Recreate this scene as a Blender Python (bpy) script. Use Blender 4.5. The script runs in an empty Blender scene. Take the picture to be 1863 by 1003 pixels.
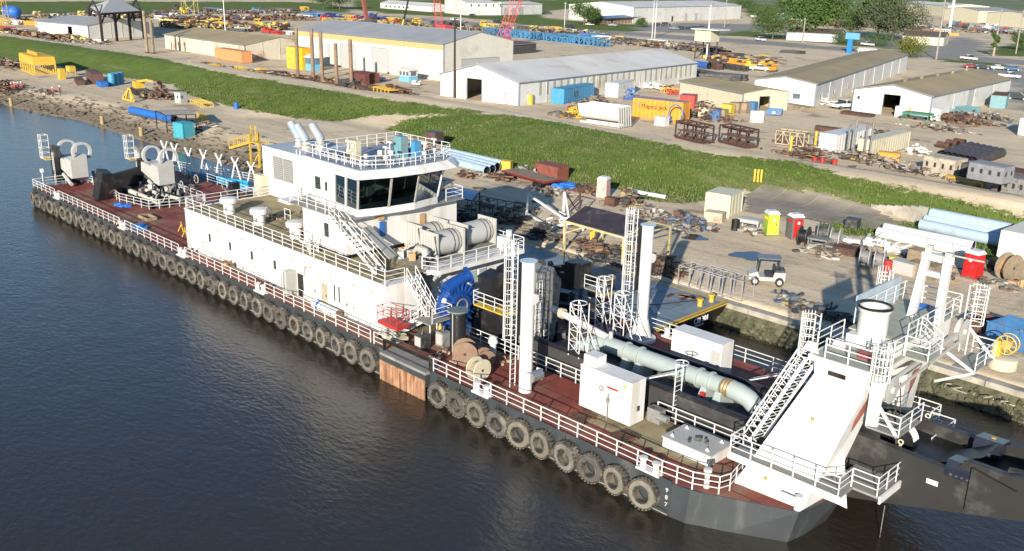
import bpy, math, random
from mathutils import Vector, Matrix
random.seed(7)
R_=math.radians
# ---------------- camera ----------------
sc=bpy.context.scene
YAW,PIT,ROL,FPX,CH=R_(-44.7543),R_(17.7100),R_(1.3909),1725.1,27.0
def cam_axes():
    cy,sy,cp,sp=math.cos(YAW),math.sin(YAW),math.cos(PIT),math.sin(PIT)
    f=Vector((sy*cp,cy*cp,-sp)); r=Vector((cy,-sy,0)); u=r.cross(f)
    r2=r*math.cos(ROL)+u*math.sin(ROL); u2=-r*math.sin(ROL)+u*math.cos(ROL)
    return r2,u2,-f
RX,UX,BX=cam_axes()
cd=bpy.data.cameras.new('camera'); cam=bpy.data.objects.new('camera',cd); sc.collection.objects.link(cam)
cam.matrix_world=Matrix(((RX.x,UX.x,BX.x,0),(RX.y,UX.y,BX.y,0),(RX.z,UX.z,BX.z,CH),(0,0,0,1)))
cd.sensor_fit='HORIZONTAL'; cd.sensor_width=36; cd.lens=36*FPX/1863; cd.clip_start=1; cd.clip_end=6000
sc.camera=cam
# ---------------- light ----------------
SUN_AZ,SUN_EL=R_(151),R_(17)          # azimuth clockwise from +Y
w=bpy.data.worlds.new('World'); sc.world=w; w.use_nodes=True
nt=w.node_tree; bg=nt.nodes['Background']; sky=nt.nodes.new('ShaderNodeTexSky'); sky.sky_type='NISHITA'
sky.sun_disc=False; sky.sun_elevation=SUN_EL; sky.sun_rotation=SUN_AZ; sky.air_density=1.0; sky.dust_density=.1; sky.ozone_density=4.0
nt.links.new(sky.outputs[0],bg.inputs[0]); bg.inputs[1].default_value=0.095
sl=bpy.data.lights.new('sun','SUN'); sl.energy=5.0; sl.angle=R_(0.5); sl.color=(1,.91,.78)
so=bpy.data.objects.new('sun',sl); sc.collection.objects.link(so)
sd=Vector((math.sin(SUN_AZ)*math.cos(SUN_EL),math.cos(SUN_AZ)*math.cos(SUN_EL),math.sin(SUN_EL)))
so.rotation_euler=sd.to_track_quat('Z','Y').to_euler()
sc.view_settings.view_transform='Standard'; sc.view_settings.look='None'; sc.view_settings.gamma=1
sc.view_settings.exposure=0.78; sc.view_settings.use_curve_mapping=False
# ---------------- helpers ----------------
def P(px,py,z=2.0):
    """point of the horizontal plane z seen at photo pixel px,py"""
    d=RX*((px-931.5)/FPX)+UX*((501.5-py)/FPX)-BX
    t=(z-CH)/d.z; return Vector((d.x*t,d.y*t,z))
def proj(v):
    q=Vector(v)-Vector((0,0,CH)); d=-q.dot(BX)
    if d<=0: return (-9999,-9999)
    return (931.5+FPX*q.dot(RX)/d, 501.5-FPX*q.dot(UX)/d)
COL=sc.collection
ORG={}
def tag(o,label,cat,group=None,kind=None):
    if label: o['label']=label
    if cat: o['category']=cat
    if group: o['group']=group
    if kind: o['kind']=kind
    return o
def thing(name,label,cat,loc=(0,0,0),rz=0,group=None):
    o=bpy.data.objects.new(name,None); COL.objects.link(o); o.empty_display_size=.3
    o.location=loc; o.rotation_euler=(0,0,rz); ORG[o.name]=Vector(loc)
    return tag(o,label,cat,group)
def copytree(o,parent=None):
    c=o.copy(); COL.objects.link(c)
    if parent: c.parent=parent
    for ch in list(o.children): copytree(ch,c)
    return c
USED=set()
def put(proto,loc,rz=0,label=None,group=None,cat=None,scale=None):
    o=proto if proto.name not in USED else copytree(proto)
    USED.add(proto.name)
    o.location=loc; o.rotation_euler=(0,0,rz)
    if scale: o.scale=scale if hasattr(scale,'__len__') else (scale,)*3
    if label: o['label']=label
    if group: o['group']=group
    if cat: o['category']=cat
    return o
class MB:
    def __init__(s): s.v=[];s.f=[];s.T=None
    def add(s,vs,fs):
        n=len(s.v)
        if s.T is not None: vs=[s.T@Vector(v) for v in vs]
        s.v+= [tuple(v) for v in vs]; s.f+=[tuple(i+n for i in f) for f in fs]; return s
    def bx(s,x0,x1,y0,y1,z0,z1):
        return s.add([(x0,y0,z0),(x1,y0,z0),(x1,y1,z0),(x0,y1,z0),(x0,y0,z1),(x1,y0,z1),(x1,y1,z1),(x0,y1,z1)],
          [(3,2,1,0),(4,5,6,7),(0,1,5,4),(1,2,6,5),(2,3,7,6),(3,0,4,7)])
    def box(s,c,d,rz=0):
        o=s.T; M=Matrix.Translation(Vector(c))@Matrix.Rotation(rz,4,'Z'); s.T=M if o is None else o@M
        s.bx(-d[0]/2,d[0]/2,-d[1]/2,d[1]/2,-d[2]/2,d[2]/2); s.T=o; return s
    def tube(s,a,b,r,n=8,r2=None,caps=True):
        a=Vector(a);b=Vector(b);d=b-a
        if d.length<1e-6: return s
        d.normalize(); u=d.orthogonal().normalized(); w_=d.cross(u); r2=r if r2 is None else r2
        vs=[];
        for p,rr in((a,r),(b,r2)):
            for k in range(n):
                t=2*math.pi*(k+.5)/n; vs.append(p+u*math.cos(t)*rr+w_*math.sin(t)*rr)
        fs=[(k,(k+1)%n,n+(k+1)%n,n+k) for k in range(n)]
        if caps: fs+=[tuple(reversed(range(n))),tuple(range(n,2*n))]
        return s.add(vs,fs)
    def pipe(s,pts,r,n=10,caps=True):
        """swept tube through points"""
        pts=[Vector(p) for p in pts]; m=len(pts); vs=[]; u=None
        for i,p in enumerate(pts):
            d=(pts[min(i+1,m-1)]-pts[max(i-1,0)]).normalized()
            if u is None: u=d.orthogonal().normalized()
            else: u=(u-d*u.dot(d)).normalized()
            w_=d.cross(u); rr=r[i] if hasattr(r,'__len__') else r
            for k in range(n):
                t=2*math.pi*k/n; vs.append(p+u*math.cos(t)*rr+w_*math.sin(t)*rr)
        fs=[(i*n+k,i*n+(k+1)%n,(i+1)*n+(k+1)%n,(i+1)*n+k) for i in range(m-1) for k in range(n)]
        if caps: fs+=[tuple(reversed(range(n))),tuple(range((m-1)*n,m*n))]
        return s.add(vs,fs)
    def beam(s,a,b,w_,h=None,up=(0,0,1)):
        """rectangular bar from a to b"""
        a=Vector(a);b=Vector(b);d=(b-a)
        if d.length<1e-6: return s
        d.normalize(); up=Vector(up); h=w_ if h is None else h
        if abs(d.dot(up))>.98: up=Vector((1,0,0))
        sd_=d.cross(up).normalized(); u=sd_.cross(d)
        vs=[p+sd_*i*w_/2+u*j*h/2 for p in(a,b) for i,j in((-1,-1),(1,-1),(1,1),(-1,1))]
        return s.add(vs,[(3,2,1,0),(4,5,6,7),(0,1,5,4),(1,2,6,5),(2,3,7,6),(3,0,4,7)])
    def prism(s,poly,z0,z1,top=None):
        n=len(poly); top=top or poly
        a=sum(poly[i][0]*poly[(i+1)%n][1]-poly[(i+1)%n][0]*poly[i][1] for i in range(n))
        if a<0: poly=poly[::-1]; top=top[::-1]
        vs=[(p[0],p[1],z0) for p in poly]+[(p[0],p[1],z1) for p in top]
        return s.add(vs,[tuple(reversed(range(n))),tuple(range(n,2*n))]+[(k,(k+1)%n,n+(k+1)%n,n+k) for k in range(n)])
    def extr(s,poly,axis,a0,a1):
        """extrude 2D polygon along x or y; poly in the other axis and z"""
        n=len(poly)
        f=(lambda p,a:(a,p[0],p[1])) if axis=='x' else (lambda p,a:(p[0],a,p[1]))
        vs=[f(p,a0) for p in poly]+[f(p,a1) for p in poly]
        return s.add(vs,[tuple(range(n)),tuple(reversed(range(n,2*n)))]+[(k,n+k,n+(k+1)%n,(k+1)%n) for k in range(n)])
    def lathe(s,prof,c=(0,0,0),axis='z',n=20,caps=True):
        """prof: list of (radius,height)"""
        vs=[];m=len(prof)
        for r,h in prof:
            for k in range(n):
                t=2*math.pi*k/n; x,y=r*math.cos(t),r*math.sin(t)
                p={'z':(x,y,h),'x':(h,x,y),'y':(y,h,x)}[axis]
                vs.append((c[0]+p[0],c[1]+p[1],c[2]+p[2]))
        fs=[(i*n+k,i*n+(k+1)%n,(i+1)*n+(k+1)%n,(i+1)*n+k) for i in range(m-1) for k in range(n)]
        if prof[0]==prof[-1]: caps=False
        if caps and prof[0][0]>1e-4: fs.append(tuple(reversed(range(n))))
        if caps and prof[-1][0]>1e-4: fs.append(tuple(range((m-1)*n,m*n)))
        return s.add(vs,fs)
    def ring(s,c,axis,R,r,n=20,m=6,a0=0,a1=2*math.pi,rw=None):
        """torus or arc"""
        full=abs(a1-a0-2*math.pi)<1e-6; N=n if full else n+1; vs=[]
        for i in range(N):
            t=a0+(a1-a0)*i/n
            for k in range(m):
                q=2*math.pi*(k+.5)/m; rr=R+r*math.cos(q); h=(rw or r)*math.sin(q)
                x,y=rr*math.cos(t),rr*math.sin(t)
                p={'z':(x,y,h),'x':(h,x,y),'y':(x,h,y)}[axis]
                vs.append((c[0]+p[0],c[1]+p[1],c[2]+p[2]))
        fs=[(i*m+k,i*m+(k+1)%m,((i+1)%N)*m+(k+1)%m,((i+1)%N)*m+k) for i in range(n) for k in range(m)]
        return s.add(vs,fs)
    def build(s,name,mat,parent=None,smooth=True,org=None):
        o0=org
        if o0 is None and parent is not None:
            q=parent
            while q.parent: q=q.parent
            o0=ORG.get(q.name)
        vs=s.v
        if o0 is not None and o0.length>0: vs=[(a-o0.x,b-o0.y,c-o0.z) for a,b,c in vs]
        me=bpy.data.meshes.new(name); me.from_pydata(vs,[],s.f); me.update()
        import bmesh
        bm=bmesh.new(); bm.from_mesh(me); bmesh.ops.recalc_face_normals(bm,faces=bm.faces); bm.to_mesh(me); bm.free()
        if smooth:
            me.polygons.foreach_set('use_smooth',[True]*len(me.polygons)); me.set_sharp_from_angle(angle=R_(38))
        me.materials.append(mat)
        o=bpy.data.objects.new(name,me); COL.objects.link(o)
        if parent is not None: o.parent=parent
        return o
def inst(name,mesh,parent,loc=(0,0,0),rot=(0,0,0),scale=None):
    o=bpy.data.objects.new(name,mesh); COL.objects.link(o); o.parent=parent; o.location=loc; o.rotation_euler=rot
    if scale: o.scale=scale
    return o
def solo(name,mb,mat,label,cat,group=None,kind=None,loc=None):
    o=mb.build(name,mat,None,org=Vector(loc) if loc is not None else None)
    if loc is not None: o.location=loc
    return tag(o,label,cat,group,kind)
# ---------------- materials ----------------
MATS={}
def M(name,col,rough=.55,metal=0,var=.12,sc_=1.5,dirt=None,damt=.35,dsc=.8,bump=0,bsc=20,rnd=.0,spec=.5,stretch=None):
    if name in MATS: return MATS[name]
    m=bpy.data.materials.new(name); m.use_nodes=True; t=m.node_tree; N=t.nodes; L=t.links
    b=N['Principled BSDF']; b.inputs['Roughness'].default_value=rough; b.inputs['Metallic'].default_value=metal
    b.inputs['Specular IOR Level'].default_value=spec
    tc=N.new('ShaderNodeTexCoord'); src=tc.outputs['Object']
    if stretch:
        mp=N.new('ShaderNodeMapping'); mp.inputs['Scale'].default_value=stretch; L.new(src,mp.inputs[0]); src2=mp.outputs[0]
    else: src2=src
    n1=N.new('ShaderNodeTexNoise'); n1.inputs['Scale'].default_value=sc_; n1.inputs['Detail'].default_value=5; L.new(src,n1.inputs[0])
    mr=N.new('ShaderNodeMapRange'); mr.inputs[1].default_value=.25; mr.inputs[2].default_value=.75
    mr.inputs[3].default_value=1-var; mr.inputs[4].default_value=1+var; L.new(n1.outputs[0],mr.inputs[0])
    fac=mr.outputs[0]
    if rnd:
        oi=N.new('ShaderNodeObjectInfo'); m2=N.new('ShaderNodeMapRange'); m2.inputs[3].default_value=1-rnd; m2.inputs[4].default_value=1+rnd
        L.new(oi.outputs['Random'],m2.inputs[0]); mm=N.new('ShaderNodeMath'); mm.operation='MULTIPLY'; L.new(fac,mm.inputs[0]); L.new(m2.outputs[0],mm.inputs[1]); fac=mm.outputs[0]
    vm=N.new('ShaderNodeVectorMath'); vm.operation='SCALE'; vm.inputs[0].default_value=col[:3]; L.new(fac,vm.inputs['Scale'])
    out=vm.outputs[0]
    if dirt:
        n2=N.new('ShaderNodeTexNoise'); n2.inputs['Scale'].default_value=dsc; n2.inputs['Detail'].default_value=8; n2.inputs['Roughness'].default_value=.65; L.new(src2,n2.inputs[0])
        rp=N.new('ShaderNodeMapRange'); rp.inputs[1].default_value=.62-damt*.35; rp.inputs[2].default_value=.72-damt*.2; L.new(n2.outputs[0],rp.inputs[0])
        mx=N.new('ShaderNodeMix'); mx.data_type='RGBA'; L.new(rp.outputs[0],mx.inputs[0]); L.new(out,mx.inputs[6]); mx.inputs[7].default_value=(*dirt,1); out=mx.outputs[2]
    L.new(out,b.inputs['Base Color'])
    if bump:
        nb=N.new('ShaderNodeTexNoise'); nb.inputs['Scale'].default_value=bsc; nb.inputs['Detail'].default_value=4; L.new(src,nb.inputs[0])
        bp=N.new('ShaderNodeBump'); bp.inputs['Strength'].default_value=bump; bp.inputs['Distance'].default_value=.05; L.new(nb.outputs[0],bp.inputs['Height']); L.new(bp.outputs[0],b.inputs['Normal'])
    MATS[name]=m; return m
WHITE=M('ship_white_paint',(.64,.635,.61),.42,var=.04,dirt=(.55,.51,.45),damt=.34,dsc=.55,stretch=(1.6,1.6,.16))
WRAIL=M('white_rail_paint',(.62,.62,.60),.45,var=.05)
LGREY=M('light_grey_paint',(.40,.40,.375),.5,var=.06,dirt=(.38,.36,.32),damt=.25)
PGREY=M('pipe_grey_green_paint',(.31,.36,.345),.4,var=.06,dirt=(.34,.35,.31),damt=.22)
DGREY=M('hull_dark_grey_paint',(.040,.046,.050),.5,var=.18,sc_=.6,dirt=(.085,.087,.083),damt=.25,dsc=.6,stretch=(1,1,.25))
BLACK=M('black_paint',(.012,.012,.014),.42,var=.3,dirt=(.04,.038,.035),damt=.25)
LADG=M('boom_dark_grey_paint',(.027,.026,.024),.45,var=.15,sc_=.8,dirt=(.07,.066,.06),damt=.25,dsc=.5)
REDDK=M('red_oxide_deck',(.21,.055,.04),.7,var=.28,sc_=.8,dirt=(.25,.145,.095),damt=.42,dsc=.16,bump=.1,spec=.2)
TAN=M('tan_dusty_deck',(.30,.25,.145),.8,spec=.15,var=.2,sc_=.8,dirt=(.14,.11,.075),damt=.35,dsc=.3)
GDECK=M('grey_grating_deck',(.22,.22,.2),.65,var=.15,sc_=4)
GREEN_D=M('grey_green_platform',(.30,.32,.26),.6,var=.15)
RUBBER=M('tyre_rubber',(.033,.031,.029),.8,var=.4,sc_=3,dirt=(.17,.145,.11),damt=.55,dsc=2.2,rnd=.25,bump=.3)
TYREF=M('tyre_dusty_sidewall',(.125,.115,.098),.85,var=.3,sc_=3,dirt=(.075,.065,.055),damt=.45,dsc=1.6,rnd=.45,bump=.2)
BLUEP=M('pump_blue_paint',(.010,.055,.23),.3,var=.15)
BLUE=M('bright_blue_paint',(.02,.12,.42),.45,var=.15,dirt=(.05,.12,.25),damt=.3)
LBLUE=M('container_blue_paint',(.045,.23,.42),.5,var=.12,dirt=(.1,.25,.33),damt=.25)
TEAL=M('faded_teal_paint',(.13,.27,.30),.55,var=.15,dirt=(.2,.2,.17),damt=.25)
YEL=M('safety_yellow_paint',(.56,.37,.045),.5,var=.12,dirt=(.35,.22,.05),damt=.25,rnd=.12)
ORANGE=M('container_orange_paint',(.60,.27,.03),.5,var=.1,dirt=(.5,.22,.06),damt=.22)
RED=M('red_paint',(.38,.03,.025),.45,var=.12,dirt=(.3,.05,.04),damt=.2)
REDC=M('crane_red_paint',(.5,.05,.06),.5,var=.15)
RUST=M('rusty_steel',(.12,.055,.032),.85,var=.35,sc_=2,dirt=(.05,.032,.025),damt=.5,dsc=1.2,rnd=.25,bump=.3)
RUSTL=M('orange_rust_sheet',(.34,.19,.11),.85,var=.3,sc_=2,dirt=(.16,.065,.03),damt=.55,dsc=.9,stretch=(3,3,.4),rnd=.2)
STEEL=M('bare_steel',(.42,.43,.44),.35,metal=.7,var=.15)
ALU=M('dull_aluminium',(.5,.5,.48),.45,metal=.4,var=.15,dirt=(.3,.29,.27),damt=.3)
DMET=M('dark_machinery_metal',(.05,.05,.052),.5,metal=.2,var=.4,sc_=3,dirt=(.14,.13,.11),damt=.4,dsc=2,rnd=.2)
GMET=M('grey_machinery',(.2,.2,.19),.6,var=.3,sc_=2,dirt=(.08,.07,.06),damt=.4,dsc=2,rnd=.2)
WOOD=M('weathered_wood',(.26,.20,.13),.85,var=.25,sc_=3,dirt=(.14,.11,.08),damt=.35,rnd=.2)
WOODN=M('fresh_plywood',(.42,.27,.14),.75,var=.15,rnd=.1)
GLASS=M('dark_window_glass',(.035,.045,.045),.06,var=.3,spec=.8)
CREAM=M('cream_paint',(.52,.48,.35),.5,var=.06,dirt=(.42,.36,.25),damt=.25)
WWALL=M('white_metal_siding',(.56,.56,.535),.55,var=.05,dirt=(.44,.41,.35),damt=.25,dsc=.25,rnd=.05)
CWALL=M('cream_metal_siding',(.53,.51,.44),.55,var=.06,dirt=(.45,.42,.34),damt=.2,dsc=.2,rnd=.04)
TRIM=M('blue_grey_trim',(.16,.19,.24),.5)
TANR=M('tan_metal_roof',(.33,.265,.16),.75,spec=.12,var=.1,sc_=.3,dirt=(.27,.23,.15),damt=.3,dsc=.15,rnd=.04)
GREYR=M('grey_metal_roof',(.58,.57,.53),.6,spec=.25,var=.08,sc_=.3,dirt=(.48,.42,.41),damt=.3,dsc=.15,rnd=.05)
BGREYR=M('blue_grey_metal_roof',(.30,.31,.32),.65,spec=.2,var=.08,sc_=.3,rnd=.05)
TANS=M('tan_stripe_siding',(.42,.34,.15),.6,var=.06)
CONC=M('pale_concrete',(.38,.35,.29),.85,var=.15,sc_=1.2,dirt=(.22,.2,.16),damt=.4,dsc=.5,bump=.3)
ROCK=M('mossy_rubble',(.10,.092,.055),.95,var=.45,sc_=1.5,dirt=(.05,.055,.025),damt=.5,dsc=.9,rnd=.35,bump=.5)
BLUETARP=M('blue_tarp',(.02,.16,.55),.5,var=.2)
PINK=M('faded_pink_plastic',(.6,.36,.31),.6,var=.06)
LIME=M('lime_plastic',(.30,.42,.04),.5,var=.06)
YPL=M('yellow_plastic',(.58,.50,.04),.5,var=.06)
GPL=M('grey_plastic',(.12,.12,.12),.5,var=.06)
RPL=M('red_plastic',(.48,.02,.02),.4,var=.04)
WPL=M('white_plastic',(.6,.6,.58),.5,var=.04)
def deck_seams(m,sx,sy,col):
    """thin weld seams in a grid on a deck material"""
    t=m.node_tree;N=t.nodes;L=t.links;b=N['Principled BSDF']; src=b.inputs['Base Color'].links[0].from_socket
    tc=N.new('ShaderNodeTexCoord'); br=N.new('ShaderNodeTexBrick'); br.inputs['Scale'].default_value=1
    br.inputs['Brick Width'].default_value=sx; br.inputs['Row Height'].default_value=sy; br.inputs['Mortar Size'].default_value=.035
    br.inputs['Mortar Smooth'].default_value=.3
    L.new(tc.outputs['Object'],br.inputs[0]); mx=N.new('ShaderNodeMix'); mx.data_type='RGBA'
    L.new(br.outputs['Fac'],mx.inputs[0]); L.new(src,mx.inputs[6]); mx.inputs[7].default_value=(*col,1); L.new(mx.outputs[2],b.inputs['Base Color'])
deck_seams(REDDK,4.2,2.1,(.05,.022,.02)); deck_seams(TAN,3,2.4,(.1,.075,.045))
def leafmat(name,c1,c2):
    m=M(name,c1,.7,var=.35,sc_=.8,dirt=c2,damt=.45,dsc=.5,rnd=.15,spec=.2); return m
LEAF=leafmat('tree_leaves',(.07,.12,.03),(.04,.08,.02)); LEAF2=leafmat('yellow_green_leaves',(.13,.14,.02),(.08,.10,.02))
LEAF3=leafmat('grey_green_leaves',(.10,.12,.065),(.06,.075,.035))
BARK=M('bark',(.12,.09,.065),.9,var=.3)
def palette(name,cols,rough=.8):
    """each loose piece of one mesh takes its own colour"""
    m=M(name,cols[0],rough,var=.3,sc_=2); t=m.node_tree;N=t.nodes;L=t.links;b=N['Principled BSDF']; g=N.new('ShaderNodeNewGeometry'); r=N.new('ShaderNodeValToRGB'); r.color_ramp.interpolation='CONSTANT'; e=r.color_ramp.elements
    while len(e)<len(cols): e.new(.5)
    for k,c in enumerate(cols): e[k].position=k/len(cols); e[k].color=(*c,1)
    L.new(g.outputs['Random Per Island'],r.inputs[0]); n=N.new('ShaderNodeTexNoise'); n.inputs['Scale'].default_value=3; mx=N.new('ShaderNodeMix'); mx.data_type='RGBA'; mx.blend_type='MULTIPLY'; mx.inputs[0].default_value=.5; L.new(r.outputs[0],mx.inputs[6]); L.new(n.outputs[0],mx.inputs[7]); L.new(mx.outputs[2],b.inputs['Base Color']); return m
def text_mesh(name,txt,size,mat,parent,loc,rot,depth=.01,align='CENTER'):
    cu=bpy.data.curves.new(name,'FONT'); cu.body=txt; cu.size=size; cu.extrude=depth; cu.align_x=align
    to=bpy.data.objects.new(name,cu); COL.objects.link(to); bpy.context.view_layer.update()
    me=bpy.data.meshes.new_from_object(to); bpy.data.objects.remove(to); me.materials.clear(); me.materials.append(mat)
    o=bpy.data.objects.new(name,me); COL.objects.link(o)
    if parent:
        o.parent=parent; q=parent
        while q.parent: q=q.parent
        loc=Vector(loc)-ORG.get(q.name,Vector((0,0,0)))
    o.location=loc; o.rotation_euler=rot; return o

GLASSW=bpy.data.materials.new('wheelhouse_glass'); GLASSW.use_nodes=True
_t=GLASSW.node_tree; _n=_t.nodes; _n.remove(_n['Principled BSDF']); _tr=_n.new('ShaderNodeBsdfTransparent'); _tr.inputs[0].default_value=(.26,.34,.33,1); _gl=_n.new('ShaderNodeBsdfGlossy'); _gl.inputs['Roughness'].default_value=.03; _gl.inputs[0].default_value=(.42,.47,.48,1)
_fr=_n.new('ShaderNodeFresnel'); _fr.inputs[0].default_value=1.3; _mx=_n.new('ShaderNodeMixShader'); _t.links.new(_fr.outputs[0],_mx.inputs[0]); _t.links.new(_tr.outputs[0],_mx.inputs[1]); _t.links.new(_gl.outputs[0],_mx.inputs[2]); _t.links.new(_mx.outputs[0],_n['Material Output'].inputs[0])
# ================= SETTING =================
import numpy as np
SHORE=[(-700,45),(-320,56),(-203.9,61.5),(-189,62.5),(-175,65.2),(-158,65),(-140,64.8),(-128.6,65),(-118,65.8),(-100,65.2),(-62,65.3),(-20,64.6),(0,64),(200,60)]
def shore(x): return np.interp(x,[p[0] for p in SHORE],[p[1] for p in SHORE])
TOE=[(-480,78),(-279,85.5),(-223,94.4),(-208,95),(-172,90),(-154,82),(-140,96),(-127,97),(-110,90),(-81,88),(-61,100),(-44,103.5),(-30,107.5),(30,112)]
UP=[(-480,112),(-366,113.5),(-186,117.5),(-121,122),(-73,120),(-34,118),(30,118)]
def toe(x): return np.interp(x,[p[0] for p in TOE],[p[1] for p in TOE])
def upt(x): return np.interp(x,[p[0] for p in UP],[p[1] for p in UP])
GRASSP=[[(-900,60),(0,65),(130,82),(300,108),(420,135),(540,155),(700,180),(800,193),(900,206),(790,208),(690,211),(601,222),(540,214),(470,203),(391,187),(340,171),(303,151),(222,141),(108,121),(0,108),(-900,100)],
 [(700,236),(740,217),(828,209),(925,209),(1010,222),(1180,255),(1290,280),(1440,292),(1560,325),(1700,352),(1863,392),(2400,470),(2400,560),(1863,432),(1760,412),(1660,392),(1560,372),(1500,352),(1350,345),(1260,372),(1180,366),(1130,345),(1020,330),(930,310),(860,290),(800,262)],[(1470,408),(1560,403),(1680,404),(1863,452),(1980,490),(1863,482),(1780,472),(1640,434),(1520,426)]]
FARG=[[(-300,2),(560,4),(640,14),(640,22),(400,22),(250,26),(0,27),(-300,27)],[(640,0),(1100,0),(1100,10),(1000,20),(985,32),(1090,42),(1240,48),(1120,62),(990,46),(860,34),(700,24),(640,16)],
 [(940,44),(1080,52),(1160,56),(1140,49),(1060,45),(960,40)],
 [(1280,62),(1480,77),(1700,98),(1700,92),(1600,76),(1400,62),(1360,52),(1440,50),(1420,45),(1300,52)],[(1060,0),(1863,0),(1863,12),(1640,12),(1500,20),(1360,20),(1340,6),(1100,6)],
 [(1790,92),(1830,80),(1900,78),(1900,106),(1800,100)],[(1700,104),(1863,121),(1863,126),(1700,110)],[(1350,0),(1640,0),(1640,40),(1530,26),(1430,42),(1360,30)]]
ASPH=[[(500,14),(560,17),(700,29),(870,41),(1060,53),(1300,68),(1500,83),(1700,98),(1900,112),(1900,122),(1700,106),(1500,91),(1300,76),(1060,60),(870,47),(700,34),(560,22),(480,18)],
 [(1690,96),(1700,74),(1760,68),(1800,80),(1790,104)],[(1560,60),(1700,70),(1700,96),(1560,80)],
 [(1750,118),(1863,128),(1950,140),(1950,200),(1845,200),(1845,150),(1762,140)],[(1150,50),(1240,42),(1390,44),(1400,52),(1300,62),(1180,58)]]
def inpoly(px,py,poly):
    c=np.zeros(px.shape,bool); n=len(poly)
    for i in range(n):
        x1,y1=poly[i];x2,y2=poly[(i+1)%n]
        if y1==y2: continue
        c^=((y1>py)!=(y2>py))&(px<(x2-x1)*(py-y1)/(y2-y1)+x1)
    return c
def npproj(x,y,z):
    z=z-CH; d=-(x*BX.x+y*BX.y+z*BX.z); ok=d>1; dd=np.where(ok,d,1)
    return np.where(ok,931.5+FPX*(x*RX.x+y*RX.y+z*RX.z)/dd,-99999),np.where(ok,501.5-FPX*(x*UX.x+y*UX.y+z*UX.z)/dd,-99999)
rng=np.random.default_rng(3)
def ground_mesh(name,x0,x1,y0,y1,st,hf):
    xs=np.arange(x0,x1+st*.5,st); ys=np.arange(y0,y1+st*.5,st); X,Y=np.meshgrid(xs,ys)
    Z=hf(X,Y); nx,ny=len(xs),len(ys)
    me=bpy.data.meshes.new(name); me.vertices.add(nx*ny); me.vertices.foreach_set('co',np.stack([X,Y,Z],-1).ravel())
    i=np.arange(nx-1)[None,:]+np.arange(ny-1)[:,None]*nx; q=np.stack([i,i+1,i+1+nx,i+nx],-1).reshape(-1,4)
    me.loops.add(q.size); me.loops.foreach_set('vertex_index',q.ravel()); me.polygons.add(len(q)); me.polygons.foreach_set('loop_start',np.arange(0,q.size,4)); me.update(calc_edges=True)
    px,py=npproj(X,Y,Z); jx=px+rng.normal(0,.8,px.shape); jy=py+rng.normal(0,.5,px.shape)
    g=np.zeros(X.shape);a=np.zeros(X.shape)
    for p in GRASSP: g=np.maximum(g,inpoly(jx,jy,p))
    g=np.where((px<-900)|(px>2400)|(py>1200),((Y>toe(X))&(Y<upt(X))),g)*(Y<130)
    if st<2:
        for _ in range(3): g=(g+np.roll(g,1,0)+np.roll(g,-1,0)+np.roll(g,1,1)+np.roll(g,-1,1))/5
    for p in FARG: g=np.maximum(g,inpoly(jx,jy,p)*(Y>130))
    g=np.where((Y>130)&((px<-250)|(px>1950)),1,g)
    for p in ASPH: a=np.maximum(a,inpoly(jx,jy,p)*(Y>130))
    for n_,v in(('grass',g),('asph',a)):
        at=me.attributes.new(n_,'FLOAT','POINT'); at.data.foreach_set('value',v.ravel().astype(np.float32))
    me.polygons.foreach_set('use_smooth',[True]*len(me.polygons)); me.materials.append(GROUND)
    o=bpy.data.objects.new(name,me); COL.objects.link(o); o['kind']='structure'; return o,g,X,Y,Z
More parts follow.
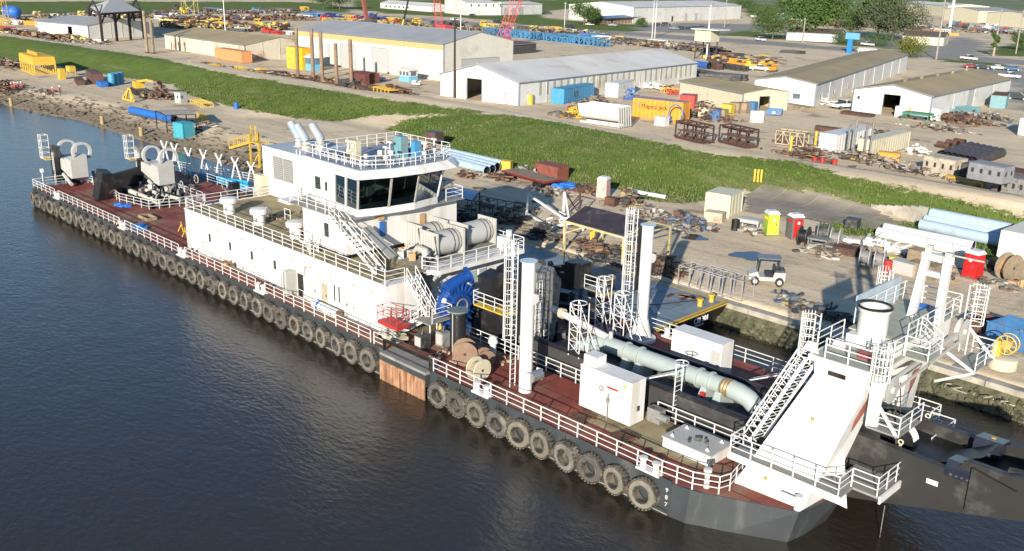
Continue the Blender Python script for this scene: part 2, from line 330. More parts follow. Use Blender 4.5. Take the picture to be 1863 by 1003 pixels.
def groundmat():
    m=bpy.data.materials.new('dirt_and_grass_ground'); m.use_nodes=True; t=m.node_tree;N=t.nodes;L=t.links;b=N['Principled BSDF']; b.inputs['Roughness'].default_value=.95; b.inputs['Specular IOR Level'].default_value=.15
    tc=N.new('ShaderNodeTexCoord')
    def noise(s,d=6,r=.6,st=None):
        n=N.new('ShaderNodeTexNoise'); n.inputs['Scale'].default_value=s; n.inputs['Detail'].default_value=d; n.inputs['Roughness'].default_value=r
        if st:
            mp=N.new('ShaderNodeMapping'); mp.inputs['Scale'].default_value=st[:3]; mp.inputs['Rotation'].default_value=(0,0,st[3]); L.new(tc.outputs['Object'],mp.inputs[0]); L.new(mp.outputs[0],n.inputs[0])
        else: L.new(tc.outputs['Object'],n.inputs[0])
        return n.outputs[0]
    def ramp(f,pts):
        r=N.new('ShaderNodeValToRGB'); L.new(f,r.inputs[0]); e=r.color_ramp.elements
        while len(e)<len(pts): e.new(.5)
        for k,(p,c) in enumerate(pts): e[k].position=p; e[k].color=(*c,1)
        return r.outputs[0]
    def mix(f,a_,b_):
        x=N.new('ShaderNodeMix'); x.data_type='RGBA'; 
        if isinstance(f,float): x.inputs[0].default_value=f
        else: L.new(f,x.inputs[0])
        L.new(a_,x.inputs[6]); L.new(b_,x.inputs[7]); return x.outputs[2]
    def mr(f,a_,b_,c=0,d=1):
        x=N.new('ShaderNodeMapRange'); L.new(f,x.inputs[0])
        for k,v in enumerate((a_,b_,c,d)): x.inputs[k+1].default_value=v
        return x.outputs[0]
    d1=ramp(noise(.09,8,.65),[(.3,(.44,.345,.225)),(.5,(.60,.50,.345)),(.7,(.72,.62,.44))])
    d2=ramp(noise(1.3,6,.7),[(.3,(.33,.265,.18)),(.5,(.58,.465,.32)),(.75,(.78,.65,.47))])
    trk=ramp(noise(.5,5,.6,(.06,1.2,1,.08)),[(.35,(.40,.32,.22)),(.5,(.59,.475,.33)),(.65,(.72,.60,.44))])
    dirt=mix(.45,mix(.4,d1,d2),trk)
    dark=N.new('ShaderNodeMix'); dark.data_type='RGBA'; L.new(mr(noise(.16,7,.7),.56,.68),dark.inputs[0]); L.new(dirt,dark.inputs[6]); dark.inputs[7].default_value=(.27,.225,.165,1)
    dirt=dark.outputs[2]
    sx=N.new('ShaderNodeSeparateXYZ'); L.new(tc.outputs['Object'],sx.inputs[0]); mud=N.new('ShaderNodeMix'); mud.data_type='RGBA'; mz=N.new('ShaderNodeMath'); mz.operation='ADD'; L.new(sx.outputs[2],mz.inputs[0]); L.new(mr(noise(.7,6),0,1,-.5,.5),mz.inputs[1])
    L.new(mr(mz.outputs[0],.55,1.35,1,0),mud.inputs[0]); L.new(dirt,mud.inputs[6]); L.new(ramp(noise(1.1,6,.7),[(.3,(.11,.09,.06)),(.7,(.32,.26,.18))]),mud.inputs[7]); dirt=mud.outputs[2]
    g1=ramp(noise(.35,8,.7),[(.3,(.055,.095,.016)),(.5,(.095,.145,.026)),(.72,(.15,.20,.045))])
    g2=ramp(noise(2.2,6,.75),[(.3,(.04,.07,.014)),(.5,(.095,.14,.028)),(.75,(.21,.22,.075))])
    gr=mix(.5,g1,g2)
    dry=ramp(noise(3,4,.7),[(.3,(.15,.14,.06)),(.7,(.32,.28,.17))])
    gr=mix(mr(noise(.12,9,.72,(.35,1.6,1,.06)),.53,.74,0,.8),gr,dry)
    asph=ramp(noise(.8,6),[(.3,(.19,.185,.175)),(.7,(.33,.32,.30))])
    ag=N.new('ShaderNodeAttribute'); ag.attribute_name='grass'; aa=N.new('ShaderNodeAttribute'); aa.attribute_name='asph'
    ad=N.new('ShaderNodeMath'); ad.operation='ADD'; L.new(ag.outputs['Fac'],ad.inputs[0]); L.new(mr(noise(.9,6,.75),0,1,-1.0,1.0),ad.inputs[1])
    gm=mr(ad.outputs[0],.42,.6)
    col=mix(aa.outputs['Fac'],mix(gm,dirt,gr),asph)
    L.new(col,b.inputs['Base Color'])
    bp=N.new('ShaderNodeBump'); bp.inputs['Strength'].default_value=.5; bp.inputs['Distance'].default_value=.25; L.new(noise(1.8,7,.75),bp.inputs['Height']); L.new(bp.outputs[0],b.inputs['Normal'])
    return m
GROUND=groundmat()
def hnoise(X,Y):
    return .5*np.sin(X*.31+Y*.17)*np.sin(Y*.43-X*.11)+.3*np.sin(X*1.1+2*np.sin(Y*.7))*np.sin(Y*1.3)
def gheight(X,Y):
    s=shore(X); d=Y-s; quay=np.clip((X+75)/10,0,1)
    bank=np.where(d<-3,-1.5,np.where(d<0,-1.5+ (d+3)/3*1.5,np.minimum(1.6,d*.15)))
    q=np.where(d<0.2,-1.5,1.6)
    z=bank*(1-quay)+q*quay
    T=toe(X);U=upt(X); a=np.clip((Y-T)/(np.maximum(U-T,4)*.62),0,1); c=np.clip((U-Y)/(np.maximum(U-T,4)*.25),0,1)
    sm=lambda t:t*t*(3-2*t)
    base=z+np.clip((Y-T)/20,0,1)*.4
    z=base+2.6*sm(a)*sm(c)
    return z+.06*hnoise(X,Y)*np.where((Y>T-1)&(Y<U+1),1.6,.6)*(d>1)
def gh(x,y): return float(gheight(np.array([[x]],float),np.array([[y]],float))[0,0])
gnd,gg,gX,gY,gZ=ground_mesh('riverside_ground',-480,40,40,130,1.0,gheight)
ground_mesh('industrial_yard_ground',-900,120,130,900,6.0,lambda X,Y:2.0+0*X)
far=MB().add([(-4500,-600,1.4),(-900.5,-600,1.4),(-900.5,5000,1.9),(-4500,5000,1.9)],[(0,1,2,3)]).add([(-900,900.5,1.9),(3000,900.5,1.9),(3000,5000,1.9),(-900,5000,1.9)],[(0,1,2,3)]).add([(120.5,130,1.9),(3000,130,1.9),(3000,900,1.9),(120.5,900,1.9)],[(0,1,2,3)]).add([(-900,48,1.4),(-480.5,60,1.4),(-480.5,130,1.9),(-900,130,1.9)],[(0,1,2,3)])
o=far.build('distant_fields',M('distant_field_grass',(.10,.135,.045),.95,var=.3,sc_=.01,dirt=(.2,.18,.12),damt=.4,dsc=.006)); o['kind']='structure'
# water
def watermat():
    m=bpy.data.materials.new('river_water'); m.use_nodes=True; t=m.node_tree;N=t.nodes;L=t.links;b=N['Principled BSDF']
    b.inputs['Base Color'].default_value=(.028,.023,.016,1); b.inputs['Roughness'].default_value=.07; b.inputs['IOR'].default_value=1.5
    tc=N.new('ShaderNodeTexCoord'); 
    def nz(s,st,d,rot):
        mp=N.new('ShaderNodeMapping'); mp.inputs['Scale'].default_value=st; mp.inputs['Rotation'].default_value=(0,0,rot); L.new(tc.outputs['Object'],mp.inputs[0])
        n=N.new('ShaderNodeTexNoise'); n.inputs['Scale'].default_value=s; n.inputs['Detail'].default_value=d; n.inputs['Roughness'].default_value=.6; L.new(mp.outputs[0],n.inputs[0]); return n.outputs[0]
    a=nz(1.7,(1,1.8,1),5,.5); c=nz(.35,(1,1.6,1),3,-.3)
    ad=N.new('ShaderNodeMath'); ad.operation='MULTIPLY_ADD'; L.new(c,ad.inputs[0]); ad.inputs[1].default_value=1.2; L.new(a,ad.inputs[2])
    bp=N.new('ShaderNodeBump'); bp.inputs['Strength'].default_value=.34; bp.inputs['Distance'].default_value=.13; L.new(ad.outputs[0],bp.inputs['Height']); L.new(bp.outputs[0],b.inputs['Normal'])
    return m
wm=MB().add([(-4500,-1500,0),(1200,-1500,0),(1200,72,0),(-4500,72,0)],[(0,1,2,3)]); o=wm.build('river_water',watermat()); o['kind']='structure'
# grass tufts on the levee
idx=np.argwhere((gg>.5)&(gX>-200)&(gX<20)&(gZ>1))
vs=[];fs=[]
rr=random.Random(5)
for _ in range(34000):
    j,i=idx[rr.randrange(len(idx))]; x=gX[j,i]+rr.uniform(-.6,.6); y=gY[j,i]+rr.uniform(-.6,.6)
    z=gZ[j,i]; h=rr.uniform(.08,.26)*(1.3 if y<toe(x)+8 else .8)
    for k in range(3):
        a=rr.uniform(0,6.28); l=rr.uniform(.05,.25); w_=rr.uniform(.04,.1); n=len(vs)
        vs+=[(x-w_*math.sin(a),y+w_*math.cos(a),z-.08),(x+w_*math.sin(a),y-w_*math.cos(a),z-.08),(x+l*math.cos(a),y+l*math.sin(a),z+h)]; fs.append((n,n+1,n+2))
me=bpy.data.meshes.new('tall_grass'); me.from_pydata(vs,[],fs); me.materials.append(M('long_grass_blades',(.105,.155,.032),.8,var=.4,sc_=.6,dirt=(.19,.20,.08),damt=.42,dsc=.25,spec=.2))
o=bpy.data.objects.new('tall_grass',me); COL.objects.link(o); tag(o,'long green grass growing over the levee slope','grass',kind='stuff')
# quay: concrete cap and mossy rubble
o=thing('quay_wall','long pale concrete quay edge with mossy rubble beneath it at the water','quay wall',(-40,65,0))
x=-60.0
random.seed(11)
CAPP=[]
while x<14:
    L_=4.6; y=float(shore(x)); y2=float(shore(x+L_))
    b=MB(); b.beam((x+.04,y-.2,1.52),(x+L_-.04,y2-.2,1.52),.75,.42); b.build('coping_stone',CONC,o); x+=L_
rm=[]
for v in range(6):
    b=MB(); pts=[(Vector((random.uniform(-1,1),random.uniform(-1,1),random.uniform(-.8,.8)))).normalized()*random.uniform(.8,1.1) for _ in range(11)]
    import bmesh
    bm=bmesh.new()
    for p in pts: bm.verts.new(p)
    bmesh.ops.convex_hull(bm,input=bm.verts); me=bpy.data.meshes.new('rubble_stone'); bm.to_mesh(me); bm.free(); me.materials.append(ROCK); rm.append(me)
b=[] ; cnt=0
vs=[];fs=[]
for k in range(1500):
    x=random.uniform(-62,12); t=random.random(); y=float(shore(x))-.55-1.3*t; z=1.0-1.2*t+random.uniform(-.15,.1); s=random.uniform(.08,.27)
    if cnt<300 and -38<x<-8 and s>.13:
        q=inst('rubble_stone',rm[k%6],o,Vector((x+40,y-65,z)),(random.random()*6,random.random()*6,random.random()*6),(s*1.3,s,s*.8)); cnt+=1
    else:
        me=rm[k%6]; M4=Matrix.Translation((x,y,z))@Matrix.Rotation(random.random()*6,4,'Z')@Matrix.Scale(s,4); n=len(vs)
        vs+=[M4@v.co for v in me.vertices]; fs+=[tuple(i+n for i in p.vertices) for p in me.polygons]
mb=MB(); mb.v=[tuple(v) for v in vs]; mb.f=fs; q=mb.build('rubble_bank',ROCK,o,smooth=False); q['kind']='stuff'
b=MB()
for xa,xb in zip(range(-62,12,6),range(-56,18,6)):
    ya,yb=float(shore(xa)),float(shore(xb)); b.add([(xa,ya-2.0,-.6),(xb,yb-2.0,-.6),(xb,yb-.3,1.35),(xa,ya-.3,1.35),(xa,ya,-.6),(xb,yb,-.6)],[(0,1,2,3),(0,3,4),(1,5,2),(4,3,2,5),(0,4,5,1)])
b.build('quay_slope',ROCK,o,smooth=False)
# shoreline debris on the muddy left bank
mb=MB()
for k in range(900):
    x=random.uniform(-230,-62); y=float(shore(x))+random.uniform(-.6,8)+abs(random.gauss(0,2.5)); z=gh(x,y)
    if random.random()<.5: a=random.uniform(-.5,.5); l=random.uniform(.4,2.5); mb.beam((x,y,z+.08),(x+l*math.cos(a),y+l*math.sin(a),z+.1+random.uniform(0,.2)),random.uniform(.08,.25))
    else: s=random.uniform(.15,.5); mb.box((x,y,z+.1),(s,s*.8,s*.6),random.random()*3)
solo('shoreline_debris',mb,M('driftwood_debris',(.16,.13,.09),.95,var=.5,sc_=.8,dirt=(.06,.055,.045),damt=.5),'broken driftwood and rubble strewn along the muddy bank behind the dredger stern','debris',kind='stuff')
# concrete apron draped on the levee foot
def drape(name,poly,mat,dz,step=1.0,kind='structure'):
    w_=[tuple(PGa(*p))[:2] for p in poly]; x0,x1=min(p[0] for p in w_),max(p[0] for p in w_); y0,y1=min(p[1] for p in w_),max(p[1] for p in w_)
    xs=np.arange(x0,x1+step,step); ys=np.arange(y0,y1+step,step); X,Y=np.meshgrid(xs,ys); Z=gheight(X,Y)+dz; ins=inpoly(X,Y,w_); nx=len(xs); vs=[];fs=[]
    vs=np.stack([X,Y,Z],-1).reshape(-1,3).tolist()
    for j in range(len(ys)-1):
        for i in range(nx-1):
            if ins[j,i] and ins[j+1,i] and ins[j,i+1] and ins[j+1,i+1]: k=j*nx+i; fs.append((k,k+1,k+1+nx,k+nx))
    mb=MB(); mb.v=[tuple(v) for v in vs]; mb.f=fs; o=mb.build(name,mat); o['kind']=kind; return o
def PGa(px,py):
    z=1.6
    for _ in range(14): p=P(px,py,z); z=z*.4+.6*gh(p.x,p.y)
    return P(px,py,z)
AP=M('grey_tan_concrete_apron',(.27,.235,.175),.9,var=.2,sc_=.5,dirt=(.19,.165,.125),damt=.4,dsc=.15,bump=.2); deck_seams(AP,4.2,4.2,(.46,.40,.30))
drape('concrete_apron',[(1352,352),(1385,334),(1480,349),(1560,367),(1600,380),(1655,410),(1600,424),(1480,404),(1352,388)],AP,.12,.7)
w_=thing('retaining_wall','low pale concrete retaining wall between the apron and the blue pipe stack','wall',tuple(PGa(1640,400)))
for k in range(7):
    a_,b_=PGa(1585+k*14,380+k*4.2),PGa(1599+k*14,384.2+k*4.2); hh=.5+.22*k; zz=min(a_.z,b_.z)-.3; MB().beam((a_.x,a_.y,zz+hh/2),(b_.x,b_.y,zz+hh/2+.0),.3,hh+.9).build('wall_block',CONC,w_,False)
# puddles
pm=M('puddle_water',(.03,.03,.028),.03,var=.1)
for (px,py,rx,ry,lab) in ((1360,466,1.6,1.5,'shallow puddle on the dock road below the red and grey toilet'),(1264,433,1.2,1.2,'small puddle beside the corner of the dark canopy'),(1422,533,.9,.7,'little puddle on the dock just before the scrap pile at the quay')):
    c=P(px,py,1.6); b=MB(); n=28; vv=[]
    for k in range(n):
        t=6.283*k/n; r=1+.18*math.sin(3*t+px)+.1*math.sin(5*t); vv.append((c.x+rx*r*math.cos(t),c.y+ry*r*math.sin(t),0))
    b.add([(v[0],v[1],gh(c.x,c.y)+.06) for v in vv],[tuple(range(n))]); q=b.build('puddle',pm); q['kind']='structure'
# ================= DREDGER =================
D=1.95; YN=37.0; YF=54.2; YC=45.6; RD=5.7
ship=thing('dredger','long white and dark grey dredger with wheelhouse amidships and slanted white gantry at the bow','dredger',(-65,45,0))
def pt(name,mb,mat,parent=None,label=None,smooth=True):
    o=mb.build(name,mat,parent or ship,smooth)
    if label: o['label']=label
    return o
# hull
NP=[(-51,YN),(-24.6,YN),(-23.6,37.15),(-22.8,37.5),(-18.7,39.4),(-18.0,42.9),(-51,42.9)]
NB=[(-51,YN),(-24.6,YN),(-23.8,37.05),(-23.2,37.4),(-19.4,39.5),(-19.2,42.9),(-51,42.9)]
mir=lambda p:[(x,2*YC-y) for x,y in p]
h=MB()
h.prism([(-115.3,YN),(-104.5,YN),(-104.5,YF),(-115.3,YF)],-1,D)
h.prism([(-104.5,YN),(-97,YN),(-97,42.9),(-104.5,42.9)],-1,D).prism([(-104.5,48.6),(-97,48.6),(-97,YF),(-104.5,YF)],-1,D)
h.prism([(-97,YN),(-51,YN),(-51,YF),(-97,YF)],-1,D)
h.prism(NB,-1,D,NP).prism(mir(NB),-1,D,mir(NP))
h.bx(-115.3,-24.7,YN-.0,YN+.05,D,D+.10)  # waterway bar
pt('hull',h,DGREY,smooth=False)
h=MB().bx(-115.4,-24.8,YN-.09,YN-.003,.12,.30); pt('fender_rail',h,DGREY)
SCUM=M('waterline_scum',(.22,.23,.19),.8,var=.4,sc_=3)
MB().bx(-115.32,-24.8,YN-.012,YN-.002,-.1,.10).build('waterline_stain',SCUM,ship,False); MB().beam((-23.2,37.39,.02),(-19.4,39.49,.02),.03,.2).build('waterline_stain',SCUM,ship,False)
# bow white draught marks and scuff
for k,cch in enumerate('987'):
    text_mesh('draught_mark',cch,.34,WHITE,ship,(-24.9,YN-.02,1.35-.42*k),(R_(90),0,0))
dk=MB(); i_=.12
dk.bx(-115.2,-104.6,YN+i_,YF-i_,D,D+.012).bx(-104.6,-97,YN+i_,42.8,D,D+.012).bx(-104.6,-97,48.7,YF-i_,D,D+.012)
dk.bx(-97,-81,YN+i_,YF-i_,D,D+.012).bx(-81,-51,YN+i_,38.78,D,D+.012).bx(-81,-51,52.6,YF-i_,D,D+.012)
pt('aft_deck',dk,REDDK)
dk=MB().prism([(-51,YN+i_),(-33,YN+i_),(-33,42.85),(-51,42.85)],D,D+.012)
dk.prism([(-33,YN+i_),(-24.6,YN+i_),(-24.6,39.2),(-33,39.2)],D,D+.012).prism([(-24.6,YN+i_),(-22.8,37.6),(-18.85,39.5),(-18.15,42.85),(-24.6,42.85)],D,D+.012)
pt('bow_deck',dk,REDDK)
dk=MB().bx(-33,-24.62,39.22,42.85,D,D+.014); pt('hatch_deck',dk,TAN)
dk=MB().prism([(-51,48.35),(-24.6,48.35),(-18.1,48.35),(-18.8,51.7),(-22.8,53.6),(-24.6,YF-i_),(-51,YF-i_)],D,D+.012); pt('far_deck',dk,REDDK)
dk=MB().bx(-57,-44.6,41.2,44.2,D+.016,D+.03); pt('work_deck',dk,M('worn_brown_deck',(.13,.085,.055),.7,var=.35,dirt=(.25,.2,.14),damt=.4),smooth=False)
# recess with rusty panels on the near side
h=MB().bx(-48.9,-44.0,YN-.42,YN-.0,.95,1.80); pt('side_platform',h,DGREY)
h=MB().bx(-48.9,-44.0,YN-.42,YN+.9,1.802,1.99); pt('side_platform',h,M('worn_grey_deck',(.2,.2,.185),.7,var=.2,dirt=(.32,.3,.25),damt=.3))
for k in range(13):
    x=-48.85+k*.372
    h=MB().bx(x,x+.34,YN-.47-.03*(k%2),YN-.41,-.35,1.45); pt('rusty_plank',h,RUSTL,smooth=False)
h=MB().beam((-48.9,37.0,2.75),(-48.9,37.0,1.9),.16).beam((-48.9,37.0,2.75),(-44.0,37.05,2.75),.2,.16).beam((-44,37.05,2.8),(-44,37.05,1.9),.2); pt('black_guard_bar',h,BLACK)
# ---- rails
def rail(pts,h=1.0,sp=1.35,parent=ship,mat=WRAIL,name='guard_rail',r=.026,posts=True,mid=2,close=False):
    pts=[Vector(p) for p in pts]
    if close: pts.append(pts[0])
    b=MB(); 
    for a,c in zip(pts,pts[1:]):
        for k in range(mid+1):
            z=h*(1-k*.33) if mid==2 else h*(1-k*.5)
            b.tube(a+Vector((0,0,z)),c+Vector((0,0,z)),r if k else r*1.25,5)
    pos=[]
    for a,c in zip(pts,pts[1:]):
        n=max(1,round((c-a).length/sp)); pos+=[(a.lerp(c,i/n),(c-a).normalized()) for i in range(n)]
    pos.append((pts[-1],(pts[-1]-pts[-2]).normalized()))
    if not posts:
        for p,d in pos: b.tube(p,p+Vector((0,0,h)),r*1.15,5)
        return b.build(name,mat,parent,True)
    o=b.build(name,mat,parent,True); q=parent
    while q.parent: q=q.parent
    og=ORG[q.name]; pm_=rail.pm.get((h,mat.name))
    if pm_ is None:
        c=MB().bx(-.035,.035,-.02,.02,0,h); c.add([(-.0,-.03,0),(.0,.0,.0),(0,-.02,.4)],[(0,1,2)]); t=c.build('post',mat,None); pm_=t.data; bpy.data.objects.remove(t); rail.pm[(h,mat.name)]=pm_
    for p,d in pos: inst('post',pm_,o,p-og,(0,0,math.atan2(d.y,d.x)))
    return o
rail.pm={}
yr=YN+.1
for a,b in ((-115.3,-108.7),(-107.6,-91.8),(-90.6,-79.3),(-78.1,-66.0),(-64.6,-50.6),(-50.2,-48.9)): rail([(a,yr,D),(b,yr,D)])
rail([(-115.3,YN+.1,D),(-115.3,42,D)],posts=False)
rail([(-43.8,yr,D),(-39.9,yr,D)]); rail([(-39.9,yr,D),(-38.4,yr+.05,D)],posts=False); rail([(-38.4,yr,D),(-27.0,yr,D)]); rail([(-27,yr,D),(-25.4,yr,D)],posts=False)
rail([(-25.4,yr,D),(-23.6,37.3,D),(-22.4,37.9,D),(-22.2,38.6,D),(-22.6,40.4,D)],sp=1.2)
rail([(-49,42.75,D),(-42.9,42.75,D),(-33.8,42.75,D)]); rail([(-29.9,42.75,D),(-23.3,42.75,D)])
rail([(-41,48.45,D),(-34.1,48.45,D)],sp=1.8); rail([(-30,48.45,D),(-22.6,48.45,D)],sp=1.8); rail([(-50,YF-.15,D),(-24.6,YF-.15,D),(-22.8,53.5,D)],sp=2.2)
rail([(-114,42.85,D),(-112.5,42.85,D)],posts=False); rail([(-104.8,42.0,D),(-102.3,41.6,D),(-97.0,42.5,D),(-96.3,45.6,D),(-96.3,48.6,D)],sp=1.25)
rail([(-115.2,YF-.2,D),(-99,YF-.2,D),(-82,YF-.2,D)],sp=2.2); rail([(-97,48.7,D),(-104,48.7,D)],posts=False)
# bollards
def bollard(x,y,z=D,s=1):
    b=MB().bx(x-.75*s,x+.75*s,y-.22*s,y+.22*s,z,z+.12); o=pt('mooring_bitts',b,WHITE)
    for sx in(-.42,.42):
        c=MB().lathe([(.17*s,z+.12),(.17*s,z+.62*s),(.24*s,z+.64*s),(.24*s,z+.72*s),(.05,z+.74*s)],(x+sx*s,y,0),n=14); c.build('bitt_post',WHITE,o)
for x in(-108.1,-91.2,-78.7,-65.3,-39.2,-26.2): bollard(x,YN+.12,s=1.0)
for x in(-91.5,-60,-37,-27): bollard(x,YF-.3)
# ---- deckhouse
NW=38.8
b=MB().bx(-81,-51,NW,42,D,RD-.03); b.bx(-81,-57,42.003,44.5,D,RD-.03).bx(-81,-52.7,44.503,52.6,D,RD-.03)
dh=pt('deckhouse',b,WHITE,smooth=False)
b=MB().bx(-81.05,-50.95,NW-.05,NW+.06,RD-.03,RD+.06).bx(-81.05,-80.9,NW+.07,52.6,RD-.03,RD+.06); b.build('roof_edge',WHITE,dh)
b=MB().bx(-80.9,-52.0,NW+.07,47.4,RD-.03,RD); b.bx(-80.9,-59,47.41,52.6,RD-.03,RD); b.build('roof_deck',TAN,dh,False)
b=MB().bx(-59,-52.0,43.4,52.9,RD-.02,RD+.02); b.build('machinery_deck',GDECK,dh,False)
# near wall openings: windows and doors proud frames with recess colours
def wport(x,z,w=.42,h=.75,nm='window'):
    f=MB(); y=NW
    f.bx(x-w/2-.06,x+w/2+.06,y-.045,y-.003,z-h/2-.06,z-h/2).bx(x-w/2-.06,x+w/2+.06,y-.045,y-.003,z+h/2,z+h/2+.06).bx(x-w/2-.06,x-w/2,y-.045,y-.003,z-h/2,z+h/2).bx(x+w/2,x+w/2+.06,y-.045,y-.003,z-h/2,z+h/2)
    o=f.build(nm,WHITE,dh,False); MB().bx(x-w/2,x+w/2,y-.02,y-.004,z-h/2,z+h/2).build('pane',GLASS,o,False)
for x in(-76.5,-72.9,-69.3,-65.7): wport(x,3.85)
DOORC=M('grey_door_paint',(.42,.44,.43),.5,var=.08)
def door(x,w=.8,h=1.9,mat=DOORC,z0=2.1,deep=None):
    f=MB().bx(x-w/2-.07,x+w/2+.07,NW-.05,NW-.003,z0-.06,z0+h+.07); o=f.build('door_frame',WHITE,dh,False)
    MB().bx(x-w/2,x+w/2,NW-.07,NW-.052,z0,z0+h).build('door',mat,o,False)
    MB().bx(x+w*.3,x+w*.36,NW-.13,NW-.072,z0+.9,z0+1.1).build('handle',DMET,o,False)
door(-61.9,.8,1.9,BLACK); door(-60.1,.7,1.7); door(-58.6,.8,1.9,M('tan_door',(.36,.3,.2),.6)); door(-55.9,.75,1.85); door(-55.0,.7,1.9,M('pale_door',(.55,.58,.56),.5))
for x in(-57.3,-56.7): wport(x,3.6,.22,1.3,'louvre')
b=MB().bx(-62.6,-62.5,NW-1.0,NW,2.2,4.2).bx(-63.4,-62.7,NW-.75,NW-.03,2.15,4.1); b.build('open_steel_door',LGREY,dh,False)
for k in range(4): MB().tube((-63.5+k*.32,NW-.8,2.3),(-63.5+k*.32,NW-.8,4.0),.03,5).build('door_bar',STEEL,dh)
for x in(-78.6,-74.8,-71,-67.3,-63.2,-60.3,-57.6,-54.8,-52.6):
    b=MB().box((x,NW-.09,4.9),(.14,.16,.08)); b.build('wall_lamp',M('lamp_amber',(.45,.36,.12),.4),dh)
b=MB().tube((-61.3,NW-.1,3.9),(-61.3,NW-.1,4.7),.06,8).tube((-61.3,NW-.1,4.7),(-60.9,NW-.3,4.8),.06,8); b.build('goose_neck_vent',LGREY,dh)
b=MB().bx(-78.3,-77.3,NW-.16,NW-.01,2.3,3.6); b.build('wall_cabinet',WHITE,dh,False)
b=MB().ring((-77.6,NW-.17,3.0),'y',.22,.04,16); b.build('hose_reel',GMET,dh)
b=MB(); 
for x in np.arange(-80.5,-52,1.9): b.tube((x,NW-.12,D),(x,NW-.12,D+.75),.02,5)
b.tube((-80.5,NW-.12,D+.75),(-52,NW-.12,D+.75),.022,5); b.build('grab_rail',WRAIL,dh)
b=MB().tube((-76,NW-.25,D+.2),(-64.5,NW-.25,D+.2),.07,8).tube((-60,NW-.25,D+.2),(-51.2,NW-.25,D+.2),.05,8); b.build('deck_pipe',GMET,dh)
for k in range(1,15): MB().bx(-81+k*2.0-.012,-81+k*2.0+.012,NW-.006,NW-.001,D+.05,RD-.1).build('plate_seam',LGREY,dh,False)
MB().bx(-80.9,-51.1,NW-.006,NW-.001,4.55,4.575).build('plate_seam',LGREY,dh,False)
STAIN=M('rust_stain',(.33,.2,.11),.8,var=.3)
for k in range(16):
    x=random.uniform(-80,-51.5); z1=random.choice((RD-.05,RD-.05,4.8,3.4)); l=random.uniform(.2,.9); MB().add([(x-.025,NW-.008,z1),(x+.03,NW-.008,z1),(x+.008,NW-.008,z1-l)],[(0,1,2)]).build('rust_streak',STAIN,dh,False)
# front wall windows
for y in(48.6,49.7):
    o=MB().bx(-52.66,-52.62,y-.42,y+.42,3.0,4.5).build('front_window',WHITE,dh,False); MB().bx(-52.62,-52.6,y-.36,y+.36,3.06,4.44).build('pane',M('pale_window_glass',(.3,.35,.37),.15),o,False)
# dark engine space under the platform
b=MB().bx(-56.9,-52.8,42.1,44.4,D,D+.05); b.build('engine_room_floor',BLACK,dh,False)
for k in range(5):
    x=-55.9+k*.7; b=MB().box((x,43.2,2.5+.2*(k%2)),(.5,.9,1.0)).tube((x,42.7,3.2),(x,43.9,3.4),.16,8); b.build('engine_block',GMET,dh)
b=MB().beam((-51.6,42.3,RD),(-51.6,42.3,D),.28).beam((-51.4,44.3,RD),(-52.6,44.3,4.2),.2); b.build('support_post',WHITE,dh)
# platform edge & bulwark
b=MB().prism([(-52.0,43.4),(-51.2,43.9),(-51.2,53.0),(-52.7,53.0),(-52.7,43.4)],RD-.30,RD+.03); b.build('platform_edge',WHITE,dh,False)
rail([(-80.9,NW+.1,RD),(-51.2,NW+.1,RD)],sp=1.5); rail([(-51.2,NW+.1,RD),(-51.1,40.6,RD)],posts=False)
rail([(-52.4,43.3,RD),(-51.3,43.9,RD),(-51.3,53,RD),(-56,53,RD)],sp=1.3); rail([(-80.9,39,RD),(-80.9,47.6,RD)],sp=1.8); rail([(-75,52.5,RD),(-60,52.5,RD)],posts=False)
rail([(-80.9,47.6,RD),(-82.8,47.6,RD)],posts=False)
# roof ventilators
for x in(-76.8,-71.6,-65.9):
    b=MB().lathe([(.50,RD),(.50,RD+.9),(.46,RD+.92)],(x,41.0,0),n=24); o=pt('ventilator',b,WHITE)
    MB().lathe([(.50,RD+.93),(.78,RD+1.0),(.8,RD+1.28),(.72,RD+1.42),(.3,RD+1.5),(.001,RD+1.5)],(x,41.0,0),n=24).build('ventilator_cap',WHITE,o)
    MB().bx(x+.1,x+.35,40.47,40.52,RD+.35,RD+.7).build('inspection_plate',LGREY,o)
for x,y in((-72.8,42.4),(-71.4,43.4)):
    b=MB().tube((x,y,RD),(x,y,RD+1.1),.035,5).tube((x,y,RD+1.1),(x+.9,y,RD+1.1),.035,5).tube((x+.9,y,RD+1.1),(x+.9,y,RD),.035,5).tube((x,y,RD+.6),(x+.9,y,RD+.6),.03,5); pt('hatch_hoop',b,WRAIL)
# aft block with louvres and exhaust stacks
b=MB().bx(-82,-75.2,47.7,54.1,RD-.6,10.4); ab=pt('exhaust_house',b,WHITE,smooth=False)
MB().bx(-81.95,-75.25,47.75,54.05,10.4,10.43).build('house_roof',M('pale_blue_grey_roof',(.33,.37,.41),.5),ab,False)
for x0 in(-80.0,-78.25):
    o=MB().bx(x0,x0+1.6,47.64,47.697,7.5,9.7).build('louvre_panel',M('louvre_grey',(.2,.2,.19),.6),ab,False)
    for k in range(11): MB().bx(x0+.03,x0+1.57,47.60,47.64,7.57+k*.19,7.64+k*.19).build('louvre_slat',M('louvre_slat_grey',(.3,.3,.29),.6),o,False)
b=MB().bx(-82.7,-81.2,47.0,47.65,RD-.4,RD+1.9); b.build('storage_cabinet',CREAM,ab,False)
b=MB().bx(-78.4,-77.6,47.2,47.66,RD,RD+.7); b.build('valve_box',WHITE,ab,False)
WRAP=M('blue_white_shrink_wrap',(.13,.33,.58),.35,var=.25,sc_=3,dirt=(.33,.34,.34),damt=.95,dsc=2.2)
SLV=M('silver_lagging',(.45,.43,.39),.45,metal=.25,var=.2)
